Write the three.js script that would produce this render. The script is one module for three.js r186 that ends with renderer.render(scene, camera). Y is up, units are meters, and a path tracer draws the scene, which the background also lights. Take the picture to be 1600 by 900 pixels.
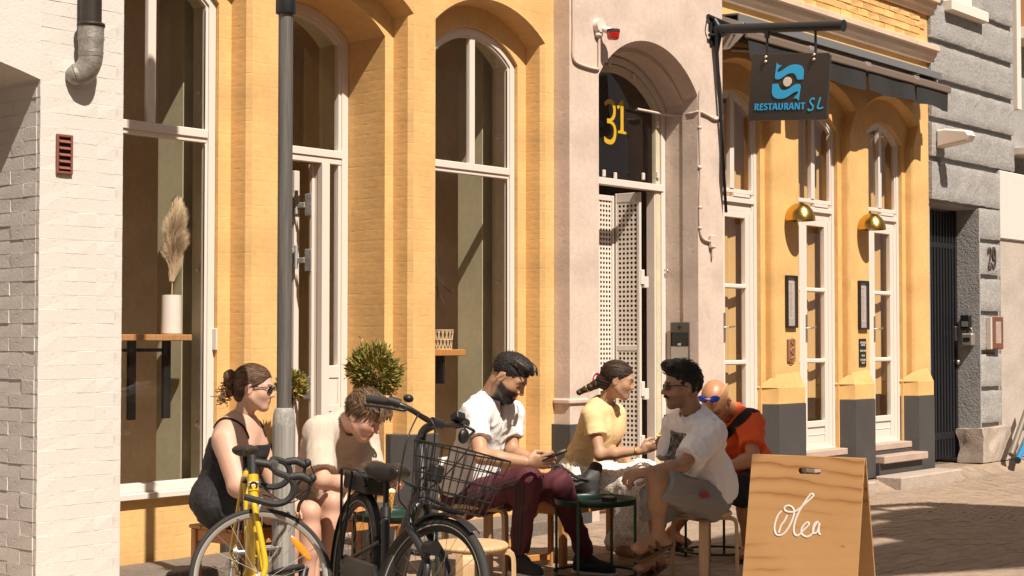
import * as THREE from 'three';
import { mergeGeometries, mergeVertices, toCreasedNormals } from 'three/addons/utils/BufferGeometryUtils.js';
import { RoundedBoxGeometry } from 'three/addons/geometries/RoundedBoxGeometry.js';
import { FontLoader } from 'three/addons/loaders/FontLoader.js';
import { TextGeometry } from 'three/addons/geometries/TextGeometry.js';

// ---------------------------------------------------------------- camera, sky, sun, exposure
const scene = new THREE.Scene();
const camera = new THREE.PerspectiveCamera(20.815, 16 / 9, 0.1, 400);
camera.position.set(-16.5, 1.45, 7.76);
const YAW = Math.atan(2080 / 2450), PITCH = Math.atan(80 / 2450);
const FWD = new THREE.Vector3(Math.cos(YAW) * Math.cos(PITCH), Math.sin(PITCH), -Math.sin(YAW) * Math.cos(PITCH));
camera.lookAt(camera.position.clone().add(FWD));
camera.updateMatrixWorld(true);
scene.add(camera);
const SUN_TO = new THREE.Vector3(-0.3, 1.35, 1.0).normalize();
{
  // hazy summer sky, computed: air only
  const W = 256, H = 128, d = new Float32Array(W * H * 4);
  for (let j = 0; j < H; j++) for (let i = 0; i < W; i++) {
    const el = ((j + 0.5) / H - 0.5) * Math.PI, az = ((i + 0.5) / W - 0.5) * 2 * Math.PI;
    const v = new THREE.Vector3(Math.cos(el) * Math.cos(az), Math.sin(el), Math.cos(el) * Math.sin(az));
    const h = Math.max(0, v.y), g = Math.pow(1 - h, 3), c = Math.max(0, v.dot(SUN_TO));
    const aur = 0.8 * Math.pow(c, 12);
    const k = 4 * (j * W + i);
    d[k] = 0.40 + 0.42 * g + aur; d[k + 1] = 0.44 + 0.32 * g + aur * 0.9; d[k + 2] = 0.52 + 0.18 * g + aur * 0.75; d[k + 3] = 1;
    if (v.y < 0) { d[k] = 0.42; d[k + 1] = 0.36; d[k + 2] = 0.3; }
  }
  const sky = new THREE.DataTexture(d, W, H, THREE.RGBAFormat, THREE.FloatType);
  sky.mapping = THREE.EquirectangularReflectionMapping; sky.magFilter = THREE.LinearFilter; sky.needsUpdate = true;
  scene.background = sky; scene.environment = sky;
  scene.backgroundIntensity = 0.32; scene.environmentIntensity = 0.32;
}
const sun = new THREE.DirectionalLight(new THREE.Color().setRGB(1, 0.885, 0.755), 4.6);
sun.target.position.set(-7, 1, 1); sun.position.copy(sun.target.position).addScaledVector(SUN_TO, 40);
sun.castShadow = true; sun.shadow.mapSize.set(4096, 4096);
Object.assign(sun.shadow.camera, { left: -16, right: 16, top: 16, bottom: -16, near: 1, far: 90 });
scene.add(sun, sun.target);
const renderer = new THREE.WebGLRenderer({ antialias: true });
renderer.toneMapping = THREE.LinearToneMapping;
renderer.toneMappingExposure = 1.6;
renderer.shadowMap.enabled = true;

// ---------------------------------------------------------------- small helpers
function rngOf(seed) { let a = seed >>> 0; return () => { a = (a + 0x6D2B79F5) >>> 0; let t = a; t = Math.imul(t ^ (t >>> 15), t | 1); t ^= t + Math.imul(t ^ (t >>> 7), t | 61); return ((t ^ (t >>> 14)) >>> 0) / 4294967296; }; }
const rnd = rngOf(7);
const V = (x, y, z) => new THREE.Vector3(x, y, z);
const lerp = (a, b, t) => a + (b - a) * t, clamp = (x, a = 0, b = 1) => Math.min(b, Math.max(a, x));
const sstep = (a, b, x) => { const t = clamp((x - a) / (b - a)); return t * t * (3 - 2 * t); };
function hash3(i, j, k) { let h = Math.imul(i, 374761393) + Math.imul(j, 668265263) + Math.imul(k, 2147483647 ^ 0x5bd1e995); h = Math.imul(h ^ (h >>> 13), 1274126177); return ((h ^ (h >>> 16)) >>> 0) / 4294967296; }
function vn(x, y, z, p = 0) { // value noise, optionally periodic
  const i = Math.floor(x), j = Math.floor(y), k = Math.floor(z), fx = x - i, fy = y - j, fz = z - k;
  const u = fx * fx * (3 - 2 * fx), v = fy * fy * (3 - 2 * fy), w = fz * fz * (3 - 2 * fz);
  const m = p ? (a) => ((a % p) + p) % p : (a) => a;
  const h = (a, b, c) => hash3(m(i + a), m(j + b), k + c);
  return lerp(lerp(lerp(h(0, 0, 0), h(1, 0, 0), u), lerp(h(0, 1, 0), h(1, 1, 0), u), v), lerp(lerp(h(0, 0, 1), h(1, 0, 1), u), lerp(h(0, 1, 1), h(1, 1, 1), u), v), w);
}
function fbm(x, y, z, o = 4, p = 0) { let s = 0, a = 0.5, t = 0; for (let n = 0; n < o; n++) { s += a * vn(x, y, z + n * 17, p); t += a; a *= 0.5; x *= 2; y *= 2; z *= 2; p *= 2; } return s / t; }
const C = (r, g, b) => new THREE.Color().setRGB(r, g, b);

// names: a repeat takes the next three-digit number
const used = {};
function numbered(n) { const c = used[n] = (used[n] ?? -1) + 1; return c ? `${n}_${String(c).padStart(3, '0')}` : n; }
function shade(o) { o.castShadow = true; o.receiveShadow = true; return o; }
function thing(name, label, category, pos = [0, 0, 0], group) {
  const o = new THREE.Group(); o.name = numbered(name); o.position.set(...pos); o.userData = { label, category };
  if (group) o.userData.group = group;
  scene.add(o); return o;
}
// one named mesh from geometries; parent children are in the parent's own axes
function obj(name, geos, mat, parent, label) {
  const list = (Array.isArray(geos) ? geos : [geos]).map((g) => clean(g));
  const m = shade(new THREE.Mesh(list.length > 1 ? mergeGeometries(list) : list[0], mat));
  m.name = parent ? name : numbered(name);
  if (label) m.userData.label = label;
  (parent || scene).add(m); return m;
}
const each = (name, geos, mat, parent, label) => geos.map((g) => obj(name, g, mat, parent, label));
function solo(name, geos, mat, label, category, group) { const m = obj(name, geos, mat, null, label); m.userData.category = category; if (group) m.userData.group = group; return m; }
function struct(name, geos, mat) { const m = obj(name, geos, mat); m.userData.kind = 'structure'; return m; }
function clean(g) { // plain position/normal/uv triangles, so that everything merges
  if (g.userData.clean) return g;
  let o = g.index ? g.toNonIndexed() : g;
  if (!o.attributes.normal) o.computeVertexNormals();
  if (!o.attributes.uv) o = uvm(o);
  for (const k of Object.keys(o.attributes)) if (!['position', 'normal', 'uv', 'color'].includes(k)) o.deleteAttribute(k);
  o.morphAttributes = {}; o.userData.clean = true; return o;
}
function uvm(g, flip = false) { // uv in metres from the dominant axis of each face
  const o = g.index ? g.toNonIndexed() : g; if (!o.attributes.normal) o.computeVertexNormals();
  const p = o.attributes.position, uv = new Float32Array(p.count * 2), a = V(), b = V(), c = V(), n = V();
  for (let i = 0; i < p.count; i += 3) {
    a.fromBufferAttribute(p, i); b.fromBufferAttribute(p, i + 1); c.fromBufferAttribute(p, i + 2);
    n.crossVectors(b.clone().sub(a), c.clone().sub(a)); const x = Math.abs(n.x), y = Math.abs(n.y), z = Math.abs(n.z);
    [a, b, c].forEach((q, k) => { let u, v; if (x >= y && x >= z) { u = q.z; v = q.y; } else if (y >= z) { u = q.x; v = q.z; } else { u = q.x; v = q.y; } if (flip) [u, v] = [v, u]; uv[2 * (i + k)] = u; uv[2 * (i + k) + 1] = v; });
  }
  o.setAttribute('uv', new THREE.BufferAttribute(uv, 2)); return o;
}
const flat = (g) => { const o = g.index ? g.toNonIndexed() : g; o.computeVertexNormals(); return o; };
const crease = (g, a = 0.6) => toCreasedNormals(g, a);
// box given by its limits, bevelled
function bx(x0, x1, y0, y1, z0, z1, r = 0.004) {
  const w = x1 - x0, h = y1 - y0, d = z1 - z0; r = Math.min(r, w / 2.2, h / 2.2, d / 2.2);
  const g = r > 0 ? bevelBox(w, h, d, r) : new THREE.BoxGeometry(w, h, d).toNonIndexed();
  g.translate((x0 + x1) / 2, (y0 + y1) / 2, (z0 + z1) / 2); return uvm(g);
}
function bevelBox(w, h, d, r) { // box with one chamfer along its edges (44 triangles)
  const X = w / 2, Y = h / 2, Z = d / 2, pos = [];
  const quad = (a, b, c, e) => pos.push(...a, ...b, ...c, ...a, ...c, ...e), tri = (a, b, c) => pos.push(...a, ...b, ...c);
  for (const s of [-1, 1]) {
    const q = (L) => (s > 0 ? L : L.reverse());
    quad(...q([[s * X, -Y + r, Z - r], [s * X, -Y + r, -Z + r], [s * X, Y - r, -Z + r], [s * X, Y - r, Z - r]]));
    quad(...q([[-X + r, s * Y, Z - r], [X - r, s * Y, Z - r], [X - r, s * Y, -Z + r], [-X + r, s * Y, -Z + r]]));
    quad(...q([[-X + r, -Y + r, s * Z], [X - r, -Y + r, s * Z], [X - r, Y - r, s * Z], [-X + r, Y - r, s * Z]]));
  }
  for (const s of [-1, 1]) for (const t of [-1, 1]) {
    const q = (L, m) => (m > 0 ? L : L.reverse());
    quad(...q([[-X + r, s * Y, t * (Z - r)], [-X + r, s * (Y - r), t * Z], [X - r, s * (Y - r), t * Z], [X - r, s * Y, t * (Z - r)]], s * t));
    quad(...q([[s * X, -Y + r, t * (Z - r)], [s * X, Y - r, t * (Z - r)], [s * (X - r), Y - r, t * Z], [s * (X - r), -Y + r, t * Z]], s * t));
    quad(...q([[s * X, t * (Y - r), -Z + r], [s * (X - r), t * Y, -Z + r], [s * (X - r), t * Y, Z - r], [s * X, t * (Y - r), Z - r]], s * t));
    for (const u of [-1, 1]) tri(...q([[s * X, t * (Y - r), u * (Z - r)], [s * (X - r), t * Y, u * (Z - r)], [s * (X - r), t * (Y - r), u * Z]], s * t * u));
  }
  const g = new THREE.BufferGeometry(); g.setAttribute('position', new THREE.Float32BufferAttribute(pos, 3)); g.computeVertexNormals(); return g;
}
const AX = V(0, 1, 0);
function bar(a, b, r, r2 = r, n = 10, caps = true) { // round bar from a to b
  const d = b.clone().sub(a), L = d.length(), g = new THREE.CylinderGeometry(r2, r, L, n, 1, !caps);
  g.applyQuaternion(new THREE.Quaternion().setFromUnitVectors(AX, d.normalize())); g.translate(...a.clone().add(b).multiplyScalar(0.5)); return g;
}
function plank(a, b, w, t, upv, r = 0.003) { // rectangular bar from a to b: w across, t along upv
  const y = b.clone().sub(a), L = y.length(); y.normalize(); const x = new THREE.Vector3().crossVectors(y, upv).normalize(), z = new THREE.Vector3().crossVectors(x, y);
  const g = uvm(r > 0 ? bevelBox(w, L, t, Math.min(r, w / 2.2, t / 2.2)) : new THREE.BoxGeometry(w, L, t).toNonIndexed());
  g.applyMatrix4(new THREE.Matrix4().makeBasis(x, y, z).setPosition(a.clone().add(b).multiplyScalar(0.5))); return g;
}
function tube(pts, r, n = 8, seg, closed = false) { const c = new THREE.CatmullRomCurve3(pts, closed, 'catmullrom', 0.5); return new THREE.TubeGeometry(c, seg || pts.length * 6, r, n, closed); }
const ball = (p, r, n = 12) => new THREE.SphereGeometry(r, n, Math.ceil(n * 0.7)).translate(p.x, p.y, p.z);
// a shape in the x-y plane given by points, thickness t behind z
function slab(pts, z0, z1, holes = [], bevel = 0) {
  const s = new THREE.Shape(pts.map((p) => new THREE.Vector2(...p)));
  for (const h of holes) s.holes.push(new THREE.Path(h.map((p) => new THREE.Vector2(...p))));
  const g = new THREE.ExtrudeGeometry(s, { depth: z1 - z0 - 2 * bevel, bevelEnabled: bevel > 0, bevelSize: bevel, bevelThickness: bevel, bevelSegments: 1, bevelOffset: -bevel, curveSegments: 12 });
  g.translate(0, 0, z0 + bevel); return uvm(g);
}
// outline of an opening: bottom left, bottom right, up, segmental arch, down. Counter-clockwise.
function arch(cx, half, y0, ys, rise, n = 24) {
  const R = (half * half + rise * rise) / (2 * rise), cy = ys + rise - R, a0 = Math.asin(half / R), p = [[cx - half, y0], [cx + half, y0]];
  for (let i = 0; i <= n; i++) { const a = lerp(a0, -a0, i / n); p.push([cx + R * Math.sin(a), cy + R * Math.cos(a)]); }
  return p;
}
// skin between outlines of equal count, each at its z (faces look into the opening)
function loft(outs, skipBottom = true) {
  const pos = [];
  for (let k = 0; k + 1 < outs.length; k++) {
    const [A, za] = outs[k], [B, zb] = outs[k + 1], n = A.length;
    for (let i = skipBottom ? 1 : 0; i < n; i++) { const j = (i + 1) % n; const a = [...A[i], za], b = [...A[j], za], c = [...B[j], zb], d = [...B[i], zb]; pos.push(...a, ...b, ...c, ...a, ...c, ...d); }
  }
  const g = new THREE.BufferGeometry(); g.setAttribute('position', new THREE.Float32BufferAttribute(pos, 3)); g.computeVertexNormals();
  return uvm(crease(g, 0.5));
}
// ring frame between two outlines, from z0 to z1 (both must have equal counts)
function ring(outer, inner, z0, z1, bottom = true) { return slab(outer, z0, z1, [inner.slice().reverse()]); }

// ---------------------------------------------------------------- textures (computed)
function dataTex(n, m, fn, srgb = false) {
  const d = new Uint8Array(n * m * 4);
  for (let j = 0; j < m; j++) for (let i = 0; i < n; i++) { const c = fn(i / n, j / m, i, j), k = 4 * (j * n + i); if (typeof c === 'number') { d[k] = d[k + 1] = d[k + 2] = clamp(c) * 255; d[k + 3] = 255; } else { d[k] = clamp(c[0]) * 255; d[k + 1] = clamp(c[1]) * 255; d[k + 2] = clamp(c[2]) * 255; d[k + 3] = c.length > 3 ? clamp(c[3]) * 255 : 255; } }
  const t = new THREE.DataTexture(d, n, m, THREE.RGBAFormat); t.wrapS = t.wrapT = THREE.RepeatWrapping; t.magFilter = THREE.LinearFilter; t.minFilter = THREE.LinearMipmapLinearFilter; t.generateMipmaps = true;
  if (srgb) t.colorSpace = THREE.SRGBColorSpace; t.needsUpdate = true; return t;
}
function rep(t, u, v = u) { const c = t.clone(); c.repeat.set(u, v); c.needsUpdate = true; return c; }
// multiply maps: tint around 1 (stored as value), periodic; u,v in 0..1
const T = {};
T.patch = dataTex(256, 256, (u, v) => { const a = fbm(u * 4, v * 4, 3, 4, 4), b = fbm(u * 32, v * 32, 9, 3, 32); const s = fbm(u * 14, v * 3, 14, 3, 1), d = fbm(u * 11, v * 11, 17, 4, 11); return 0.82 + 0.24 * (a - 0.5) + 0.12 * (b - 0.5) + 0.12 * (s - 0.5) - 0.35 * Math.max(0, d - 0.66); });
T.plaster = dataTex(512, 512, (u, v) => { const a = fbm(u * 6, v * 6, 1, 5, 6), b = fbm(u * 64, v * 64, 5, 3, 64), s = fbm(u * 20, v * 20, 8, 2, 20); return 0.35 * a + 0.35 * b + (s > 0.7 ? -(s - 0.7) * 1.2 : 0) + 0.15; });
// old brickwork under many coats of paint: 4 bricks x 12 courses per metre (0.924 m)
T.painted = dataTex(512, 512, (u, v) => {
  const row = Math.floor(v * 12), fy = v * 12 - row, wob = 0.2 * (fbm(u * 8, row * 0.37, 2, 3, 8) - 0.5), uu = u * 4 + (row % 2) * 0.5 + 0.04 * (hash3(row, 3, 5) - 0.5), bi = Math.floor(uu), fx = uu - bi;
  const dy = Math.min(fy + wob, 1 - fy - wob), dx = Math.min(fx, 1 - fx) * 3.2, some = sstep(0.35, 0.65, fbm(u * 5, v * 9, 21, 3, 1));
  const e = sstep(0.0, 0.2, dy) * (0.75 + 0.25 * sstep(0.0, 0.14, dx)), lump = fbm(u * 10, v * 30, 4, 4, 2), fine = fbm(u * 90, v * 90, 7, 2, 90);
  const crack = sstep(0.63, 0.7, fbm(u * 9, row * 1.7 + (dy < 0.06 ? 0.5 : 9), 11, 3)) * (dy < 0.05 ? 1 : 0);
  return 0.45 - 0.1 * (1 - e) * (0.3 + 0.7 * some) + 0.5 * (lump - 0.5) + 0.12 * (fine - 0.5) - crack * 0.25;
});
T.stone = dataTex(512, 512, (u, v) => { const a = fbm(u * 8, v * 8, 2, 4, 8), b = fbm(u * 48, v * 48, 5, 3, 48), c = vn(u * 120, v * 120, 3, 120); return 0.25 * a + 0.5 * b + 0.25 * c; });
T.stoneC = dataTex(512, 512, (u, v) => { const b = fbm(u * 40, v * 40, 5, 3, 40), c = vn(u * 150, v * 150, 3, 150), a = fbm(u * 5, v * 5, 2, 3, 5), k = 0.76 + 0.36 * (b - 0.5) + 0.2 * (c - 0.5) + 0.2 * (a - 0.5); return [k, k * 0.985, k * 0.97]; });
T.fine = dataTex(256, 256, (u, v) => fbm(u * 40, v * 40, 3, 3, 40));
T.weave = dataTex(128, 128, (u, v) => 0.5 + 0.25 * Math.sin(u * Math.PI * 64) * Math.sin(v * Math.PI * 64) + 0.25 * (vn(u * 32, v * 32, 1, 32) - 0.5));
T.cloth = dataTex(256, 256, (u, v) => 0.5 + 0.5 * (fbm(u * 9 + 0.8 * vn(u * 4, v * 4, 9, 4), v * 5, 2, 3, 1) - 0.5) + 0.15 * (vn(u * 128, v * 128, 1, 128) - 0.5));
T.grain = dataTex(256, 512, (u, v) => { const w = fbm(u * 3, v * 2, 1, 3, 1), a = fbm(u * 26 + w * 3, v * 1.5, 4, 3, 0), b = vn(u * 120, v * 6, 7); return 0.82 + 0.30 * (a - 0.5) + 0.12 * (b - 0.5); });
T.galv = dataTex(256, 256, (u, v) => { const a = fbm(u * 18, v * 18, 2, 3, 18), b = fbm(u * 5, v * 5, 6, 3, 5), s = fbm(u * 50, v * 3, 8, 2, 1); return 0.62 + 0.45 * (a - 0.5) + 0.35 * (b - 0.5) + 0.2 * (s - 0.5); });

T.speck = dataTex(512, 512, (u, v) => { const d = fbm(u * 24, v * 24, 3, 3, 24), big = fbm(u * 7, v * 9, 9, 4, 1), s = sstep(0.78, 0.84, d) * sstep(0.52, 0.62, big); return 0.97 + 0.09 * (big - 0.5) - 0.1 * s; });
const M = (o) => new THREE.MeshStandardMaterial(Object.assign({ roughness: 0.8 }, o));
const P = (o) => new THREE.MeshPhysicalMaterial(Object.assign({ roughness: 0.5 }, o));
const glass = P({ color: 0xffffff, roughness: 0.0, transmission: 1, thickness: 0, ior: 1.5, specularIntensity: 1 });
const MAT = {
  yellow: M({ color: C(0.83, 0.515, 0.205), map: T.patch, bumpMap: rep(T.painted, 1, 1 / 0.924), bumpScale: 0.0034, roughness: 0.75 }),
  yellowR: M({ color: C(0.83, 0.515, 0.2), map: T.patch, bumpMap: T.plaster, bumpScale: 0.002, roughness: 0.75 }),
  pink: M({ color: C(0.74, 0.595, 0.505), map: T.patch, bumpMap: T.plaster, bumpScale: 0.0028, roughness: 0.8 }),
  white: M({ color: C(0.63, 0.595, 0.56), map: T.speck, bumpMap: rep(T.plaster, 1.6), bumpScale: 0.0026, roughness: 0.75 }),
  mortar: M({ color: C(0.63, 0.595, 0.56), map: T.speck, bumpMap: rep(T.plaster, 1.6), bumpScale: 0.003, roughness: 0.85 }),
  plinth: M({ color: C(0.07, 0.065, 0.062), map: T.patch, bumpMap: T.plaster, bumpScale: 0.0025, roughness: 0.75 }),
  frame: M({ color: C(0.68, 0.61, 0.555), roughness: 0.45 }),
  frameGrey: M({ color: C(0.56, 0.49, 0.43), roughness: 0.5 }),
  cream: M({ color: C(0.72, 0.66, 0.46), map: T.patch, roughness: 0.7 }),
  room: M({ color: C(0.76, 0.62, 0.44), map: T.patch, roughness: 0.85 }),
  roomPale: M({ color: C(0.62, 0.56, 0.36), map: T.patch, roughness: 0.85 }),
  darkFloor: M({ color: C(0.52, 0.38, 0.25), roughness: 0.6 }),
  stone: M({ color: C(0.42, 0.413, 0.405), map: T.stoneC, bumpMap: T.stone, bumpScale: 0.009, roughness: 0.9 }),
  stoneSmooth: M({ color: C(0.38, 0.37, 0.36), map: T.patch, bumpMap: rep(T.stone, 1), bumpScale: 0.008, roughness: 0.9 }),
  granite: M({ color: C(0.52, 0.44, 0.38), map: rep(T.stoneC, 2), bumpMap: rep(T.stone, 2), bumpScale: 0.006, roughness: 0.85 }),
  sill: M({ color: C(0.5, 0.38, 0.31), map: T.patch, bumpMap: T.stone, bumpScale: 0.004, roughness: 0.8 }),
  black: M({ color: C(0.012, 0.012, 0.013), roughness: 0.45 }),
  blackSat: M({ color: C(0.018, 0.017, 0.017), roughness: 0.6 }),
  rubber: M({ color: C(0.02, 0.019, 0.018), roughness: 0.75, bumpMap: T.fine, bumpScale: 0.001 }),
  iron: M({ color: C(0.02, 0.022, 0.027), roughness: 0.4, metalness: 0.3 }),
  steel: M({ color: C(0.6, 0.58, 0.55), roughness: 0.3, metalness: 1 }),
  alu: M({ color: C(0.62, 0.58, 0.54), roughness: 0.4, metalness: 0.8 }),
  galv: M({ color: C(0.62, 0.62, 0.60), map: rep(T.galv, 3), roughness: 0.6, metalness: 0.35, bumpMap: rep(T.galv, 3), bumpScale: 0.001 }),
  brass: M({ color: C(0.62, 0.40, 0.10), roughness: 0.24, metalness: 1, bumpMap: rep(T.fine, 3), bumpScale: 0.0008 }),
};
const F = await new FontLoader().loadAsync('fonts/droid/droid_sans_bold.typeface.json');
const FR = await new FontLoader().loadAsync('fonts/droid/droid_sans_regular.typeface.json');
const FS = await new FontLoader().loadAsync('fonts/droid/droid_serif_bold.typeface.json');
function text(s, size, depth, font = F) { const g = new TextGeometry(s, { font, size, depth, curveSegments: 5, bevelEnabled: false }); g.computeBoundingBox(); const b = g.boundingBox; g.translate(-(b.min.x + b.max.x) / 2, -(b.min.y + b.max.y) / 2, 0); g.userData.w = b.max.x - b.min.x; return g; }
// a point seen from the photographer's place at (px, py) of the 1600-wide photograph, d metres along the view axis: used to survey positions
const RT = new THREE.Vector3(Math.sin(YAW), 0, Math.cos(YAW)), UPV = new THREE.Vector3().crossVectors(RT, FWD);
const J = (px, py, d) => camera.position.clone().addScaledVector(FWD, d).addScaledVector(RT, (px - 800) / 2450 * d).addScaledVector(UPV, (450 - py) / 2450 * d);
// ---------------------------------------------------------------- ground
{
  const dip = (x, z) => 0.1 * sstep(-4.6, -2.4, x) * sstep(0.02, 0.3, z), gx = []; // the pavement falls a little towards the street before the restaurant
  const g = new THREE.PlaneGeometry(30, 16, 150, 160).rotateX(-Math.PI / 2).translate(0, -0.014, 4), gp = g.attributes.position; for (let i = 0; i < gp.count; i++) gp.setY(i, -0.014 - dip(gp.getX(i), gp.getZ(i))); g.computeVertexNormals(); void gx;
  const ground = struct('pavement', uvm(g), M({ color: C(0.34, 0.26, 0.2), map: rep(T.stoneC, 1.5), bumpMap: T.stone, bumpScale: 0.01, roughness: 0.95 }));
  const far = new THREE.PlaneGeometry(200, 200).rotateX(-Math.PI / 2).translate(20, -0.13, 0); struct('street', uvm(far), M({ color: C(0.3, 0.235, 0.18), map: rep(T.stoneC, 1.5), roughness: 0.95 }));
  // small pavers of the foot path, laid in courses along the houses
  const r = rngOf(11), geos = [], pos = [], col = [];
  for (let j = 0; j < 62; j++) {
    const z0 = 0.06 + j * 0.104;
    for (let i = 0; i < 110; i++) {
      const x0 = -12.4 + i * 0.205 + (j % 2) * 0.1;
      if (x0 > 7 || x0 < -12.2 + 0.0 * j) continue;
      if (z0 > 5.2) continue;
      const y = -0.004 + 0.003 * (r() - 0.5) + 0.004 * Math.sin(x0 * 1.7 + z0) - dip(x0, z0), e = (z) => dip(x0, z0) - dip(x0, z), a = 0.0012, t = (r() - 0.5) * 0.003, u = (r() - 0.5) * 0.002, k = 0.92 + 0.16 * r(), w = 0.2044, d = 0.1034;
      const c = [0.385 * k, 0.295 * k * (0.98 + 0.04 * r()), 0.222 * k];
      const A = [[x0 + a, y + t + e(z0 + d), z0 + d - a], [x0 + w - a, y + t + u + e(z0 + d), z0 + d - a], [x0 + w - a, y + u, z0 + a], [x0 + a, y, z0 + a]], yb = y - 0.012, B = [[x0, yb + e(z0 + d), z0 + d], [x0 + w, yb + e(z0 + d), z0 + d], [x0 + w, yb, z0], [x0, yb, z0]];
      const q = (p, s, v, e) => { pos.push(...p, ...s, ...v, ...p, ...v, ...e); for (let n = 0; n < 6; n++) col.push(...c); };
      q(...A); for (let s = 0; s < 4; s++) { const n = (s + 1) % 4; q(B[s], B[n], A[n], A[s]); }
    }
  }
  const pg = new THREE.BufferGeometry(); pg.setAttribute('position', new THREE.Float32BufferAttribute(pos, 3)); pg.setAttribute('color', new THREE.Float32BufferAttribute(col, 3)); pg.computeVertexNormals();
  const p = obj('paver', uvm(pg), M({ color: 0xffffff, vertexColors: true, map: rep(T.stoneC, 2), bumpMap: rep(T.stone, 3), bumpScale: 0.004, roughness: 0.92 }), ground);
  p.userData.kind = 'stuff';
}
// shared pieces ------------------------------------------------------------
const jit = (g, a, seed) => { const r = rngOf(seed), p = g.attributes.position, seen = new Map(); for (let i = 0; i < p.count; i++) { const k = `${p.getX(i).toFixed(4)},${p.getY(i).toFixed(4)},${p.getZ(i).toFixed(4)}`; let o = seen.get(k); if (!o) seen.set(k, o = [(r() - 0.5) * a, (r() - 0.5) * a, (r() - 0.5) * a]); p.setXYZ(i, p.getX(i) + o[0], p.getY(i) + o[1], p.getZ(i) + o[2]); } g.computeVertexNormals(); return g; };
function brickSet(w, h, d, mats, n, seed, a = 0.007) { const L = []; for (let i = 0; i < n; i++) { const g = clean(uvm(jit(bevelBox(w, h, d, a < 0.005 ? 0.0014 : 0.005), a, seed + i))), t = g.attributes.uv; for (let k = 0; k < t.count; k++) t.setXY(k, t.getX(k) + 0.37 * i + 0.13 * seed, t.getY(k) + 0.61 * i + 0.29 * seed); L.push([g, mats[i % mats.length]]); }; return L; }
function placeBrick(set, k, x, y, z, ry, parent) { const [g, m] = set[k % set.length]; const b = shade(new THREE.Mesh(g, m)); b.name = 'brick'; b.position.set(x, y, z); b.rotation.y = ry; parent.add(b); return b; }
const tone = (m, k) => { const c = m.clone(); c.color.multiplyScalar(k); return c; };

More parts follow.
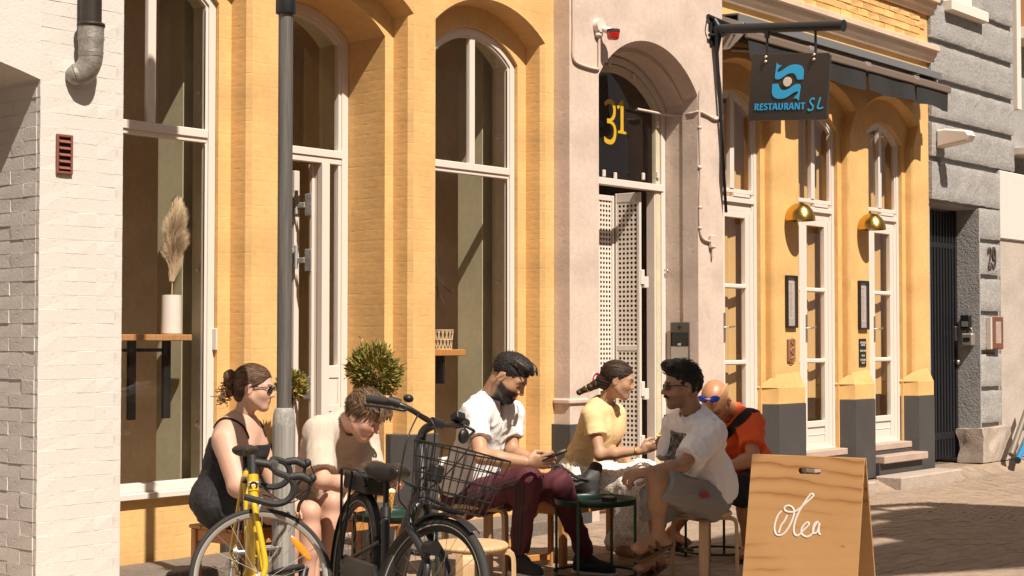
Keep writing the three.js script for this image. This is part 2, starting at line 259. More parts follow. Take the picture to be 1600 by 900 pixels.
// ---------------------------------------------------------------- white brick house at the left edge
{
  const L = thing('white_brick_house', 'white painted brick house front with an arched gateway at the left edge', 'house', [-14, 0, 0]);
  const ox = 14, XR = -11.66, X1 = -11.12, Z = 0.27;
  const A = arch(-13.06 + ox, 1.4, -0.2, 2.87, 0.2, 20), A2 = arch(-13.06 + ox, 1.4, -0.2, 2.87, 0.2, 20);
  const wall = slab([[-20 + ox, -0.1], [-20 + ox, 8], [X1 + ox, 8], [X1 + ox, -0.1]].reverse(), -0.62, Z - 0.0004, [A.slice().map(([x, y]) => [x, Math.max(y, -0.05)]).reverse()]);
  obj('wall', wall, MAT.mortar, L);
  obj('gate_door', [slab(A2.map(([x, y]) => [x, Math.max(y, -0.05)]), -0.62, -0.56)], M({ color: C(0.1, 0.07, 0.05) }), L);
  const mats = [MAT.white, tone(MAT.white, 0.99), tone(MAT.white, 0.98), tone(MAT.white, 1.01)];
  const S = brickSet(0.2475, 0.0752, 0.03, mats, 14, 31, 0.0032), H = brickSet(0.1195, 0.0752, 0.03, mats, 10, 61, 0.0032), Hs = brickSet(0.051, 0.0752, 0.03, mats, 3, 81, 0.003);
  const r = rngOf(5); let k = 0;
  for (let j = 0; j < 54; j++) {
    const y = 0.03 + j * 0.0773;
    // front of the pier between the gateway and the neighbour
    const lay = j % 2 ? [[S, 0.243], [H, 0.116], [H, 0.116], [Hs, 0.049]] : [[H, 0.116], [S, 0.243], [H, 0.116], [Hs, 0.049]];
    let x = XR;
    for (const [set, w] of lay) { placeBrick(set, k++, x + w / 2 + ox, y, Z - 0.0155 + 0.0014 + 0.0008 * (r() - 0.5), (r() - 0.5) * 0.004, L); x += w + 0.0048; }
    // flank of the gateway
    if (y < 2.83) { let z = Z - 0.034; for (const [set, w] of j % 2 ? [[H, 0.116], [S, 0.243], [S, 0.243]] : [[S, 0.243], [S, 0.243], [H, 0.116]]) { placeBrick(set, k++, XR + 0.0155 - 0.004 + 0.004 * (r() - 0.5) + ox, y, z - w / 2, Math.PI / 2 + (r() - 0.5) * 0.02, L); z -= w + 0.01; } }
  }
  // upper wall above the gateway: painted over
  // small rust-red vent grille with slats
  const vx0 = -11.565 + ox, vx1 = -11.462 + ox, vm = M({ color: C(0.2, 0.07, 0.045), roughness: 0.6, bumpMap: T.fine, bumpScale: 0.001 });
  const v = obj('vent_grille', [bx(vx0, vx0 + 0.014, 2.36, 2.582, Z, Z + 0.02), bx(vx1 - 0.014, vx1, 2.36, 2.582, Z, Z + 0.02), bx(vx0 + 0.014, vx1 - 0.014, 2.565, 2.582, Z, Z + 0.02), bx(vx0 + 0.014, vx1 - 0.014, 2.36, 2.377, Z, Z + 0.02)], vm, L, 'rust red louvred vent grille');
  obj('backing', bx(vx0 + 0.012, vx1 - 0.012, 2.37, 2.57, Z, Z + 0.003, 0), MAT.black, v);
  for (let i = 0; i < 5; i++) { const y = 2.398 + i * 0.0365; obj('slat', plank(V(vx0 + 0.016, y, Z + 0.012), V(vx1 - 0.016, y, Z + 0.012), 0.03, 0.004, V(0, 0.75, 0.66), 0), tone(vm, 1.15), v); }
  // cast iron and zinc rain pipe with an elbow
  const px = -11.40 + ox, pz = Z + 0.085;
  const pipeM = M({ color: C(0.065, 0.05, 0.04), roughness: 0.55, metalness: 0.4, map: T.galv, bumpMap: T.galv, bumpScale: 0.002 }), zinc = M({ color: C(0.42, 0.39, 0.35), map: rep(T.galv, 2), roughness: 0.5, metalness: 0.4, bumpMap: rep(T.galv, 2), bumpScale: 0.002 });
  const lathe = (p, n = 28) => new THREE.LatheGeometry(p.map(([a, b]) => new THREE.Vector2(a, b)), n);
  const pipe = obj('rain_pipe', [lathe([[0.058, 3.2], [0.058, 8]]).translate(px, 0, pz), lathe([[0.062, 3.183], [0.076, 3.187], [0.078, 3.2], [0.074, 3.207], [0.058, 3.21]]).translate(px, 0, pz)], pipeM, L, 'dark rain pipe ending in a grey zinc elbow');
  obj('elbow', [lathe([[0.072, 3.19], [0.071, 3.13], [0.075, 3.12], [0.07, 3.11], [0.068, 3.05], [0.071, 3.045], [0.068, 3.04], [0.067, 3.02]]).translate(px, 0, pz),
    tube([V(px, 3.03, pz), V(px - 0.001, 3.0, pz - 0.004), V(px - 0.012, 2.955, pz - 0.02), V(px - 0.035, 2.925, pz - 0.045), V(px - 0.055, 2.915, pz - 0.06)], 0.066, 22, 24), ball(V(px - 0.053, 2.915, pz - 0.058), 0.061, 14)], zinc, pipe);
}

// ---------------------------------------------------------------- yellow cafe house
const cafeX = [-10.567, -9.077, -7.587];
function halfArch(pts, cx, side) { // part of an outline on one side of x = cx
  const o = []; const n = pts.length;
  for (let i = 0; i < n; i++) { const a = pts[i], b = pts[(i + 1) % n], ia = side * (a[0] - cx) >= 0, ib = side * (b[0] - cx) >= 0; if (ia) o.push(a); if (ia !== ib) { const t = (cx - a[0]) / (b[0] - a[0]); o.push([cx, lerp(a[1], b[1], t)]); } }
  return o;
}
const paneOf = (pts, z) => uvm(new THREE.ShapeGeometry(new THREE.Shape(pts.map((p) => new THREE.Vector2(...p)))).translate(0, 0, z));
const inset = (cx, half, y0, ys, rise, d) => arch(cx, half - d, y0 + d, ys - 0.3 * d, rise - 0.72 * d);
{
  const ox = 9, sx = (L) => L.map(([x, y]) => [x + ox, y]);
  const B = thing('cafe_house', 'yellow painted cafe house front with tall arched windows', 'house', [-9, 0, 0]);
  const o0 = cafeX.map((c) => arch(c + ox, 0.632, -0.1, 3.78, 0.24)), o1 = cafeX.map((c) => arch(c + ox, 0.606, -0.1, 3.77, 0.235)), o2 = cafeX.map((c) => arch(c + ox, 0.596, -0.1, 3.76, 0.23));
  const X0 = -11.6 + ox, X1 = -6.8 + ox;
  const front = [slab([[X0, -0.2], [X1, -0.2], [X1, 8], [X0, 8]], -0.012, 0, o0.map((o) => o.slice().reverse()))];
  for (let k = 0; k < 3; k++) front.push(loft([[o0[k], 0], [o1[k], -0.035], [o2[k], -0.17]]));
  obj('wall', front, MAT.yellow, B);
  const cut = [X0, -9.83 + ox, -8.33 + ox, X1], inn = [arch(cafeX[0] + ox, 0.495, 0.5, 3.61, 0.22), arch(cafeX[1] + ox, 0.512, 0.06, 3.62, 0.22), arch(cafeX[2] + ox, 0.495, 0.5, 3.61, 0.22)];
  const back = [], jamb = [];
  for (let k = 0; k < 3; k++) {
    const rect = [[cut[k], -0.2], [cut[k + 1], -0.2], [cut[k + 1], 8], [cut[k], 8]], d = k === 1 ? -0.58 : -0.26;
    back.push(slab(rect, d, -0.17, [inn[k].slice().reverse()])); jamb.push(slab(rect, k === 1 ? -0.86 : -0.43, d, [inn[k].slice().reverse()]));
  }
  obj('recess_wall', back, MAT.yellow, B); obj('inner_jamb', jamb, MAT.cream, B);
  obj('roof', bx(X0, X1, 8, 8.1, -6, 0), MAT.plinth, B);
  // dark plinth blocks under the piers
  for (const [a, b] of [[-8.45, -8.215], [-9.94, -9.70]]) obj('plinth', slab([[a + ox, -0.035], [b + ox, -0.035], [b + ox + 0.03, 0.18], [a + ox - 0.1, 0.18], [a + ox - 0.1, 0.12]], 0, 0.775, [], 0.006).rotateX(-Math.PI / 2), MAT.plinth, B);
  obj('ledge', bx(-11.1 + ox, -7.0 + ox, -0.1, 0.1, -0.1, 0.36, 0.01), M({ color: C(0.2, 0.165, 0.14), map: T.stoneC, bumpMap: T.stone, bumpScale: 0.006 }), B, 'low dark stone ledge along the wall');
  // windows 1 and 3
  for (const k of [0, 2]) {
    const c = cafeX[k] + ox, out = arch(c, 0.492, 0.5, 3.608, 0.219);
    const f = obj('window', [ring(out, inset(c, 0.492, 0.5, 3.608, 0.219, 0.052), -0.25, -0.2), bx(c - 0.436, c + 0.436, 2.735, 2.79, -0.245, -0.197), bx(c - 0.436, c + 0.436, 2.705, 2.737, -0.243, -0.209)], MAT.frame, B);
    obj('sash', [ring(inset(c, 0.492, 0.5, 3.608, 0.219, 0.05), inset(c, 0.492, 0.5, 3.608, 0.219, 0.07), -0.245, -0.213)], MAT.frame, f);
    obj('mullion', bx(c - 0.03, c + 0.03, 2.79, 3.79, -0.243, -0.203), MAT.frame, f);
    obj('sill', [bx(c - 0.485, c + 0.485, 0.515, 0.565, -0.24, -0.18), bx(c - 0.565, c + 0.565, 0.478, 0.515, -0.28, -0.12)], MAT.frame, f);
    const gl = inset(c, 0.492, 0.5, 3.608, 0.219, 0.06), up = gl.map(([x, y]) => [x, Math.max(y, 2.792)]);
    obj('pane', paneOf(halfArch(up, c - 0.028, -1), -0.225), glass, f); obj('pane', paneOf(halfArch(up, c + 0.028, 1), -0.225), glass, f);
    obj('pane', paneOf([[c - 0.43, 0.565], [c + 0.43, 0.565], [c + 0.43, 2.705], [c - 0.43, 2.705]], -0.225), glass, f);
    obj('gasket', [bx(c + 0.421, c + 0.428, 0.57, 2.69, -0.224, -0.215, 0), bx(c + 0.421, c + 0.428, 2.78, 3.56, -0.224, -0.215, 0)], MAT.black, f);
    if (k === 0) obj('hinge', [bx(c + 0.478, c + 0.492, 1.38, 1.52, -0.2, -0.16)], MAT.frame, f);
    for (const y of [0.9, 1.9, 3.05]) obj('knob', ball(V(c + 0.484, y, -0.36), 0.016), MAT.frame, f);
  }
  // door in the middle opening
  {
    const c = cafeX[1] + ox, z0 = -0.6, z1 = -0.545, out = arch(c, 0.508, 0.06, 3.618, 0.219), inn2 = inset(c, 0.508, 0.06, 3.618, 0.219, 0.06);
    const d = obj('door', [ring(out, inn2, z0, z1), bx(c - 0.45, c + 0.45, 2.76, 2.815, z0, z1 + 0.004), bx(c - 0.45, c + 0.45, 2.715, 2.758, z0, z1 - 0.006)], MAT.frame, B);
    obj('sash', ring(inset(c, 0.508, 0.06, 3.618, 0.219, 0.058), inset(c, 0.508, 0.06, 3.618, 0.219, 0.085), z0, z1 - 0.012), MAT.frame, d);
    obj('pane', paneOf(inset(c, 0.508, 0.06, 3.618, 0.219, 0.08).map(([x, y]) => [x, Math.max(y, 2.82)]), z0 + 0.02), glass, d);
    const px = -8.82 + ox; // post between the doorway and the side light
    obj('post', [bx(px, px + 0.075, 0.1, 2.715, z0, z1), bx(px + 0.004, px + 0.06, 0.1, 2.715, z0 - 0.1, z0), bx(px - 0.02, px + 0.004, 0.1, 2.715, z0 - 0.06, z0 - 0.03)], MAT.frame, d);
    obj('side_light', [bx(px + 0.075, px + 0.175, 1.17, 1.26, z0, z1 - 0.004), bx(px + 0.075, px + 0.175, 0.98, 1.17, z0, z1 - 0.012), bx(px + 0.075, px + 0.175, 0.93, 0.98, z0, z1 - 0.004), bx(px + 0.075, px + 0.175, 0.1, 0.4, z0, z1 - 0.004)], MAT.frame, d);
    obj('pane', paneOf([[px + 0.075, 1.26], [px + 0.18, 1.26], [px + 0.18, 2.715], [px + 0.075, 2.715]], z0 + 0.02), glass, d);
    obj('pane', paneOf([[px + 0.075, 0.4], [px + 0.18, 0.4], [px + 0.18, 0.93], [px + 0.075, 0.93]], z0 + 0.02), glass, d);
    // open leaf folded inwards
    const leaf = obj('door_leaf', [bx(px - 0.012, px + 0.04, 0.12, 2.68, -0.92, -0.83), bx(px - 0.005, px + 0.035, 0.12, 2.68, -1.58, -1.48), bx(px - 0.005, px + 0.035, 0.12, 0.6, -1.48, -0.92), bx(px - 0.005, px + 0.035, 2.56, 2.68, -1.48, -0.92)], MAT.frame, d, 'open white door leaf seen on its edge');
    for (const y of [1.1, 2.02, 2.42]) obj('hinge', [bx(px - 0.018, px - 0.012, y - 0.09, y + 0.09, -0.9, -0.84), bx(px - 0.03, px - 0.024, y - 0.08, y + 0.08, -0.7, -0.63), bar(V(px - 0.03, y - 0.06, -0.79), V(px - 0.03, y + 0.11, -0.79), 0.014), bx(px - 0.034, px - 0.026, y - 0.02, y + 0.02, -0.84, -0.7)], MAT.galv, d);
    obj('threshold', bx(c - 0.5, c + 0.5, 0.02, 0.105, -0.63, -0.17), MAT.sill, d);
    void leaf;
  }
  // the room behind
  const rx0 = -11.55 + ox, rx1 = -6.85 + ox;
  obj('room_wall', [bx(rx0, rx1, -0.2, 4.3, -3.1, -3.0, 0), bx(rx0 - 0.06, rx0, -0.2, 4.3, -3.0, -0.57, 0), bx(rx1, rx1 + 0.06, -0.2, 4.3, -3.0, -0.57, 0), bx(rx0, rx1, 4.3, 4.4, -3.0, -0.57, 0)], MAT.room, B);
  obj('room_floor', bx(rx0, rx1, 0.0, 0.08, -3.0, -0.76, 0), MAT.darkFloor, B);
  // inner piers between the windows, painted pale, and the counters under the windows
  for (const c of cafeX) obj('inner_pier', [bx(c + 0.51 + ox, c + 0.93 + ox, 0.08, 4.3, -0.82, -0.55), bx(c + 0.62 + ox, c + 0.85 + ox, 0.08, 4.3, -0.56, -0.42)].slice(0, 2), MAT.roomPale, B);
}
// furniture seen through the cafe windows
const woodTex = (base, k = 1, ru = 1, rv = 1) => M({ color: base, map: rep(T.grain, ru, rv), roughness: 0.55, bumpMap: rep(T.grain, ru, rv), bumpScale: 0.0008 });
const WOOD = { orange: woodTex(C(0.56, 0.255, 0.075), 1, 4, 1), birch: woodTex(C(0.66, 0.44, 0.24), 1, 4, 1), shelf: woodTex(C(0.5, 0.26, 0.1), 1, 4, 1) };
{
  const c = thing('window_counter', 'wooden counter on black tapered legs behind the left cafe window', 'counter', [-10.44, 0.08, -0.52]);
  obj('counter_top', bx(-0.5, 0.32, 1.36, 1.4, -0.16, 0.16), WOOD.shelf, c);
  for (const x of [-0.05, 0.22]) obj('leg', [plank(V(x, 1.36, 0.02), V(x, 0.86, 0.02), 0.055, 0.03, V(0, 0, 1))], MAT.black, c);
  obj('rail', bar(V(-0.7, 1.3, 0), V(0.25, 1.3, 0), 0.012), MAT.black, c);
  const v = thing('ceramic_vase', 'pale ceramic vase standing on the counter behind the left window', 'vase', [-10.205, 1.48, -0.47]);
  obj('body', new THREE.LatheGeometry([[0, 0], [0.06, 0], [0.066, 0.01], [0.064, 0.255], [0.058, 0.255], [0.056, 0.05], [0, 0.05]].map((p) => new THREE.Vector2(...p)), 28), M({ color: C(0.7, 0.66, 0.6), roughness: 0.5 }), v);
  // pampas plume: thousands of fine hairs
  const pl = thing('pampas_plume', 'dried beige pampas plume standing in the pale vase', 'dried plant', [-10.205, 1.6, -0.47]);
  obj('stem', tube([V(0, 0, 0), V(0.005, 0.2, 0), V(0.02, 0.42, 0.005)], 0.005, 6), M({ color: C(0.5, 0.36, 0.18) }), pl);
  const r = rngOf(3), pos = [];
  for (let i = 0; i < 3600; i++) {
    const t = Math.pow(r(), 0.8), a = r() * 6.283, w = (0.015 + 0.1 * Math.sin(Math.PI * clamp(t * 0.86 + 0.1)) * (0.55 + 0.45 * r())) * (0.88 + 0.15 * Math.sin(t * 17 + a)), y0 = 0.22 + t * 0.46, dx = Math.cos(a), dz = Math.sin(a);
    const p0 = [0.012 * dx + 0.03 * t, y0, 0.012 * dz], p1 = [dx * w + 0.035 * t + 0.015, y0 + 0.07 + 0.05 * r(), dz * w], h = 0.0028;
    pos.push(p0[0] - h, p0[1], p0[2], p0[0] + h, p0[1], p0[2] + h, ...p1);
  }
  const g = new THREE.BufferGeometry(); g.setAttribute('position', new THREE.Float32BufferAttribute(pos, 3)); g.computeVertexNormals();
  obj('plume', g, M({ color: C(0.6, 0.46, 0.3), roughness: 1 }), pl).userData.kind = 'stuff';
  // bar stools and a round chair back inside
  const st = thing('bar_stool', 'black metal bar stool inside the left cafe window', 'stool', [-10.72, 0.08, -1.15]);
  for (const [x, z] of [[-0.17, -0.17], [0.17, -0.17], [-0.17, 0.17], [0.17, 0.17]]) obj('leg', bar(V(x * 1.15, 0, z * 1.15), V(x * 0.9, 0.78, z * 0.9), 0.014), MAT.black, st);
  obj('seat', bx(-0.19, 0.19, 0.76, 0.8, -0.19, 0.19, 0.012), MAT.black, st); obj('backrest', [bx(-0.18, 0.18, 1.04, 1.1, -0.18, -0.15), bar(V(-0.16, 0.78, -0.165), V(-0.16, 1.08, -0.165), 0.012), bar(V(0.16, 0.78, -0.165), V(0.16, 1.08, -0.165), 0.012)], MAT.black, st);
  const rc = thing('round_back_chair', 'round-backed wooden chair low behind the left cafe window', 'chair', [-10.66, 0.08, -0.92]);
  obj('backrest', tube([V(-0.22, 0.35, 0), V(-0.2, 0.75, 0), V(0, 0.98, 0), V(0.2, 0.75, 0), V(0.22, 0.35, 0)], 0.018, 8), WOOD.shelf, rc);
  obj('seat', new THREE.CylinderGeometry(0.22, 0.21, 0.04, 24).translate(0, 0.42, -0.2), MAT.black, rc);
  for (const [x, z] of [[-0.18, -0.36], [0.18, -0.36], [-0.2, 0], [0.2, 0]]) obj('leg', bar(V(x, 0, z), V(x * 0.9, 0.42, z), 0.014), MAT.black, rc);
  // shelf behind the right-hand window
  const s = thing('window_shelf', 'wooden shelf across the right-hand cafe window, inside', 'shelf', [-7.66, 1.32, -0.72]);
  obj('board', bx(-0.62, 0.42, 0, 0.05, -0.16, 0.14), WOOD.orange, s); obj('bracket', [bx(-0.4, -0.38, -0.22, 0, -0.1, 0.1), bx(0.2, 0.22, -0.22, 0, -0.1, 0.1)], MAT.black, s);
  const j = thing('wire_basket', 'small woven basket standing on the inside window shelf', 'basket', [-7.36, 1.372, -0.72]);
  const wires = []; for (let i = 0; i < 16; i++) { const a = i / 16 * 6.283, b = a + 0.5, q = a - 0.5; wires.push(bar(V(0.07 * Math.cos(a), 0, 0.07 * Math.sin(a)), V(0.085 * Math.cos(b), 0.15, 0.085 * Math.sin(b)), 0.003, 0.003, 5), bar(V(0.07 * Math.cos(a), 0, 0.07 * Math.sin(a)), V(0.085 * Math.cos(q), 0.15, 0.085 * Math.sin(q)), 0.003, 0.003, 5)); }
  for (const y of [0, 0.075, 0.15]) wires.push(new THREE.TorusGeometry(0.07 + 0.1 * y, 0.004, 6, 28).rotateX(Math.PI / 2).translate(0, y, 0));
  obj('weave', wires, M({ color: C(0.6, 0.48, 0.3) }), j);
  const hg = thing('hanging_plant', 'thin trailing vine stems hanging inside the right-hand window', 'plant', [-7.4, 1.5, -0.95]);
  const r2 = rngOf(9), st2 = []; for (let i = 0; i < 9; i++) { const a = (r2() - 0.5) * 0.6, l = 0.4 + 0.5 * r2(); st2.push(tube([V(0, 0.95, 0), V(a * 0.5, 0.8, 0.05 * r2()), V(a, 0.9 - l * 0.7, 0.1 * r2()), V(a * 1.2 + 0.05, 0.95 - l, 0.1 * r2())], 0.004, 5, 14)); }
  obj('stem', st2, M({ color: C(0.07, 0.07, 0.035) }), hg);
}

// ---------------------------------------------------------------- pink house with door 31
{
  const ox = 5.7, Z = 0.16, B = thing('pink_house', 'pale pink plastered narrow house front with arched doorway', 'house', [-5.7, 0, 0]);
  const X0 = -6.85 + ox, X1 = -4.64 + ox, c = -5.755 + ox;
  const out = arch(c, 0.715, -0.1, 3.58, 0.37), inn = arch(c + 0.01, 0.725, -0.1, 3.5, 0.375);
  obj('wall', [slab([[X0, -0.2], [X1, -0.2], [X1, 8], [X0, 8]], Z - 0.16, Z, [out.slice().reverse()]), slab([[X0, -0.2], [X1, -0.2], [X1, 8], [X0, 8]], -0.26, Z - 0.16, [inn.slice().reverse()]), loft([[out, Z], [arch(c + 0.005, 0.72, -0.1, 3.55, 0.37), 0.04], [inn, -0.2]])], MAT.pink, B);
  each('plinth', [bx(X0 - 0.03, -6.6 + ox, 0, 0.785, -0.1, Z + 0.03), bx(-5.06 + ox, X1 + 0.02, 0, 0.785, -0.24, Z + 0.03)], MAT.plinth, B);
  obj('plinth_trim', bx(X0 - 0.02, -6.62 + ox, 0.94, 0.985, 0, Z + 0.02, 0.012), MAT.pink, B);
  obj('roof', bx(X0, X1, 8, 8.1, -6, Z), MAT.plinth, B);
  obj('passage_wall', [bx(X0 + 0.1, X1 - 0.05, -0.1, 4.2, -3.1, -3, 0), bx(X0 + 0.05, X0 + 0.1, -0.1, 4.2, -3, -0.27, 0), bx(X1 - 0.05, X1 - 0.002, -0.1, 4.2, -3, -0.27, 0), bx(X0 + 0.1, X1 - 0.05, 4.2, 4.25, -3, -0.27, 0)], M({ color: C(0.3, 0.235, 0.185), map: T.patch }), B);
  // door frame, arched top light
  const fo = arch(-5.745 + ox, 0.72, 0.02, 3.495, 0.37), fi = inset(-5.745 + ox, 0.72, 0.02, 3.495, 0.37, 0.06);
  const f = obj('door_frame', [ring(fo, fi, -0.25, -0.195), bx(-6.42 + ox, -5.06 + ox, 2.755, 2.815, -0.25, -0.185)], MAT.frame, B);
  obj('top_light', [ring(inset(-5.745 + ox, 0.72, 0.02, 3.495, 0.37, 0.07), inset(-5.745 + ox, 0.72, 0.02, 3.495, 0.37, 0.13), -0.245, -0.205)], MAT.cream, f);
  obj('pane', paneOf(inset(-5.745 + ox, 0.72, 0.02, 3.495, 0.37, 0.075).map(([x, y]) => [x, Math.max(y, 2.815)]), -0.215), glass, f);
  each('bolt', [[-5.93, 2.85], [-5.77, 2.84], [-5.36, 2.87], [-5.14, 2.9], [-5.14, 3.35], [-5.5, 3.72], [-5.85, 3.8]].map(([x, y]) => bx(x + ox - 0.016, x + ox + 0.016, y - 0.03, y + 0.03, -0.205, -0.185)), MAT.frame, f);
  MAT.frameP = M({ color: C(0.7, 0.6, 0.52), roughness: 0.5 });
  const yel = M({ color: C(0.6, 0.36, 0.02), roughness: 0.5 });
  obj('house_number', [text('3', 0.38, 0.004, FR).scale(0.72, 1, 1).translate(-5.82 + ox, 3.3, -0.212), text('1', 0.29, 0.004, FS).scale(0.7, 1, 1).translate(-5.66 + ox, 3.36, -0.212)], yel, f, 'yellow number 31 on the glass above the door');
  // jamb behind and the folded perforated gate
  obj('inner_jamb', [bx(-5.17 + ox, -5.08 + ox, 0.02, 2.755, -0.3, -0.21)], MAT.frameP, B);
  const holes = dataTex(64, 64, (u, v) => { const d = Math.min(...[[0.25, 0.25], [0.75, 0.75]].map(([a, b]) => Math.hypot(u - a, v - b))); void d; return Math.hypot(u - 0.5, v - 0.5) < 0.3 ? 0 : 1; });
  const perf = M({ color: C(0.74, 0.66, 0.58), alphaMap: rep(holes, 1 / 0.042), alphaTest: 0.5, side: THREE.DoubleSide, roughness: 0.5 });
  const gz0 = -0.265, gz1 = -0.535, gx = -5.31 + ox;
  const leafB = obj('gate_leaf', [bx(gx - 0.01, gx + 0.02, 0.06, 2.74, gz0 - 0.03, gz0), bx(gx - 0.01, gx + 0.02, 0.06, 2.74, gz1, gz1 + 0.02), bx(gx - 0.008, gx + 0.02, 2.66, 2.74, gz1 + 0.02, gz0 - 0.03), bx(gx - 0.008, gx + 0.02, 0.06, 0.14, gz1 + 0.02, gz0 - 0.03), bx(gx - 0.008, gx + 0.02, 1.35, 1.4, gz1 + 0.02, gz0 - 0.03)], MAT.frame, B, 'folded gate leaf of perforated sheet in frame');
  const sheet = new THREE.PlaneGeometry(gz0 - gz1 - 0.05, 2.52).rotateY(-Math.PI / 2).translate(gx - 0.004, 1.4, (gz0 + gz1) / 2 - 0.005);
  obj('perforated_sheet', uvm(sheet), perf, leafB);
  const leafA = obj('gate_leaf', [bx(gx - 0.05, gx - 0.02, 0.06, 2.72, gz1 - 0.02, gz1 + 0.005), bx(gx - 0.72, gx - 0.69, 0.06, 2.72, gz1 - 0.02, gz1 + 0.005), bx(gx - 0.69, gx - 0.05, 2.67, 2.72, gz1 - 0.02, gz1), bx(gx - 0.69, gx - 0.05, 0.06, 0.12, gz1 - 0.02, gz1)], MAT.frame, B, 'sunlit gate leaf of perforated sheet in frame');
  obj('perforated_sheet', uvm(new THREE.PlaneGeometry(0.64, 2.55).translate(gx - 0.37, 1.395, gz1 - 0.01)), perf, leafA);
  for (const y of [0.55, 1.02, 2.0]) obj('hinge', [bx(gx + 0.0, gx + 0.05, y - 0.07, y + 0.06, gz0 - 0.02, gz0 + 0.012), bx(gx + 0.04, gx + 0.1, y - 0.1, y + 0.0, gz0 - 0.02, gz0 + 0.02)], MAT.frame, B);
  // dark passage door behind
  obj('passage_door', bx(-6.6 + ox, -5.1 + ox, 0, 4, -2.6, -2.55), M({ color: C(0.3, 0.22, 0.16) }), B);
  // intercom panel on the right-hand reveal
  const ix = -5.04 + ox, ic = obj('intercom', bx(ix - 0.012, ix + 0.002, 1.235, 1.6, -0.13, 0.07), M({ color: C(0.14, 0.12, 0.11), roughness: 0.4, metalness: 0.6 }), B, 'steel intercom panel with dark screen');
  obj('screen', bx(ix - 0.015, ix - 0.012, 1.39, 1.51, -0.12, 0.06, 0), P({ color: C(0.008, 0.009, 0.012), roughness: 0.1 }), ic);
  obj('plate', bx(ix - 0.0145, ix - 0.012, 1.25, 1.385, -0.12, 0.06, 0), MAT.alu, ic);
  obj('lens', [bar(V(ix - 0.016, 1.555, -0.03), V(ix - 0.012, 1.555, -0.03), 0.016)], MAT.black, ic);
  obj('marking', [text('00', 0.022, 0.002, F).rotateY(-Math.PI / 2).translate(ix - 0.0158, 1.405, -0.03), bx(ix - 0.017, ix - 0.0146, 1.257, 1.267, -0.07, 0.01, 0)], MAT.frame, ic);
  obj('key_switch', new THREE.TorusGeometry(0.02, 0.006, 8, 18).rotateY(Math.PI / 2).translate(ix - 0.004, 2.05, -0.18), MAT.steel, B);
  // cables clipped and painted over
  obj('cable', [tube([V(-5.02 + ox, 3.62, Z + 0.012), V(-5.03 + ox, 3.4, Z + 0.01), V(-5.02 + ox, 3.0, Z + 0.012), V(-5.03 + ox, 2.6, Z + 0.01), V(-5.025 + ox, 2.4, Z + 0.012), V(-4.99 + ox, 2.33, Z + 0.014), V(-4.9 + ox, 2.31, Z + 0.016), V(-4.85 + ox, 2.31, Z + 0.018)], 0.011, 7, 60),
    ...[3.3, 2.95, 2.6, 2.42].map((y) => ball(V(-5.025 + ox, y, Z + 0.01), 0.02, 8)), bx(-4.88 + ox, -4.81 + ox, 2.25, 2.37, Z, Z + 0.04, 0.01), bar(V(-4.84 + ox, 2.26, Z + 0.02), V(-4.84 + ox, 2.17, Z + 0.02), 0.012)], MAT.pink, B);
  obj('cable', [tube([V(-5.5 + ox, 3.44, -0.16), V(-5.06 + ox, 3.43, -0.1), V(-5.04 + ox, 3.43, 0.1), V(-5.03 + ox, 3.44, Z + 0.01), V(-4.9 + ox, 3.42, Z + 0.012), V(-4.78 + ox, 3.4, Z + 0.014), V(-4.65 + ox, 3.44, Z + 0.012)], 0.012, 7, 50), ...[-4.82, -4.75, -4.68].map((x) => ball(V(x + ox, 3.41, Z + 0.008), 0.02, 8))], MAT.pink, B);
  obj('cable', [tube([V(-6.82 + ox, 4.4, Z + 0.01), V(-6.815 + ox, 3.9, Z + 0.012), V(-6.82 + ox, 3.7, Z + 0.01), V(-6.79 + ox, 3.64, Z + 0.012), V(-6.66 + ox, 3.62, Z + 0.012), V(-6.5 + ox, 3.62, Z + 0.012), V(-6.48 + ox, 3.66, Z + 0.012), V(-6.48 + ox, 3.9, Z + 0.012)], 0.012, 7, 60)], MAT.pink, B);
  // strip of window at street side: small round sign
  const sg = obj('round_sign', new THREE.CylinderGeometry(0.055, 0.055, 0.01, 28).rotateX(Math.PI / 2).translate(-6.515 + ox, 1.13, Z + 0.006), M({ color: C(0.75, 0.72, 0.68) }), B, 'small round red-rimmed sign');
  obj('rim', [new THREE.TorusGeometry(0.048, 0.008, 8, 30).translate(-6.515 + ox, 1.13, Z + 0.011), bx(-6.52 + ox, -6.51 + ox, 1.09, 1.17, Z + 0.011, Z + 0.014, 0)], M({ color: C(0.4, 0.02, 0.02) }), sg);
}
{ // alarm beacon
  const a = thing('alarm_beacon', 'white alarm beacon with a red lamp on the pink wall', 'alarm', [-6.49, 3.97, 0.16]); a.scale.setScalar(0.8);
  obj('base', [bar(V(0, 0, 0), V(0, 0, 0.06), 0.075, 0.07, 26), bx(-0.05, 0.05, -0.12, -0.02, 0, 0.05, 0.02)], MAT.frame, a);
  obj('arm', [bar(V(0.02, -0.03, 0.05), V(0.06, -0.06, 0.13), 0.03, 0.04, 14)], MAT.frame, a);
  obj('mount_ring', bar(V(0.07, -0.075, 0.15), V(0.07, -0.045, 0.15), 0.068, 0.068, 24), M({ color: C(0.02, 0.03, 0.02) }), a);
  obj('lamp_lens', new THREE.LatheGeometry([[0, -0.15], [0.045, -0.148], [0.06, -0.13], [0.066, -0.075], [0.07, -0.072]].map((p) => new THREE.Vector2(...p)), 26).translate(0.07, 0, 0.15), P({ color: C(0.5, 0.012, 0.01), roughness: 0.15, clearcoat: 1 }), a);
}
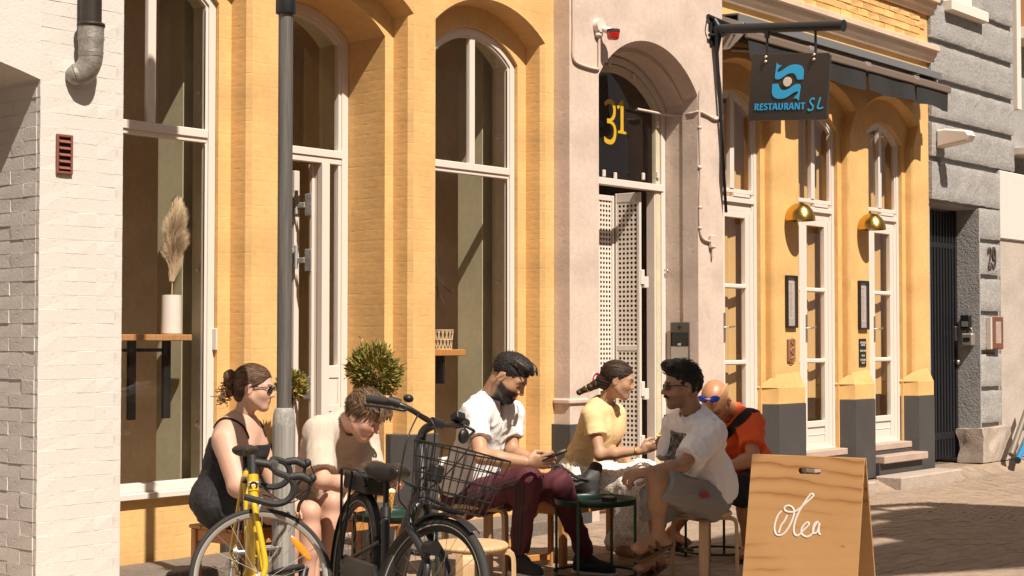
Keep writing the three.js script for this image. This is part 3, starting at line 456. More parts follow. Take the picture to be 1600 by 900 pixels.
// ---------------------------------------------------------------- yellow restaurant house
{
  const ox = 2.4, Z = -0.05, B = thing('restaurant_house', 'yellow restaurant house front with three arched french doors', 'house', [-2.4, 0, 0]);
  const X0 = -4.64 + ox, X1 = -0.065 + ox, cs = [-3.935, -2.415, -0.96].map((c) => c + ox);
  const archN = (cx, hj, hA, ys, rise) => { const p = arch(cx, hA, -0.1, ys, rise, 26); return [p[0], p[1], [cx + hj, ys - 0.26], [cx + hA, ys - 0.02], ...p.slice(2), [cx - hA, ys - 0.02], [cx - hj, ys - 0.26]].map(([x, y]) => (y < 1 ? [cx + Math.sign(x - cx) * hj, y] : [x, y])); };
  const hi = 0.435, inn = cs.map((c) => arch(c, hi + 0.002, 0.3, 3.6, 0.2));
  const o2 = cs.map((c) => archN(c, 0.52, 0.62, 3.8, 0.25)), pier = cs.map((c) => archN(c, 0.53, 0.655, 3.84, 0.24)), o1 = cs.map((c) => archN(c, 0.515, 0.63, 3.82, 0.24));
  const wallPts = [[X0, -0.2], [X1, -0.2], [X1, 8], [X0, 8]];
  const front = [slab(wallPts, Z - 0.012, Z, pier.map((o) => o.slice().reverse()))];
  for (let k = 0; k < 3; k++) front.push(loft([[pier[k], Z], [o1[k], Z - 0.03], [o2[k], Z - 0.1]]));
  obj('wall', front, MAT.yellowR, B);
  obj('recess_wall', [slab(wallPts, -0.24, Z - 0.1, inn.map((o) => o.slice().reverse()))], MAT.yellowR, B);
  obj('inner_jamb', [slab(wallPts, -0.7, -0.241, inn.map((o) => o.slice().reverse()))], MAT.yellowR, B);
  obj('roof', bx(X0, X1, 8, 8.1, -6, Z), MAT.plinth, B);
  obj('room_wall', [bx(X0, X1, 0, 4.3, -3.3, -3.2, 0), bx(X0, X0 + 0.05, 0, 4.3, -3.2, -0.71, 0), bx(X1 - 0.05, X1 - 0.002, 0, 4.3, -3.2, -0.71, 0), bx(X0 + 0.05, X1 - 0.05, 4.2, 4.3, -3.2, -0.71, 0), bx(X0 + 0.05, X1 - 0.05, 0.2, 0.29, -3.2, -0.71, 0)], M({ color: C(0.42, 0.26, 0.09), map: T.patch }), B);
  // curtains hanging inside the doors
  for (let k = 0; k < 3; k++) {
    const pts = []; for (let i = 0; i <= 60; i++) pts.push([cs[k] - 0.42 + 0.85 * i / 60, -0.34 + 0.008 * Math.sin(i * 0.55) + 0.003 * Math.sin(i * 1.3 + k)]);
    const pos = []; for (let i = 0; i < 60; i++) { const [a, z] = pts[i], [b, w] = pts[i + 1]; const y0 = 0.85, y1 = 3.7; pos.push(a, y0, z, b, y0, w, b, y1, w, a, y0, z, b, y1, w, a, y1, z); }
    const g = new THREE.BufferGeometry(); g.setAttribute('position', new THREE.Float32BufferAttribute(pos, 3)); g.computeVertexNormals();
    obj('curtain', uvm(g), M({ color: C(0.52, 0.33, 0.13), roughness: 0.95 }), B);
  }
  // pier bases: dark plinth, yellow base course with a sloping top and chamfer stops
  for (const [a, b, k] of [[-3.42, -2.91, 0], [-1.9, -1.47, 1], [-0.45, -0.066, 2]]) {
    const l = a + ox, r = b + ox, rr = k < 2 ? r + 0.1 : r, ll = l - 0.1, fp = (d) => [[ll, -0.24], [rr, -0.24], [r + d * 0.3, d], [l - d * 0.3, d]];
    obj('plinth', slab(fp(0).map(([x, z]) => [x, -z]).reverse(), 0.0, 0.825, [], 0.004).rotateX(-Math.PI / 2), MAT.plinth, B);
    obj('pier_base', [slab(fp(-0.006).map(([x, z]) => [x, -z]).reverse(), 0.826, 0.99, [], 0.004).rotateX(-Math.PI / 2)], MAT.yellowR, B);
    const s = new THREE.BufferGeometry(), q = [[ll, 0.985, -0.2], [l - 0.004, 0.985, -0.012], [r + 0.004, 0.985, -0.012], [rr, 0.985, -0.2], [l + 0.03, 1.11, Z], [r - 0.05, 1.13, Z]];
    s.setAttribute('position', new THREE.Float32BufferAttribute([...q[1], ...q[2], ...q[5], ...q[1], ...q[5], ...q[4], ...q[0], ...q[1], ...q[4]], 3)); s.computeVertexNormals();
    obj('base_slope', uvm(s), MAT.yellowR, B);
  }
  // french doors
  for (let k = 0; k < 3; k++) {
    const c = cs[k], z0 = -0.235, z1 = -0.19, out = arch(c, hi, 0.3, 3.598, 0.2), f = obj('french_door', [ring(out, inset(c, hi, 0.3, 3.598, 0.2, 0.05), z0, z1), bx(c - hi + 0.05, c + hi - 0.05, 2.74, 2.79, z0, z1 + 0.006), bx(c - hi + 0.05, c + hi - 0.05, 2.83, 2.87, z0, z1 - 0.004), bx(c + 0.02, c + 0.3, 2.795, 2.825, z0, z1 + 0.012)], MAT.frame, B);
    obj('sash', [ring(inset(c, hi, 0.3, 3.598, 0.2, 0.048), inset(c, hi, 0.3, 3.598, 0.2, 0.075), z0, z1 - 0.01)], MAT.frame, f);
    obj('mullion', bx(c - 0.035, c + 0.035, 2.87, 3.77, z0, z1 + 0.004), MAT.frame, f);
    const gl = inset(c, hi, 0.3, 3.598, 0.2, 0.06).map(([x, y]) => [x, Math.max(y, 2.87)]);
    obj('pane', paneOf(halfArch(gl, c - 0.033, -1), z0 + 0.015), glass, f); obj('pane', paneOf(halfArch(gl, c + 0.033, 1), z0 + 0.015), glass, f);
    // two leaves, set a little behind the frame
    const xm = c - 0.12, leaf = (a, b, label) => {
      const d = obj('door_leaf', [bx(a, a + 0.07, 0.33, 2.66, z0 - 0.02, z1 - 0.015), bx(b - 0.07, b, 0.33, 2.66, z0 - 0.02, z1 - 0.015), bx(a + 0.07, b - 0.07, 2.6, 2.66, z0 - 0.02, z1 - 0.018), bx(a + 0.07, b - 0.07, 0.33, 0.4, z0 - 0.02, z1 - 0.018), bx(a + 0.07, b - 0.07, 0.4, 0.56, z0 - 0.02, z1 - 0.026), bx(a + 0.07, b - 0.07, 0.56, 0.62, z0 - 0.02, z1 - 0.01), bx(a + 0.07, b - 0.07, 0.475, 0.49, z0, z1 - 0.02)], MAT.frame, f);
      for (const y of [1.23, 1.95]) obj('glazing_bar', bx(a + 0.06, b - 0.06, y - 0.022, y + 0.022, z0 - 0.02, z1 - 0.008, 0.01), MAT.frame, d);
      for (const [y0, y1] of [[0.62, 1.21], [1.25, 1.93], [1.97, 2.6]]) obj('pane', paneOf([[a + 0.07, y0], [b - 0.07, y0], [b - 0.07, y1], [a + 0.07, y1]], z0), glass, d);
      return d;
    };
    leaf(c - hi + 0.055, xm - 0.06); const r = leaf(xm - 0.055, c + hi - 0.11);
    obj('door_head', bx(c - hi + 0.05, c + hi - 0.05, 2.66, 2.74, z0, z1 - 0.02), MAT.frame, f);
    obj('jamb_lining', [bx(c + hi - 0.11, c + hi - 0.05, 0.33, 2.66, z0 - 0.01, z1 - 0.008)], MAT.frame, f);
    obj('handle', [bar(V(xm, 1.56, z1 - 0.015), V(xm, 1.56, z1 + 0.04), 0.008), bar(V(xm, 1.56, z1 + 0.04), V(xm + 0.1, 1.57, z1 + 0.035), 0.008), bx(xm - 0.018, xm + 0.018, 1.42, 1.7, z1 - 0.015, z1 - 0.009)], MAT.steel, r);
  }
  // door sills and steps
  cs.forEach((c, k) => { obj('door_sill', bx(c - 0.44, c + 0.44, 0.27, 0.335, -0.25, -0.05, 0.006), MAT.sill, B); obj('door_sill', bx(c - 0.5, c + 0.52, 0.145, 0.225, -0.2, 0.1, 0.008), MAT.sill, B); obj('step_riser', bx(c - 0.5, c + 0.5, -0.1, 0.145, -0.2, 0.04), MAT.plinth, B); obj('step_riser', bx(c - 0.45, c + 0.45, 0.225, 0.27, -0.2, -0.06), MAT.plinth, B); if (k) obj('step', bx(c - 0.6, c + (k > 1 ? 0.85 : 0.3), -0.12, 0.025, 0.04, 0.34, 0.012), MAT.granite, B, k > 1 ? 'low granite step before the right door' : undefined); });
  // wall above: mouldings and a band of bare painted brick
  const mould = (y, h, d, name) => { const prof = [[0, 0], [d * 0.35, 0], [d * 0.45, h * 0.2], [d * 0.7, h * 0.32], [d * 0.8, h * 0.6], [d, h * 0.66], [d, h * 0.93], [d * 0.85, h], [0, h + 0.02]]; const g = slab(prof, 0, X1 - X0 + 0.06).rotateY(-Math.PI / 2).scale(1, 1, 1); g.applyMatrix4(new THREE.Matrix4().makeScale(1, 1, -1)); obj(name, flat(g.applyMatrix4(new THREE.Matrix4().makeTranslation(X1 + 0.06, y, 0)).rotateY(0)), M({ color: C(0.78, 0.6, 0.46), map: T.patch, roughness: 0.75 }), B); };
  const mouldBar = (y, h, d, name) => { const prof = [[Z, 0], [Z + d * 0.3, 0], [Z + d * 0.45, h * 0.22], [Z + d * 0.65, h * 0.35], [Z + d * 0.75, h * 0.6], [Z + d, h * 0.66], [Z + d, h * 0.92], [Z + d * 0.8, h], [Z, h + 0.02]]; const s = new THREE.Shape(prof.map((p) => new THREE.Vector2(...p))); const g = new THREE.ExtrudeGeometry(s, { depth: X1 - X0 + 0.05, bevelEnabled: false }); g.rotateY(-Math.PI / 2); /* x->z, z->-x */ g.translate(X1 + 0.05, y, 0); const m = g; obj(name, uvm(m), MAT.mouldC, B); };
  void mould;
  MAT.mouldC = M({ color: C(0.78, 0.58, 0.43), map: T.patch, roughness: 0.75 });
  mouldBar(4.56, 0.19, 0.13, 'string_course'); mouldBar(5.1, 0.2, 0.14, 'string_course');
  const mats = [0.92, 1, 1.06, 0.97].map((k) => tone(MAT.yellowR, k)), S = brickSet(0.235, 0.07, 0.03, mats, 8, 131, 0.01); let k = 0; const r = rngOf(77);
  for (let j = 0; j < 4; j++) for (let x = X0 + (j % 2 ? 0.0 : 0.12) + 0.12; x < X1 - 0.1; x += 0.243) placeBrick(S, k++, x, 4.81 + j * 0.0775, Z - 0.006 + 0.006 * r(), (r() - 0.5) * 0.01, B);
}
{ // brass half-dome wall lamps
  const lamp = thing('wall_lamp', 'brass half-dome wall lamp between the left and middle doors', 'wall lamp', [-3.1, 2.6, -0.05]);
  const dome = new THREE.SphereGeometry(0.155, 36, 18, 0, Math.PI * 2, 0, Math.PI / 2); dome.scale(0.92, 1.12, 1.0).translate(0, 0, 0.1);
  const p = dome.attributes.position; for (let i = 0; i < p.count; i++) if (p.getZ(i) < 0.0) p.setZ(i, 0.0); dome.computeVertexNormals();
  obj('shade', dome, MAT.brass, lamp); obj('back_plate', bar(V(0, 0.07, -0.004), V(0, 0.07, 0.02), 0.07, 0.07, 24), MAT.brass, lamp);
  obj('bulb', ball(V(0, 0.03, 0.1), 0.04, 14), M({ color: C(0.8, 0.76, 0.68), roughness: 0.3 }), lamp);
  const b = lamp.clone(); b.name = numbered('wall_lamp'); b.position.set(-1.63, 2.59, -0.05); b.userData.label = 'brass half-dome wall lamp left of the rightmost french door'; scene.add(b);
  // glazed menu boxes
  const mb = thing('menu_box', 'black framed menu case under the left brass lamp', 'menu case', [-3.12, 1.56, -0.05]);
  obj('frame', [bx(-0.1, -0.08, 0, 0.51, 0, 0.035), bx(0.08, 0.1, 0, 0.51, 0, 0.035), bx(-0.08, 0.08, 0.49, 0.51, 0, 0.035), bx(-0.08, 0.08, 0, 0.02, 0, 0.035)], MAT.black, mb);
  obj('menu_sheet', bx(-0.078, 0.078, 0.02, 0.49, 0.002, 0.008, 0), M({ color: C(0.4, 0.34, 0.3) }), mb);
  const menuTex = (() => { const c = document.createElement('canvas'); c.width = 96; c.height = 256; const g = c.getContext('2d'); g.fillStyle = '#b9aaa0'; g.fillRect(0, 0, 96, 256); g.fillStyle = '#6d625c'; const q = rngOf(4); for (let y = 20; y < 240; y += 8) { const w = 20 + q() * 46; g.fillRect(48 - w / 2, y, w, 2.5); } const t = new THREE.CanvasTexture(c); t.colorSpace = THREE.SRGBColorSpace; return t; })();
  const sg = new THREE.PlaneGeometry(0.11, 0.38).translate(0, 0.27, 0.0095); obj('print', sg, M({ map: menuTex }), mb);
  obj('pane', paneOf([[-0.079, 0.02], [0.079, 0.02], [0.079, 0.49], [-0.079, 0.49]], 0.03), glass, mb);
  const m2 = mb.clone(); m2.name = numbered('menu_box'); m2.position.set(-1.65, 1.55, -0.05); m2.userData.label = 'black framed menu case above the black hours plate'; scene.add(m2);
  // carved plaque and opening hours plate
  const pq = thing('carved_plaque', 'small brown carved plaque below the left menu case', 'plaque', [-3.12, 1.23, -0.05]);
  const br = M({ color: C(0.22, 0.1, 0.055), roughness: 0.6 }); obj('board', bx(-0.07, 0.07, 0, 0.22, 0, 0.02), br, pq);
  obj('carving', [tube([V(-0.03, 0.03, 0.021), V(0.04, 0.06, 0.022), V(-0.035, 0.11, 0.022), V(0.035, 0.15, 0.022), V(-0.02, 0.19, 0.021)], 0.007, 6), tube([V(-0.045, 0.015, 0.02), V(-0.045, 0.205, 0.02), V(0.045, 0.205, 0.02), V(0.045, 0.015, 0.02)], 0.004, 5, 40, true)], tone(br, 1.8), pq);
  const hp = thing('hours_plate', 'black opening hours plate below the right menu case', 'sign', [-1.66, 1.165, -0.05]);
  obj('board', bx(-0.075, 0.075, 0, 0.29, 0, 0.012), MAT.black, hp);
  const L = [['OPENING', 0.25], ['HOURS', 0.225], ['MON-SUN', 0.165], ['12-22', 0.115], ['KITCHEN', 0.07], ['12-21', 0.04]]; obj('lettering', L.map(([s, y]) => text(s, 0.02, 0.001, F).translate(0, y, 0.0125)), M({ color: C(0.6, 0.58, 0.54) }), hp);
}
{ // black awning rolled almost fully in
  const A = thing('awning', 'black awning rolled in above the restaurant doors', 'awning', [-2.4, 4.05, -0.05]);
  const x0 = -2.1, x1 = 2.06, cm = M({ color: C(0.022, 0.021, 0.022), roughness: 0.9, bumpMap: rep(T.cloth, 3), bumpScale: 0.012 });
  obj('hood', [slab([[0.0, 0.35], [0.29, 0.335], [0.3, 0.325], [0.3, 0.255], [0.285, 0.25], [0.285, 0.32], [0, 0.335]].reverse(), 0, x1 - x0).rotateY(-Math.PI / 2).translate(x1, 0, 0)], M({ color: C(0.26, 0.26, 0.26), roughness: 0.45, metalness: 0.5 }), A);
  each('end_plate', [slab([[0, 0.02], [0.2, 0.02], [0.37, 0.15], [0.34, 0.24], [0.12, 0.33], [0, 0.33]], 0, 0.012).rotateY(-Math.PI / 2).translate(x0 + 0.01, 0, 0), slab([[0, 0.02], [0.2, 0.02], [0.3, 0.15], [0.3, 0.24], [0.12, 0.32], [0, 0.32]], 0, 0.012).rotateY(-Math.PI / 2).translate(x1 - 0.1, 0, 0)], M({ color: C(0.42, 0.38, 0.33), roughness: 0.6 }), A);
  const panels = [[x0 + 0.02, -0.98], [-0.92, 0.14], [0.2, 1.22], [1.28, x1 - 0.02]];
  for (const [a, b] of panels) obj('fabric', [slab([[0.1, 0.285], [0.375, 0.185], [0.375, 0.165], [0.1, 0.265]].reverse(), 0, b - a).rotateY(-Math.PI / 2).translate(b, 0, 0)], cm, A);
  obj('roller', [bar(V(x0 + 0.02, 0.2, 0.13), V(x1 - 0.1, 0.2, 0.13), 0.07, 0.07, 18)], cm, A);
  obj('front_bar', [bx(x0 - 0.01, x1 + 0.02, 0.095, 0.165, 0.36, 0.4, 0.008), bx(x0 - 0.01, x1 + 0.02, 0.165, 0.178, 0.352, 0.38, 0.003)], M({ color: C(0.28, 0.21, 0.165), roughness: 0.4, metalness: 0.5 }), A);
  each('bar_clip', [-0.95, 0.17, 1.25].map((x) => bx(x - 0.05, x + 0.05, 0.14, 0.182, 0.35, 0.402)), MAT.alu, A);
  panels.forEach(([a, b], k) => { // valance hanging in soft folds
    const g = new THREE.PlaneGeometry(b - a, 0.2, 60, 8).translate((a + b) / 2, 0.0, 0.378), p = g.attributes.position;
    for (let i = 0; i < p.count; i++) { const x = p.getX(i), y = p.getY(i), t = clamp((0.1 - y) / 0.2), e = Math.min(x - a, b - x) / (b - a); p.setZ(i, p.getZ(i) + t * (0.014 * Math.sin(x * 9 + k * 2) + 0.03 * (fbm(x * 5, y * 3, k, 3) - 0.5) + 0.02 * (0.5 - e))); p.setY(i, y - t * 0.012 * Math.sin(x * 7 + k * 2.1)); p.setX(i, x + t * 0.02 * (x > (a + b) / 2 ? -1 : 1) * (0.5 - e)); }
    g.computeVertexNormals(); obj('valance', g, cm, A);
  });
  obj('arm', [bar(V(x0 + 0.25, 0.07, 0.05), V(x0 + 0.9, 0.09, 0.34), 0.02), bar(V(x1 - 0.3, 0.07, 0.05), V(x1 - 0.95, 0.09, 0.34), 0.02)], M({ color: C(0.4, 0.3, 0.22), roughness: 0.5 }), A);
}
{ // hanging restaurant sign on a long bracket
  const X = -4.8, S = thing('hanging_sign', 'dark square sign reading RESTAURANT SL hanging from black bracket', 'sign', [X, 3.33, 0.16]);
  const z = (v) => v - 0.16;
  obj('bracket', [bar(V(0, 0.865, z(0.2)), V(0, 0.735, z(1.45)), 0.043, 0.043, 18), bar(V(0, 0.735, z(1.45)), V(0, 0.734, z(1.458)), 0.05, 0.05, 18), bx(-0.05, 0.05, 0.72, 0.95, 0, 0.02), bar(V(-0.1, 0.97, 0.02), V(0.32, 0.93, 0.03), 0.02), bar(V(0, 0.95, 0.02), V(0, 0.8, 0.12), 0.03), tube([V(-0.1, 0.95, 0.02), V(-0.13, 0.9, 0.05), V(-0.1, 0.83, 0.03)], 0.008, 6), tube([V(0.3, 0.93, 0.03), V(0.33, 0.88, 0.05), V(0.28, 0.85, 0.04)], 0.008, 6), bar(V(-0.1, 0.8, 0.03), V(0.05, 0.82, 0.06), 0.014)], MAT.iron, S);
  obj('stay', [bar(V(0.0, 0.86, 0.06), V(0.0, 0.66, 0.045), 0.045, 0.018, 14), bar(V(0.0, 0.68, 0.045), V(0.18, -0.75, 0.02), 0.017, 0.014, 10)], MAT.iron, S);
  const w0 = z(0.58), w1 = z(1.345), rr = 0.03;
  const sh = new THREE.Shape(); sh.moveTo(w0 + rr, 0); sh.lineTo(w1 - rr, 0); sh.quadraticCurveTo(w1, 0, w1, rr); sh.lineTo(w1, 0.555 - rr); sh.quadraticCurveTo(w1, 0.555, w1 - rr, 0.555); sh.lineTo(w0 + rr, 0.575); sh.quadraticCurveTo(w0, 0.575, w0, 0.575 - rr); sh.lineTo(w0, rr); sh.quadraticCurveTo(w0, 0, w0 + rr, 0);
  const bg = new THREE.ExtrudeGeometry(sh, { depth: 0.014, bevelEnabled: true, bevelSize: 0.003, bevelThickness: 0.003, bevelSegments: 1 }); bg.translate(0, 0, 0); bg.rotateY(-Math.PI / 2); const hang = (g) => g.translate(0, -0.58, -w0).rotateX(0.076).translate(0, 0.6, w0); hang(bg); // sign plane faces -x and hangs a little down at its outer end
  const board = obj('sign_board', uvm(bg), M({ color: C(0.04, 0.034, 0.031), roughness: 0.5 }), S);
  const face = (g) => hang(g.rotateY(-Math.PI / 2).translate(-0.0195, 0, 0)), cz = (w0 + w1) / 2;
  for (const k of [0.145, 0.615]) obj('hanger', [bar(V(-0.008, 0.5, w0 + k), V(-0.008, 0.79 - 0.06 * k, w0 + k), 0.011), bx(-0.024, 0.008, 0.72, 0.78, w0 + k - 0.02, w0 + k + 0.02), bar(V(-0.008, 0.76, w0 + k), V(-0.008, 0.73, w0 + k), 0.018, 0.013)], MAT.black, S);
  for (const k of [0.145, 0.615]) for (const y of [0.545, 0.505]) obj('bolt', hang(ball(V(-0.024, y, w0 + k), 0.014, 10)), M({ color: C(0.75, 0.62, 0.48), roughness: 0.3, metalness: 0.7 }), S);
  const blue = M({ color: C(0.03, 0.44, 0.86), roughness: 0.5 });
  // two fish curled round a pearl: each is an S with a rounded head and a forked tail
  const fish = () => { const s = new THREE.Shape(); s.moveTo(-0.128, 0.055); s.lineTo(-0.118, 0.165); s.lineTo(-0.098, 0.145); s.lineTo(-0.065, 0.143); s.bezierCurveTo(-0.1, 0.115, -0.115, 0.09, -0.105, 0.085); s.bezierCurveTo(-0.05, 0.085, -0.03, 0.14, 0.05, 0.145); s.bezierCurveTo(0.13, 0.15, 0.15, 0.11, 0.15, 0.07); s.lineTo(0.15, 0.015); s.lineTo(0.095, 0.015); s.bezierCurveTo(0.085, 0.015, 0.085, 0.075, 0.03, 0.072); s.bezierCurveTo(-0.03, 0.07, -0.05, 0.02, -0.1, 0.022); s.bezierCurveTo(-0.13, 0.025, -0.128, 0.04, -0.128, 0.055); return new THREE.ExtrudeGeometry(s, { depth: 0.003, bevelEnabled: false, curveSegments: 14 }); };
  const f1 = fish().translate(0.0, 0.0, 0), f2 = fish().rotateZ(Math.PI);
  obj('emblem', [face(f1.translate(cz - 0.01, 0.325, 0)), face(f2.translate(cz - 0.01, 0.325, 0))], blue, board, 'two blue fish curled round a pale dot');
  obj('pearl', face(new THREE.CylinderGeometry(0.041, 0.041, 0.004, 30).rotateX(Math.PI / 2).translate(cz - 0.012, 0.325, 0.002)), M({ color: C(0.75, 0.68, 0.6) }), board);
  obj('lettering', [face(text('RESTAURANT', 0.058, 0.003, F).scale(1.0, 1, 1).translate(cz - 0.075, 0.115, 0))], blue, board);
  const stroke = (pts) => face(tube(pts.map(([x, y]) => V(x, y, 0)), 0.0085, 6, 40).scale(1, 1, 0.25).translate(cz + 0.24, 0.07, 0.001));
  obj('script_lettering', [stroke([[0.02, 0.095], [0.0, 0.105], [-0.022, 0.085], [-0.012, 0.06], [0.008, 0.04], [0.0, 0.01], [-0.03, 0.005], [-0.04, 0.018]]), stroke([[0.075, 0.115], [0.062, 0.07], [0.052, 0.03], [0.06, 0.02], [0.09, 0.02], [0.108, 0.03]])], blue, board);
}
// ---------------------------------------------------------------- grey stone house, number 29
{
  const B = thing('grey_stone_house', 'grey rusticated stone house front with barred black gate', 'house', [1, 0, 0]), ox = -1;
  obj('wall', [bx(-0.06 + ox, 2.3 + ox, 2.98, 8, -0.6, -0.055, 0), bx(1.19 + ox, 1.84 + ox, 0, 2.98, -0.6, -0.055, 0), bx(-0.06 + ox, 0.0 + ox, 0, 2.98, -0.6, -0.07, 0)], MAT.stoneSmooth, B);
  const blk = (x0, x1, y0, y1, seed) => { const g = new THREE.BoxGeometry(x1 - x0, y1 - y0, 0.1, Math.ceil((x1 - x0) / 0.05), Math.ceil((y1 - y0) / 0.05), 2), p = g.attributes.position, w = (x1 - x0) / 2, h = (y1 - y0) / 2; for (let i = 0; i < p.count; i++) { const x = p.getX(i), y = p.getY(i), z = p.getZ(i), n = fbm(x * 9 + seed, y * 9, z * 9 + seed, 3) - 0.5, e = Math.min(w - Math.abs(x), h - Math.abs(y)); p.setXYZ(i, x + 0.008 * n, y + (Math.abs(Math.abs(y) - h) < 1e-4 ? 0.02 * n : 0), z + (z > 0.04 ? 0.016 * n - (e < 0.02 ? 0.012 : 0) : 0)); } g.computeVertexNormals(); g.translate((x0 + x1) / 2 + ox, (y0 + y1) / 2, -0.05); return uvm(g); };
  const ys = [3.52, 3.965, 4.415, 4.865, 5.315, 5.77, 6.2];
  obj('stone_block', blk(-0.05, 1.8, 3.03, 3.45, 1), MAT.stone, B);
  ys.slice(0, -1).forEach((y, k) => obj('stone_block', blk(-0.05, 2.25, y, ys[k + 1] - 0.07, k * 3 + 2), MAT.stone, B));
  const q = [0.46, 0.89, 1.325, 1.785, 2.22, 2.645, 3.06]; q.slice(0, -1).forEach((y, k) => obj('stone_block', blk(1.19, 1.8, y, q[k + 1] - 0.055, k * 5 + 40), MAT.stone, B));
  obj('base_stone', (() => { const g = new THREE.BoxGeometry(0.85, 0.4, 0.3, 16, 8, 6), p = g.attributes.position; for (let i = 0; i < p.count; i++) { const n = fbm(p.getX(i) * 6, p.getY(i) * 6, p.getZ(i) * 6, 4) - 0.5; p.setXYZ(i, p.getX(i) + 0.06 * n, p.getY(i) + 0.05 * n, p.getZ(i) + 0.12 * n); } g.translate(1.5 + ox, 0.2, -0.1); g.computeVertexNormals(); return uvm(g); })(), MAT.granite, B, 'rough brown base stone');
  // window sill above and the window at the far edge
  obj('window_sill', [bx(0.28 + ox, 1.28 + ox, 5.2, 5.33, -0.1, 0.1, 0.012), bx(0.42 + ox, 1.0 + ox, 5.33, 6.6, -0.1, 0.012, 0.006)], M({ color: C(0.74, 0.66, 0.58), roughness: 0.7 }), B);
  const w = obj('window', [bx(2.3 + ox, 2.42 + ox, 4.3, 6.8, -0.2, 0.02), bx(2.42 + ox, 3.4 + ox, 5.2, 5.34, -0.2, 0.1), bx(2.42 + ox, 3.4 + ox, 3.75, 3.84, -0.2, 0.06)], M({ color: C(0.72, 0.64, 0.56) }), B); obj('blind', bx(2.42 + ox, 3.4 + ox, 5.34, 6.8, -0.2, -0.12, 0), M({ color: C(0.28, 0.12, 0.05) }), w);
  obj('far_wall', bx(2.42 + ox, 4 + ox, 3.3, 8, -0.6, -0.2, 0), MAT.stoneSmooth, B);
  // doorway: right flank, dark lintel underside, barred gate
  obj('door_flank', bx(1.17 + ox, 1.192 + ox, 0, 2.98, -0.62, -0.002, 0.002), MAT.stoneSmooth, B);
  obj('doorway_back', [bx(-0.1 + ox, 2 + ox, 0, 3.2, -2.7, -2.6, 0), bx(-0.1 + ox, -0.04 + ox, 0, 3.2, -2.6, -0.61, 0), bx(1.4 + ox, 1.46 + ox, 0, 3.2, -2.6, -0.62, 0), bx(-0.04 + ox, 1.4 + ox, 3.05, 3.2, -2.6, -0.61, 0)], MAT.stoneSmooth, B);
  const g = obj('gate', [bx(0.02 + ox, 1.17 + ox, 2.52, 2.58, -0.33, -0.29), bx(0.02 + ox, 1.17 + ox, 0.28, 0.36, -0.33, -0.29), bx(1.12 + ox, 1.17 + ox, 0.05, 2.97, -0.34, -0.28), bx(0.02 + ox, 0.06 + ox, 0.05, 2.97, -0.34, -0.28)], MAT.iron, B, 'black barred metal gate');
  for (let i = 0; i < 13; i++) obj('gate_bar', bx(0.09 + i * 0.08 + ox, 0.125 + i * 0.08 + ox, 0.06, 2.95, -0.325, -0.285, 0.006), MAT.iron, g);
  obj('lock', [bx(1.09 + ox, 1.14 + ox, 1.43, 1.6, -0.29, -0.265), ball(V(1.12 + ox, 1.18, -0.26), 0.03)], MAT.steel, g);
  // key safes on the flank
  const kx = 1.17 + ox; const ks = obj('key_safe', [bx(kx - 0.07, kx, 1.56, 1.74, -0.22, -0.1, 0.012)], MAT.black, B, 'black key safe'); obj('keypad', bx(kx - 0.074, kx - 0.07, 1.6, 1.66, -0.2, -0.12, 0), MAT.alu, ks);
  const k2 = obj('key_safe', [bx(kx - 0.09, kx, 1.37, 1.52, -0.2, -0.06, 0.015), tube([V(kx - 0.04, 1.52, -0.18), V(kx - 0.04, 1.58, -0.16), V(kx - 0.04, 1.58, -0.1), V(kx - 0.04, 1.52, -0.08)], 0.01, 6)], M({ color: C(0.34, 0.3, 0.27), roughness: 0.4, metalness: 0.4 }), B, 'grey padlock-shaped key safe'); obj('dial', bx(kx - 0.094, kx - 0.09, 1.43, 1.47, -0.17, -0.09, 0), MAT.black, k2);
  // number 29 carved dark
  obj('house_number', [text('29', 0.26, 0.03, FS).rotateZ(0.05).scale(0.6, 1, 1).translate(1.5 + ox, 2.42, -0.012)], M({ color: C(0.07, 0.05, 0.04) }), B, 'dark number 29 on the pier');
  // rusty letter box on the pier
  const rb = obj('letter_box', bx(1.38 + ox, 1.68 + ox, 1.33, 1.72, 0.0, 0.07, 0.01), M({ color: C(0.2, 0.075, 0.045), map: T.patch, roughness: 0.8 }), B, 'rusty brown letter box');
  obj('sticker', [bx(1.45 + ox, 1.6 + ox, 1.4, 1.66, 0.07, 0.073, 0)], M({ color: C(0.5, 0.4, 0.34), map: rep(T.stoneC, 3) }), rb); obj('edge', bx(1.335 + ox, 1.38 + ox, 1.33, 1.71, 0.0, 0.06), MAT.frameGrey, rb);
}
{ const l = thing('wall_light', 'white wedge-shaped wall light on the grey stone wall', 'wall light', [0.12, 3.72, 0.0]); obj('arm', slab([[0, -0.11], [0.0, 0.09], [0.1, 0.1], [0.36, 0.06], [0.4, 0.0], [0.36, -0.06]].reverse(), -0.09, 0.09, [], 0.02).rotateY(-Math.PI / 2), MAT.frame, l); obj('mount', bar(V(0, 0, -0.01), V(0, 0, 0.03), 0.08, 0.08, 20), MAT.frame, l); }
{ // next house: white above, pale grey below
  const B = thing('pale_house', 'pale plastered house beyond the grey stone front at right edge', 'house', [6, 0, 0]);
  obj('wall', bx(-4.16, 6, 0, 3.5, -0.7, -0.03, 0), M({ color: C(0.55, 0.48, 0.42), map: T.patch, bumpMap: T.plaster, bumpScale: 0.006 }), B);
  obj('fascia', bx(-4.2, 6, 2.67, 3.5, -0.2, 0.0, 0.01), MAT.white, B); obj('upper_wall', bx(-2, 6, 3.5, 8, -0.7, -0.25, 0), MAT.stoneSmooth, B);
  obj('roof', bx(-4, 6, 8, 8.1, -6, -0.1), MAT.plinth, B);
}
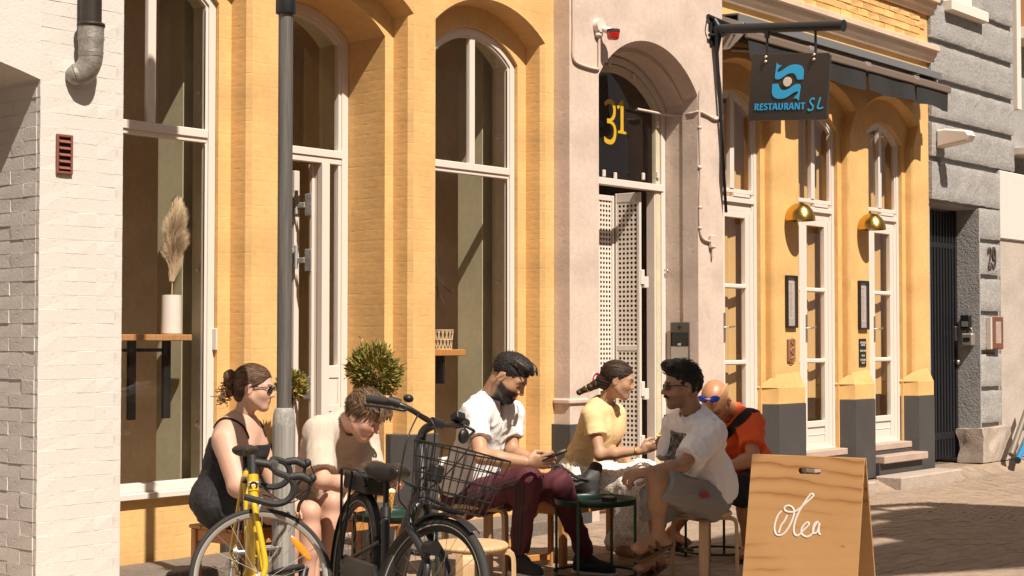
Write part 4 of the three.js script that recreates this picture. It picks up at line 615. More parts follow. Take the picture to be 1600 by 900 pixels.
// ---------------------------------------------------------------- across the street, behind the photographer: casts the shade on the street and shows in the panes
{
  const B = thing('opposite_house', 'plain house with a roof canopy across the street', 'house', [-7, 0, 14]);
  obj('wall', bx(-18, 16, 0, 8.8, -2.6, 4, 0), M({ color: C(0.42, 0.34, 0.27), map: T.patch, bumpMap: T.plaster, bumpScale: 0.006 }), B);
  for (let i = 0; i < 14; i++) for (let j = 0; j < 2; j++) obj('window', bx(-16.5 + i * 2.3, -15.3 + i * 2.3, 1.2 + j * 3.2, 3.2 + j * 3.2, -2.65, -2.6), MAT.frame, B);
  // the canopy: ground shade outline moved back along the sun to its height
  const h = 9, k = h / 1.35, pt = ([x, z]) => [x - 0.3 * k + 7, -(z + k - 14)];
  const shade0 = [[-9.55, 1.5], [-9.3, 2.45], [-7.2, 3.5], [-6.0, 4.1], [-1.5, 5.2], [-1.95, 3.2], [-2.33, 1.95], [-2.55, 1.23], [-3.3, 1.22], [-4.6, 1.28], [-6.7, 1.5], [-8.2, 1.6]];
  const slot = (x0, x1, z0, z1, s = 0.25) => [[x0, z0], [x1, z0 + 0.02], [x1 + s, z1], [x0 + s, z1 - 0.02]];
  const holes = [slot(-4.9, -4.2, 1.42, 1.68, -0.15), slot(-4.05, -3.2, 1.38, 1.66, -0.2), slot(-5.8, -4.8, 1.8, 2.0, -0.2), slot(-6.5, -5.9, 2.3, 2.6, -0.1)];
  const s = slab(shade0.map(pt).reverse(), 0, 0.12, holes.map((q) => q.map(pt)));
  obj('canopy', s.rotateX(-Math.PI / 2).translate(0, h, 0), MAT.frameGrey, B);
}
// ---------------------------------------------------------------- street pole with a sign above the frame
const flatFrame = (d) => V(d.x, 0, d.z).normalize();
{
  const p0 = J(443.5, 700, 8.0), S = thing('street_pole', 'galvanised street pole with a thicker foot between the bicycles', 'pole', [p0.x, 0, p0.z]);
  const L = (p) => new THREE.LatheGeometry(p.map((a) => new THREE.Vector2(...a)), 36);
  obj('foot', L([[0.0585, 0], [0.0585, 1.0], [0.058, 1.03], [0.053, 1.075], [0.046, 1.095], [0.04, 1.1], [0.0385, 1.1]]), M({ color: C(0.46, 0.445, 0.41), map: rep(T.galv, 3, 1), roughness: 0.7, metalness: 0.15, bumpMap: rep(T.galv, 3, 1), bumpScale: 0.001 }), S);
  obj('post', L([[0.0375, 1.09], [0.0375, 5.7], [0.0, 5.7]]), M({ color: C(0.2, 0.187, 0.172), map: rep(T.galv, 3, 4), roughness: 0.6, metalness: 0.35, bumpMap: rep(T.galv, 3, 4), bumpScale: 0.001 }), S);
  obj('clamp', [L([[0.039, 3.12], [0.052, 3.125], [0.052, 3.22], [0.047, 3.225], [0.047, 3.45], [0.039, 3.455]])], MAT.black, S);
  obj('sign_panel', bx(-0.19, 0.19, 5.24, 5.52, 0.045, 0.05, 0.002), MAT.alu, S);
  const k = thing('cable_lock', 'black cable lock looped round the foot of the street pole', 'bike lock', [p0.x, 0.27, p0.z]);
  obj('cable', [new THREE.TorusGeometry(0.085, 0.014, 8, 36).rotateX(Math.PI / 2 - 0.35).translate(0.01, 0, 0.01)], MAT.rubber, k); obj('lock_body', bar(V(0.06, -0.05, 0.075), V(0.1, 0.01, 0.05), 0.024), MAT.black, k);
}
// ---------------------------------------------------------------- orange wooden benches, birch stools, green tray tables
function bench(name, label, x0, x1, z0, z1, H = 0.43) {
  const B = thing(name, label, 'bench', [(x0 + x1) / 2, 0, (z0 + z1) / 2]), w = (x1 - x0) / 2, d = (z1 - z0) / 2;
  for (const sx of [-1, 1]) for (const sz of [-1, 1]) obj('leg', bx(sx * (w - 0.025) - 0.025, sx * (w - 0.025) + 0.025, 0, H - 0.022, sz * (d - 0.02) - 0.02, sz * (d - 0.02) + 0.02, 0.004), WOOD.orange, B);
  for (const sx of [-1, 1]) { obj('end_rail', bx(sx * (w - 0.025) - 0.012, sx * (w - 0.025) + 0.012, H - 0.09, H - 0.023, -d + 0.04, d - 0.04), WOOD.orange, B); obj('screw', [-1, 1].map((sz) => ball(V(sx * (w + 0.001), H - 0.055, sz * (d - 0.02)), 0.006, 8)), MAT.steel, B); }
  for (const sz of [-1, 1]) obj('side_rail', bx(-w + 0.05, w - 0.05, H - 0.09, H - 0.023, sz * (d - 0.02) - 0.01, sz * (d - 0.02) + 0.01), WOOD.orange, B);
  const n = 4, sw = (2 * d + 0.02) / n; for (let i = 0; i < n; i++) obj('slat', bx(-w - 0.01, w + 0.01, H - 0.02, H, -d - 0.01 + i * sw + 0.004, -d - 0.01 + (i + 1) * sw - 0.004), WOOD.orange, B);
  return B;
}
bench('wooden_bench', 'orange slatted wooden bench under the woman in the black dress', -11.02, -9.75, 0.78, 1.2);
bench('wooden_bench', 'orange wooden bench under the woman in the yellow shirt', -8.75, -7.75, 1.22, 1.6);
{ // folding wooden chair with slatted back between the seats
  const c0 = J(860, 870, 10.1), F = thing('folding_chair', 'orange folding chair with slatted side behind the maroon trousers', 'chair', [c0.x, 0, c0.z]);
  obj('leg', plank(V(0, 0, 0), V(0, 0.44, 0), 0.035, 0.02, V(1, 0, 0)), WOOD.orange, F); obj('leg', plank(V(0.38, 0, -0.3), V(0.38, 0.44, -0.3), 0.035, 0.02, V(1, 0, 0)), WOOD.orange, F);
  obj('back_post', plank(V(-0.28, 0.13, -0.12), V(0, 0.46, 0.0), 0.045, 0.02, V(1, -0.8, 0)), WOOD.orange, F);
  obj('foot_rail', plank(V(-0.28, 0.05, -0.1), V(-0.01, 0.05, 0), 0.04, 0.02, V(0, 0, 1)), WOOD.orange, F); obj('foot_rail', plank(V(0.02, 0.05, -0.01), V(0.37, 0.05, -0.3), 0.04, 0.02, V(0, 0, 1)), WOOD.orange, F);
  for (let i = 0; i < 4; i++) { const t = 0.15 + i * 0.22; obj('slat', plank(V(-0.28 * (1 - t) + 0.01, 0.13 + 0.33 * t, -0.12 * (1 - t)), V(-0.28 * (1 - t) + 0.22, 0.13 + 0.33 * t, -0.12 * (1 - t) - 0.25), 0.016, 0.04, V(0.7, -0.6, 0)), WOOD.birch, F); }
  obj('seat', bx(-0.02, 0.4, 0.44, 0.46, -0.32, 0.02), WOOD.orange, F);
}
function stool(label, px, py, d, r, H, turn) {
  const p = J(px, py, d), S = thing('birch_stool', label, 'stool', [p.x, 0, p.z]); S.rotation.y = turn; S.userData.group = 'bent birch stools';
  obj('seat', new THREE.LatheGeometry([[0, H - 0.03], [r - 0.012, H - 0.03], [r, H - 0.022], [r, H - 0.01], [r - 0.01, H], [0, H + 0.001]].map((a) => new THREE.Vector2(...a)), 40), WOOD.birch, S);
  for (let i = 0; i < 4; i++) { // bent laminated leg: a flat strip that turns down over the edge
    const a = i * Math.PI / 2, prof = [[r - 0.11, H - 0.032], [r - 0.02, H - 0.032], [r + 0.02, H - 0.045], [r + 0.035, H - 0.08], [r + 0.037, H - 0.2], [r + 0.04, 0]], t = 0.022, pos = [], q = (A, B, D, E) => pos.push(...A, ...B, ...D, ...A, ...D, ...E), cr = new THREE.CatmullRomCurve3(prof.map(([x, y]) => V(x, y, 0)), false, 'catmullrom', 0.4), N = 26, w = 0.028;
    const pts = cr.getSpacedPoints(N), off = pts.map((p1, k) => { const tg = pts[Math.min(k + 1, N)].clone().sub(pts[Math.max(k - 1, 0)]).normalize(); return [p1, V(p1.x + tg.y * t, p1.y - tg.x * t, 0)]; });
    for (let k = 0; k < N; k++) { const [a0, b0] = off[k], [a1, b1] = off[k + 1], P3 = (v, z) => [v.x, v.y, z]; q(P3(a0, w), P3(a1, w), P3(a1, -w), P3(a0, -w)); q(P3(b0, -w), P3(b1, -w), P3(b1, w), P3(b0, w)); q(P3(a0, w), P3(b0, w), P3(b1, w), P3(a1, w)); q(P3(b0, -w), P3(a0, -w), P3(a1, -w), P3(b1, -w)); }
    const g = new THREE.BufferGeometry(); g.setAttribute('position', new THREE.Float32BufferAttribute(pos, 3)); g.computeVertexNormals(); obj('leg', uvm(g).rotateY(a), WOOD.birch, S);
  }
  return S;
}
stool('empty round birch stool in front, beside the black bicycle wheel', 733, 850, 7.75, 0.195, 0.445, 0.72);
stool('round birch stool under the man in maroon trousers', 742, 790, 9.55, 0.175, 0.46, 0.3);
stool('round birch stool under the man in grey shorts', 1101, 800, 9.45, 0.165, 0.42, 0.55);
const green = M({ color: C(0.006, 0.042, 0.031), roughness: 0.4, metalness: 0.2 });
function trayTable(label, px, py, d, r, H, turn) {
  const p = J(px, py, d), S = thing('tray_table', label, 'table', [p.x, 0, p.z]); S.rotation.y = turn; S.userData.group = 'dark green tray tables';
  obj('tray', new THREE.LatheGeometry([[0, H - 0.03], [r - 0.01, H - 0.03], [r + 0.002, H], [r + 0.004, H], [r - 0.006, H - 0.036], [0, H - 0.036]].map((a) => new THREE.Vector2(...a)), 48), green, S);
  for (let i = 0; i < 4; i++) { const a = i * Math.PI / 2, x = (r + 0.012) * Math.cos(a), z = (r + 0.012) * Math.sin(a); obj('leg', bar(V(x, 0, z), V(x, H + 0.005, z), 0.009), green, S); }
  obj('foot_ring', new THREE.TorusGeometry(r + 0.012, 0.008, 8, 48).rotateX(Math.PI / 2).translate(0, 0.05, 0), green, S); return S;
}
trayTable('dark green tray table between the maroon trousers and grey shorts', 930, 770, 9.45, 0.245, 0.495, 0.25);
trayTable('dark green tray table in front of the man with the cone', 618, 800, 8.75, 0.22, 0.48, 0.6);
trayTable('dark green tray table behind the man in grey shorts', 1120, 790, 10.4, 0.2, 0.47, 0.35);
{ const p = J(952, 762, 9.35), c = thing('card_case', 'small black case lying on the round green table', 'case', [p.x, 0.466, p.z]); c.rotation.y = 0.4; obj('body', new RoundedBoxGeometry(0.1, 0.045, 0.07, 2, 0.006).translate(0, 0.023, 0), MAT.blackSat, c); obj('flap', bx(-0.051, 0.051, 0.03, 0.047, -0.036, 0.01, 0.004), MAT.black, c); }
// ---------------------------------------------------------------- potted bushes beside the cafe door
function bush(label, px, py, d, r, H, seed, n) {
  const p = J(px, py, d), B = thing('potted_bush', label, 'bush', [p.x, 0, p.z]), q = rngOf(seed); B.userData.group = undefined; delete B.userData.group;
  obj('pot', new THREE.LatheGeometry([[0, 0], [0.12, 0], [0.16, 0.34], [0.165, 0.36], [0.15, 0.36], [0.14, 0.3], [0, 0.3]].map((a) => new THREE.Vector2(...a)), 30), MAT.plinth, B);
  obj('trunk', [tube([V(0, 0.28, 0), V(0.01, H * 0.5, 0.01), V(0, H - r * 0.4, 0)], 0.013, 8)], M({ color: C(0.16, 0.1, 0.06), bumpMap: T.stone, bumpScale: 0.004 }), B);
  const tw = []; for (let i = 0; i < 26; i++) { const a = q() * 6.28, u = q() * 2 - 1, e = Math.sqrt(1 - u * u), R = r * (0.7 + 0.3 * q()); tw.push(bar(V(0, H - r * 0.5, 0), V(Math.cos(a) * e * R, H + u * R, Math.sin(a) * e * R), 0.004, 0.002, 5)); } obj('branch', tw, M({ color: C(0.15, 0.1, 0.06) }), B).userData.kind = 'stuff';
  const pos = [], col = [];
  for (let i = 0; i < n; i++) {
    const a = q() * 6.283, u = q() * 2 - 1, e = Math.sqrt(1 - u * u), lump = 0.62 + 0.72 * fbm(Math.cos(a) * e * 2 + 5, u * 2, Math.sin(a) * e * 2 + seed, 2), R = r * lump * Math.pow(q(), 0.3) * (q() < 0.03 ? 1.22 : 1);
    const c0 = V(Math.cos(a) * e * R, H + u * R, Math.sin(a) * e * R), dir = V(Math.cos(a) * e + (q() - 0.5) * 1.3, u + 0.35 + (q() - 0.5) * 1.1, Math.sin(a) * e + (q() - 0.5) * 1.3).normalize(), side = new THREE.Vector3().crossVectors(dir, V(q() - 0.5, q() - 0.5, q() - 0.5)).normalize(), L = 0.035 + 0.022 * q(), W = 0.0055 + 0.003 * q(), nrm = new THREE.Vector3().crossVectors(dir, side).multiplyScalar(0.006 * (q() - 0.3));
    const A = c0, Bp = c0.clone().addScaledVector(dir, L * 0.5).addScaledVector(side, W).add(nrm), Cp = c0.clone().addScaledVector(dir, L), D = c0.clone().addScaledVector(dir, L * 0.5).addScaledVector(side, -W).add(nrm);
    for (const v of [A, Bp, Cp, A, Cp, D]) pos.push(v.x, v.y, v.z);
    const k = 0.7 + 0.7 * q(), dry = q() < 0.3; for (let m = 0; m < 6; m++) col.push(...(dry ? [0.36 * k, 0.22 * k, 0.06 * k] : [0.17 * k, 0.18 * k, 0.035 * k]));
  }
  const g = new THREE.BufferGeometry(); g.setAttribute('position', new THREE.Float32BufferAttribute(pos, 3)); g.setAttribute('color', new THREE.Float32BufferAttribute(col, 3)); g.computeVertexNormals();
  obj('foliage', g, P({ color: 0xffffff, vertexColors: true, roughness: 0.6, side: THREE.DoubleSide }), B).userData.kind = 'stuff';
}
bush('round potted olive bush right of the cafe door', 584, 580, 10.35, 0.168, 1.24, 21, 3300);
bush('potted bush half hidden by the pole, left of cafe door', 455, 598, 9.85, 0.08, 1.16, 22, 1000);
// ---------------------------------------------------------------- plywood street board
{
  const a = J(1177, 710, 8.55), b = J(1352, 717, 8.25), mid = a.clone().add(b).multiplyScalar(0.5), B = thing('street_board', 'folding plywood street board with white script Olea', 'sign board', [mid.x, 0, mid.z]);
  const ux = b.clone().sub(a); ux.y = 0; const W = ux.length(); ux.normalize(); B.rotation.y = Math.atan2(-ux.z, ux.x); const H = (a.y + b.y) / 2;
  // local axes: x along the board, z towards the reader
  const ply = (() => { // rotary cut pine veneer: flowing darker bands and a few knots
    const knots = [[0.62, 0.52], [0.86, 0.45], [0.86, 0.24], [0.5, 0.2], [0.54, 0.56]];
    return dataTex(512, 700, (u, v) => {
      const w = fbm(u * 1.5, v * 2.4, 3, 4) * 0.55 + 0.12 * Math.sin(u * 3.6 + v * 4); let k = 0; for (const [x, y] of knots) k = Math.max(k, Math.exp(-(((u - x) / 0.055) ** 2 + ((v - y) / 0.018) ** 2)));
      let f = v * 11 + w * 2.6 + 0.5 * k; const s = f - Math.floor(f), band = (Math.pow(s, 5) + 0.35 * Math.pow(1 - s, 6)) * (0.1 + 1.3 * sstep(0.3, 0.7, fbm(u * 1.6, v * 5, 8, 3))), fine = vn(u * 10, v * 260, 4) * 0.5 + vn(u * 30, v * 520, 6) * 0.5, kn = k > 0.85 ? 0.35 : 0;
      const m = band * 0.5 + 0.07 * (fine - 0.5) + kn + 0.06 * (fbm(u * 9, v * 30, 2, 3) - 0.5) + 0.16 * (fbm(u * 2, v * 2.5, 12, 3) - 0.5);
      const L = [0.85 - 0.3 * m, 0.67 - 0.36 * m, 0.45 - 0.32 * m]; return L;
    }, true);
  })();
  const mat = M({ color: C(0.6, 0.575, 0.545), map: ply, roughness: 0.5 }), edge = woodTex(C(0.42, 0.25, 0.12));
  const lean = 0.2, hw = W / 2, Lg = Math.hypot(H, lean), th = Math.atan2(lean, H);
  const panel = (sgn) => {
    const s = new THREE.Shape(); s.moveTo(-hw, 0); s.lineTo(hw, 0); s.lineTo(hw, -Lg); s.lineTo(-hw, -Lg); const h = new THREE.Path(), r = 0.017, x1 = 0.035, yc = -0.078, x0 = -0.06 + 0.03; h.absarc(x0, yc, r, Math.PI / 2, Math.PI * 1.5, false); h.absarc(x1 + 0.03, yc, r, -Math.PI / 2, Math.PI / 2, false); s.holes.push(h);
    const g = new THREE.ExtrudeGeometry(s, { depth: 0.014, bevelEnabled: true, bevelSize: 0.001, bevelThickness: 0.001, bevelSegments: 1, curveSegments: 12 }).toNonIndexed(); const p = g.attributes.position, uv = g.attributes.uv; for (let i = 0; i < p.count; i++) uv.setXY(i, (p.getX(i) + hw) / W, (p.getY(i) + Lg) / Lg);
    g.userData.clean = true; g.translate(0, 0, -0.007); g.rotateX(-sgn * th); g.translate(0, H, sgn * 0.01); return g;
  };
  const fr = obj('front_panel', panel(1), mat, B), bk = obj('back_panel', panel(-1), mat, B); void bk; void edge;
  const st = (pts, w = 0.0058) => { const g = tube(pts.map(([x, y]) => V(x, y, 0)), w, 7, pts.length * 8); g.scale(1, 1, 0.5); return g; };
  // the word is written in the pixels of the photograph around its middle and scaled to metres
  const k = 0.6 / 752, X = (x) => (x - 520) * k, Y = (y) => -(y - 100) * k * 1.02, word = [
    [[372, 465], [345, 500], [328, 560], [333, 605], [355, 627], [395, 615], [432, 560], [455, 490], [450, 450], [420, 430], [390, 440], [392, 462], [425, 472], [470, 462], [530, 410], [578, 362], [578, 348], [560, 350], [520, 410], [480, 490], [462, 560], [466, 605], [492, 622], [530, 585], [562, 548], [558, 532], [535, 545], [515, 580], [522, 612], [560, 625], [592, 600], [600, 560], [622, 528], [632, 522]],
    [[632, 522], [605, 535], [592, 575], [600, 600], [622, 590], [634, 545], [634, 530], [632, 575], [638, 600], [650, 606]], [[410, 490], [395, 530], [372, 565], [360, 610]]];
  const letters = word.map((w) => st(w.map(([x, y]) => [X(x), Y(y)])).translate(0, 0, 0.009).rotateX(-th).translate(0, H, 0.01));
  obj('lettering', letters, M({ color: C(0.66, 0.61, 0.57), roughness: 0.5 }), fr, 'white script lettering');
}
// ---------------------------------------------------------------- bicycles
function bikeFrame(label, name, F, R, r, lean) { // local x forward, y up, z to the rider's right; origin on the ground midway
  const f = V(F.x - R.x, 0, F.z - R.z), wb = f.length(); f.normalize(); const B = thing(name, label, 'bicycle', [(F.x + R.x) / 2, 0, (F.z + R.z) / 2]), rt = new THREE.Vector3().crossVectors(f, AX);
  B.quaternion.setFromRotationMatrix(new THREE.Matrix4().makeBasis(f, AX, rt).multiply(new THREE.Matrix4().makeRotationX(lean))); return [B, wb, f];
}
function wheel(parent, cx, cy, r, tr, mats, n, T2, tyreName = 'wheel') {
  const put = (g) => { if (T2) g.applyMatrix4(T2); return g; };
  const at = (g) => put(g.translate(cx, cy, 0));
  const w = obj(tyreName, at(new THREE.TorusGeometry(r - tr, tr, 14, 84)), mats.tyre, parent);
  if (mats.wall) obj('tyre_wall', [-1, 1].map((s) => at(new THREE.TorusGeometry(r - tr * 1.55, 0.0035, 8, 84).scale(1, 1, 0.6).translate(0, 0, s * tr * 0.8))), mats.wall, w);
  obj('rim', at(new THREE.LatheGeometry([[r - 2 * tr + 0.004, -0.011], [r - 2 * tr - 0.013, -0.009], [r - 2 * tr - 0.019, 0], [r - 2 * tr - 0.013, 0.009], [r - 2 * tr + 0.004, 0.011]].map((a) => new THREE.Vector2(...a)), 84).rotateX(Math.PI / 2)), mats.rim, w);
  obj('hub', [at(bar(V(0, 0, -0.045), V(0, 0, 0.045), 0.018, 0.018, 14)), at(bar(V(0, 0, -0.036), V(0, 0, -0.03), 0.03, 0.03, 18)), at(bar(V(0, 0, 0.03), V(0, 0, 0.036), 0.03, 0.03, 18))], mats.hub, w);
  for (let i = 0; i < n; i++) { const a = i / n * 6.2832, s = i % 2 ? 1 : -1, b = a + (i % 4 < 2 ? 0.55 : -0.55), R2 = r - 2 * tr - 0.017; obj('spoke', at(bar(V(0.028 * Math.cos(b), 0.028 * Math.sin(b), s * 0.033), V(R2 * Math.cos(a), R2 * Math.sin(a), s * 0.003), 0.00125, 0.00125, 5, false)), mats.spoke, w); }
  return w;
}
const paintY = P({ color: C(0.56, 0.37, 0.004), roughness: 0.35, clearcoat: 0.8, clearcoatRoughness: 0.15 });
const tape = M({ color: C(0.022, 0.022, 0.023), roughness: 0.75, bumpMap: (() => dataTex(64, 64, (u, v) => { const f = (v * 6 + u) % 1; return 0.5 + 0.5 * Math.sin(f * 6.283); }))(), bumpScale: 0.002 });
{
  const F = J(404, 900, 7.3), R = J(382, 872, 8.2), r = 0.336, tr = 0.0135, [B, wb, f] = bikeFrame('yellow racing bicycle with black drop bars leaning by the pole', 'racing_bicycle', F, R, r, 0.02);
  const steerTo = RT.clone().multiplyScalar(0.95).addScaledVector(V(FWD.x, 0, FWD.z).normalize(), 0.31), ang = -(Math.atan2(steerTo.z, steerTo.x) - Math.atan2(f.z, f.x));
  const hx = wb / 2, rx = -wb / 2, ha = 72.5 * Math.PI / 180, ax = V(-Math.cos(ha), Math.sin(ha), 0), foot = V(hx - 0.022, r, 0), onAx = (t) => foot.clone().addScaledVector(ax, t);
  const T2 = new THREE.Matrix4().makeTranslation(foot.x, foot.y, 0).multiply(new THREE.Matrix4().makeRotationAxis(ax, ang)).multiply(new THREE.Matrix4().makeTranslation(-foot.x, -foot.y, 0)), S = (g) => g.applyMatrix4(T2);
  const mats = { tyre: MAT.rubber, rim: M({ color: C(0.02, 0.02, 0.02), roughness: 0.35 }), wall: M({ color: C(0.62, 0.56, 0.48), roughness: 0.5 }), hub: MAT.steel, spoke: M({ color: C(0.3, 0.28, 0.26), roughness: 0.45, metalness: 0.7 }) };
  const rimW = { ...mats, rim: M({ color: C(0.46, 0.43, 0.39), roughness: 0.35, metalness: 0.6 }), wall: null };
  const fw = wheel(B, hx, r, r, tr, rimW, 24, T2, 'front_wheel'); wheel(B, rx, r, r, tr, rimW, 24, null, 'rear_wheel');
  obj('reflector', S(new THREE.SphereGeometry(1, 20, 12).scale(0.075, 0.017, 0.005).rotateZ(-0.62 + 0.0).translate(hx + 0.14, r + 0.19, 0.006)), P({ color: C(0.7, 0.22, 0.01), roughness: 0.2 }), fw);
  const crown = onAx(0.375), hb = onAx(0.41), ht = onAx(0.49);
  obj('fork', [-1, 1].flatMap((s) => [S(tube([V(hx, r, s * 0.05), V(hx - 0.012, r + 0.08, s * 0.049), V(crown.x + 0.012, crown.y - 0.05, s * 0.044), V(crown.x, crown.y, s * 0.03)], 0.0145, 10, 20))]).concat([S(bar(V(crown.x, crown.y - 0.01, -0.035), V(crown.x, crown.y - 0.01, 0.035), 0.02)), S(bar(crown, hb, 0.023))]), paintY, B);
  const bb = V(-0.03, 0.275, 0), st = V(-0.2, 0.78, 0), hub = V(rx, r, 0);
  const fr = obj('frame', [bar(hb, ht, 0.027, 0.026, 18), bar(onAx(0.44), bb, 0.024, 0.024, 16), bar(onAx(0.475), st.clone().lerp(bb, 0.06), 0.02, 0.018, 16), bar(st, bb, 0.0175, 0.0175, 16), ...[-1, 1].flatMap((s) => [bar(V(bb.x, bb.y, s * 0.03), V(hub.x, hub.y, s * 0.065), 0.012, 0.01), bar(V(st.x, st.y - 0.03, s * 0.014), V(hub.x, hub.y, s * 0.065), 0.0095, 0.009)]), ball(bb, 0.034, 14)], paintY, B);
  obj('head_badge', new THREE.TorusGeometry(0.016, 0.004, 8, 20).rotateY(Math.PI / 2).translate(ht.x * 0.4 + hb.x * 0.6 + 0.028, ht.y * 0.4 + hb.y * 0.6, 0), MAT.black, fr);
  obj('decal', [0.435, 0.448].map((t) => { const q = onAx(t); return bar(q, q.clone().addScaledVector(ax, 0.005), 0.0276, 0.0276, 18); }), M({ color: C(0.75, 0.72, 0.6) }), fr);
  // stem, bar, hoods, levers
  const s0 = onAx(0.555), s1 = s0.clone().add(V(0.1, 0.012, 0));
  obj('stem', [S(bar(ht, s0, 0.019)), S(bar(onAx(0.48), onAx(0.585), 0.021, 0.021, 16)), S(bar(s0, s1, 0.018, 0.02)), S(bar(V(s1.x, s1.y, -0.025), V(s1.x, s1.y, 0.025), 0.023, 0.023, 16))], MAT.blackSat, B);
  const roll = (g) => g.translate(-s1.x, -s1.y, 0).rotateX(0.42).translate(s1.x, s1.y, 0);
  const half = (s) => tube([V(s1.x, s1.y, 0), V(s1.x, s1.y, s * 0.13), V(s1.x + 0.015, s1.y, s * 0.185), V(s1.x + 0.07, s1.y - 0.005, s * 0.205), V(s1.x + 0.105, s1.y - 0.04, s * 0.208), V(s1.x + 0.1, s1.y - 0.1, s * 0.21), V(s1.x + 0.04, s1.y - 0.14, s * 0.213), V(s1.x - 0.1, s1.y - 0.145, s * 0.218)], 0.0155, 12, 60);
  const hbars = obj('handlebar', [S(roll(half(-1))), S(roll(half(1)))], tape, B);
  for (const s of [-1, 1]) { const h0 = V(s1.x + 0.075, s1.y, s * 0.206), h1 = V(s1.x + 0.165, s1.y + 0.012, s * 0.205); obj('brake_hood', [S(roll(tube([h0, h0.clone().lerp(h1, 0.5).add(V(0, 0.012, 0)), h1, h1.clone().add(V(0.012, 0.02, 0))], 0.019, 12, 14))), S(roll(ball(h1.clone().add(V(0.01, 0.012, 0)), 0.021, 12)))], MAT.blackSat, hbars); obj('brake_lever', S(roll(tube([h1.clone().add(V(0.005, -0.01, 0)), h1.clone().add(V(0.012, -0.06, 0)), h1.clone().add(V(-0.01, -0.12, 0)), h1.clone().add(V(-0.005, -0.16, 0))], 0.008, 8, 18))), MAT.black, hbars); }
  obj('cable', [S(tube([V(s1.x + 0.14, s1.y, -0.2), V(s1.x + 0.18, s1.y - 0.08, -0.1), V(s1.x + 0.1, s1.y - 0.16, 0), V(ht.x, hb.y + 0.05, 0.02)], 0.0028, 6, 30)), S(tube([V(s1.x + 0.15, s1.y, 0.2), V(s1.x + 0.2, s1.y - 0.05, 0.08), V(s1.x + 0.12, s1.y - 0.14, 0), V(crown.x + 0.03, crown.y + 0.03, 0)], 0.0028, 6, 30))], MAT.black, B);
  obj('front_brake', [S(tube([V(crown.x + 0.03, crown.y - 0.07, -0.03), V(crown.x + 0.035, crown.y - 0.02, -0.035), V(crown.x + 0.035, crown.y + 0.01, 0), V(crown.x + 0.035, crown.y - 0.02, 0.035), V(crown.x + 0.03, crown.y - 0.07, 0.03)], 0.009, 8, 24)), S(ball(V(crown.x + 0.04, crown.y, 0), 0.015))], MAT.alu, B);
  // saddle, post, cranks, pedals, chain wheel, gear
  obj('seat_post', bar(st, V(-0.23, 0.85, 0), 0.0135), MAT.black, B);
  obj('saddle', (() => { const g = new THREE.SphereGeometry(1, 32, 18), p = g.attributes.position; for (let i = 0; i < p.count; i++) { const x = p.getX(i), y = p.getY(i), z = p.getZ(i), w = x < 0 ? 0.068 : 0.068 - 0.046 * sstep(0, 0.7, x); p.setXYZ(i, x * 0.135, y * (y > 0 ? 0.022 : 0.035) + 0.012 * x * x * (x < 0 ? 1 : 0.4), z * w); } g.computeVertexNormals(); return g.translate(-0.2, 0.89, 0); })(), M({ color: C(0.026, 0.017, 0.013), roughness: 0.6 }), B);
  const crk = V(0.12, -0.12, 0), ped = (s) => V(bb.x + s * crk.x, bb.y + s * crk.y, s * 0.07);
  obj('crank', [1, -1].map((s) => bar(V(bb.x, bb.y, s * 0.055), ped(s), 0.011)).concat([bar(V(bb.x, bb.y, -0.06), V(bb.x, bb.y, 0.06), 0.012)]), MAT.alu, B);
  obj('chain_ring', [new THREE.TorusGeometry(0.085, 0.005, 6, 40).translate(bb.x, bb.y, 0.045), new THREE.TorusGeometry(0.062, 0.004, 6, 36).translate(bb.x, bb.y, 0.038)], MAT.blackSat, B);
  for (const s of [1, -1]) { const c = ped(s).add(V(0, 0, s * 0.05)), g = []; for (const z of [-0.045, 0.045]) g.push(bx(c.x - 0.032, c.x + 0.032, c.y - 0.009, c.y + 0.009, c.z + z - 0.005, c.z + z + 0.005)); for (const x of [-0.03, 0.03]) g.push(bx(c.x + x - 0.004, c.x + x + 0.004, c.y - 0.009, c.y + 0.009, c.z - 0.04, c.z + 0.04)); g.push(bar(V(c.x, c.y, c.z - 0.06), V(c.x, c.y, c.z + 0.045), 0.008)); obj('pedal', g, MAT.steel, B); }
  obj('rear_gear', [bar(V(rx, r - 0.04, 0.07), V(rx + 0.03, r - 0.16, 0.07), 0.014), ball(V(rx + 0.03, r - 0.16, 0.07), 0.03, 10), ball(V(rx, r - 0.06, 0.07), 0.028, 10), ...[0.05, 0.042, 0.035].map((q, i) => bar(V(rx, r, 0.036 + i * 0.006), V(rx, r, 0.039 + i * 0.006), q, q, 26))], MAT.alu, B);
}
const paintK = P({ color: C(0.013, 0.013, 0.014), roughness: 0.42, clearcoat: 0.3, clearcoatRoughness: 0.4 });
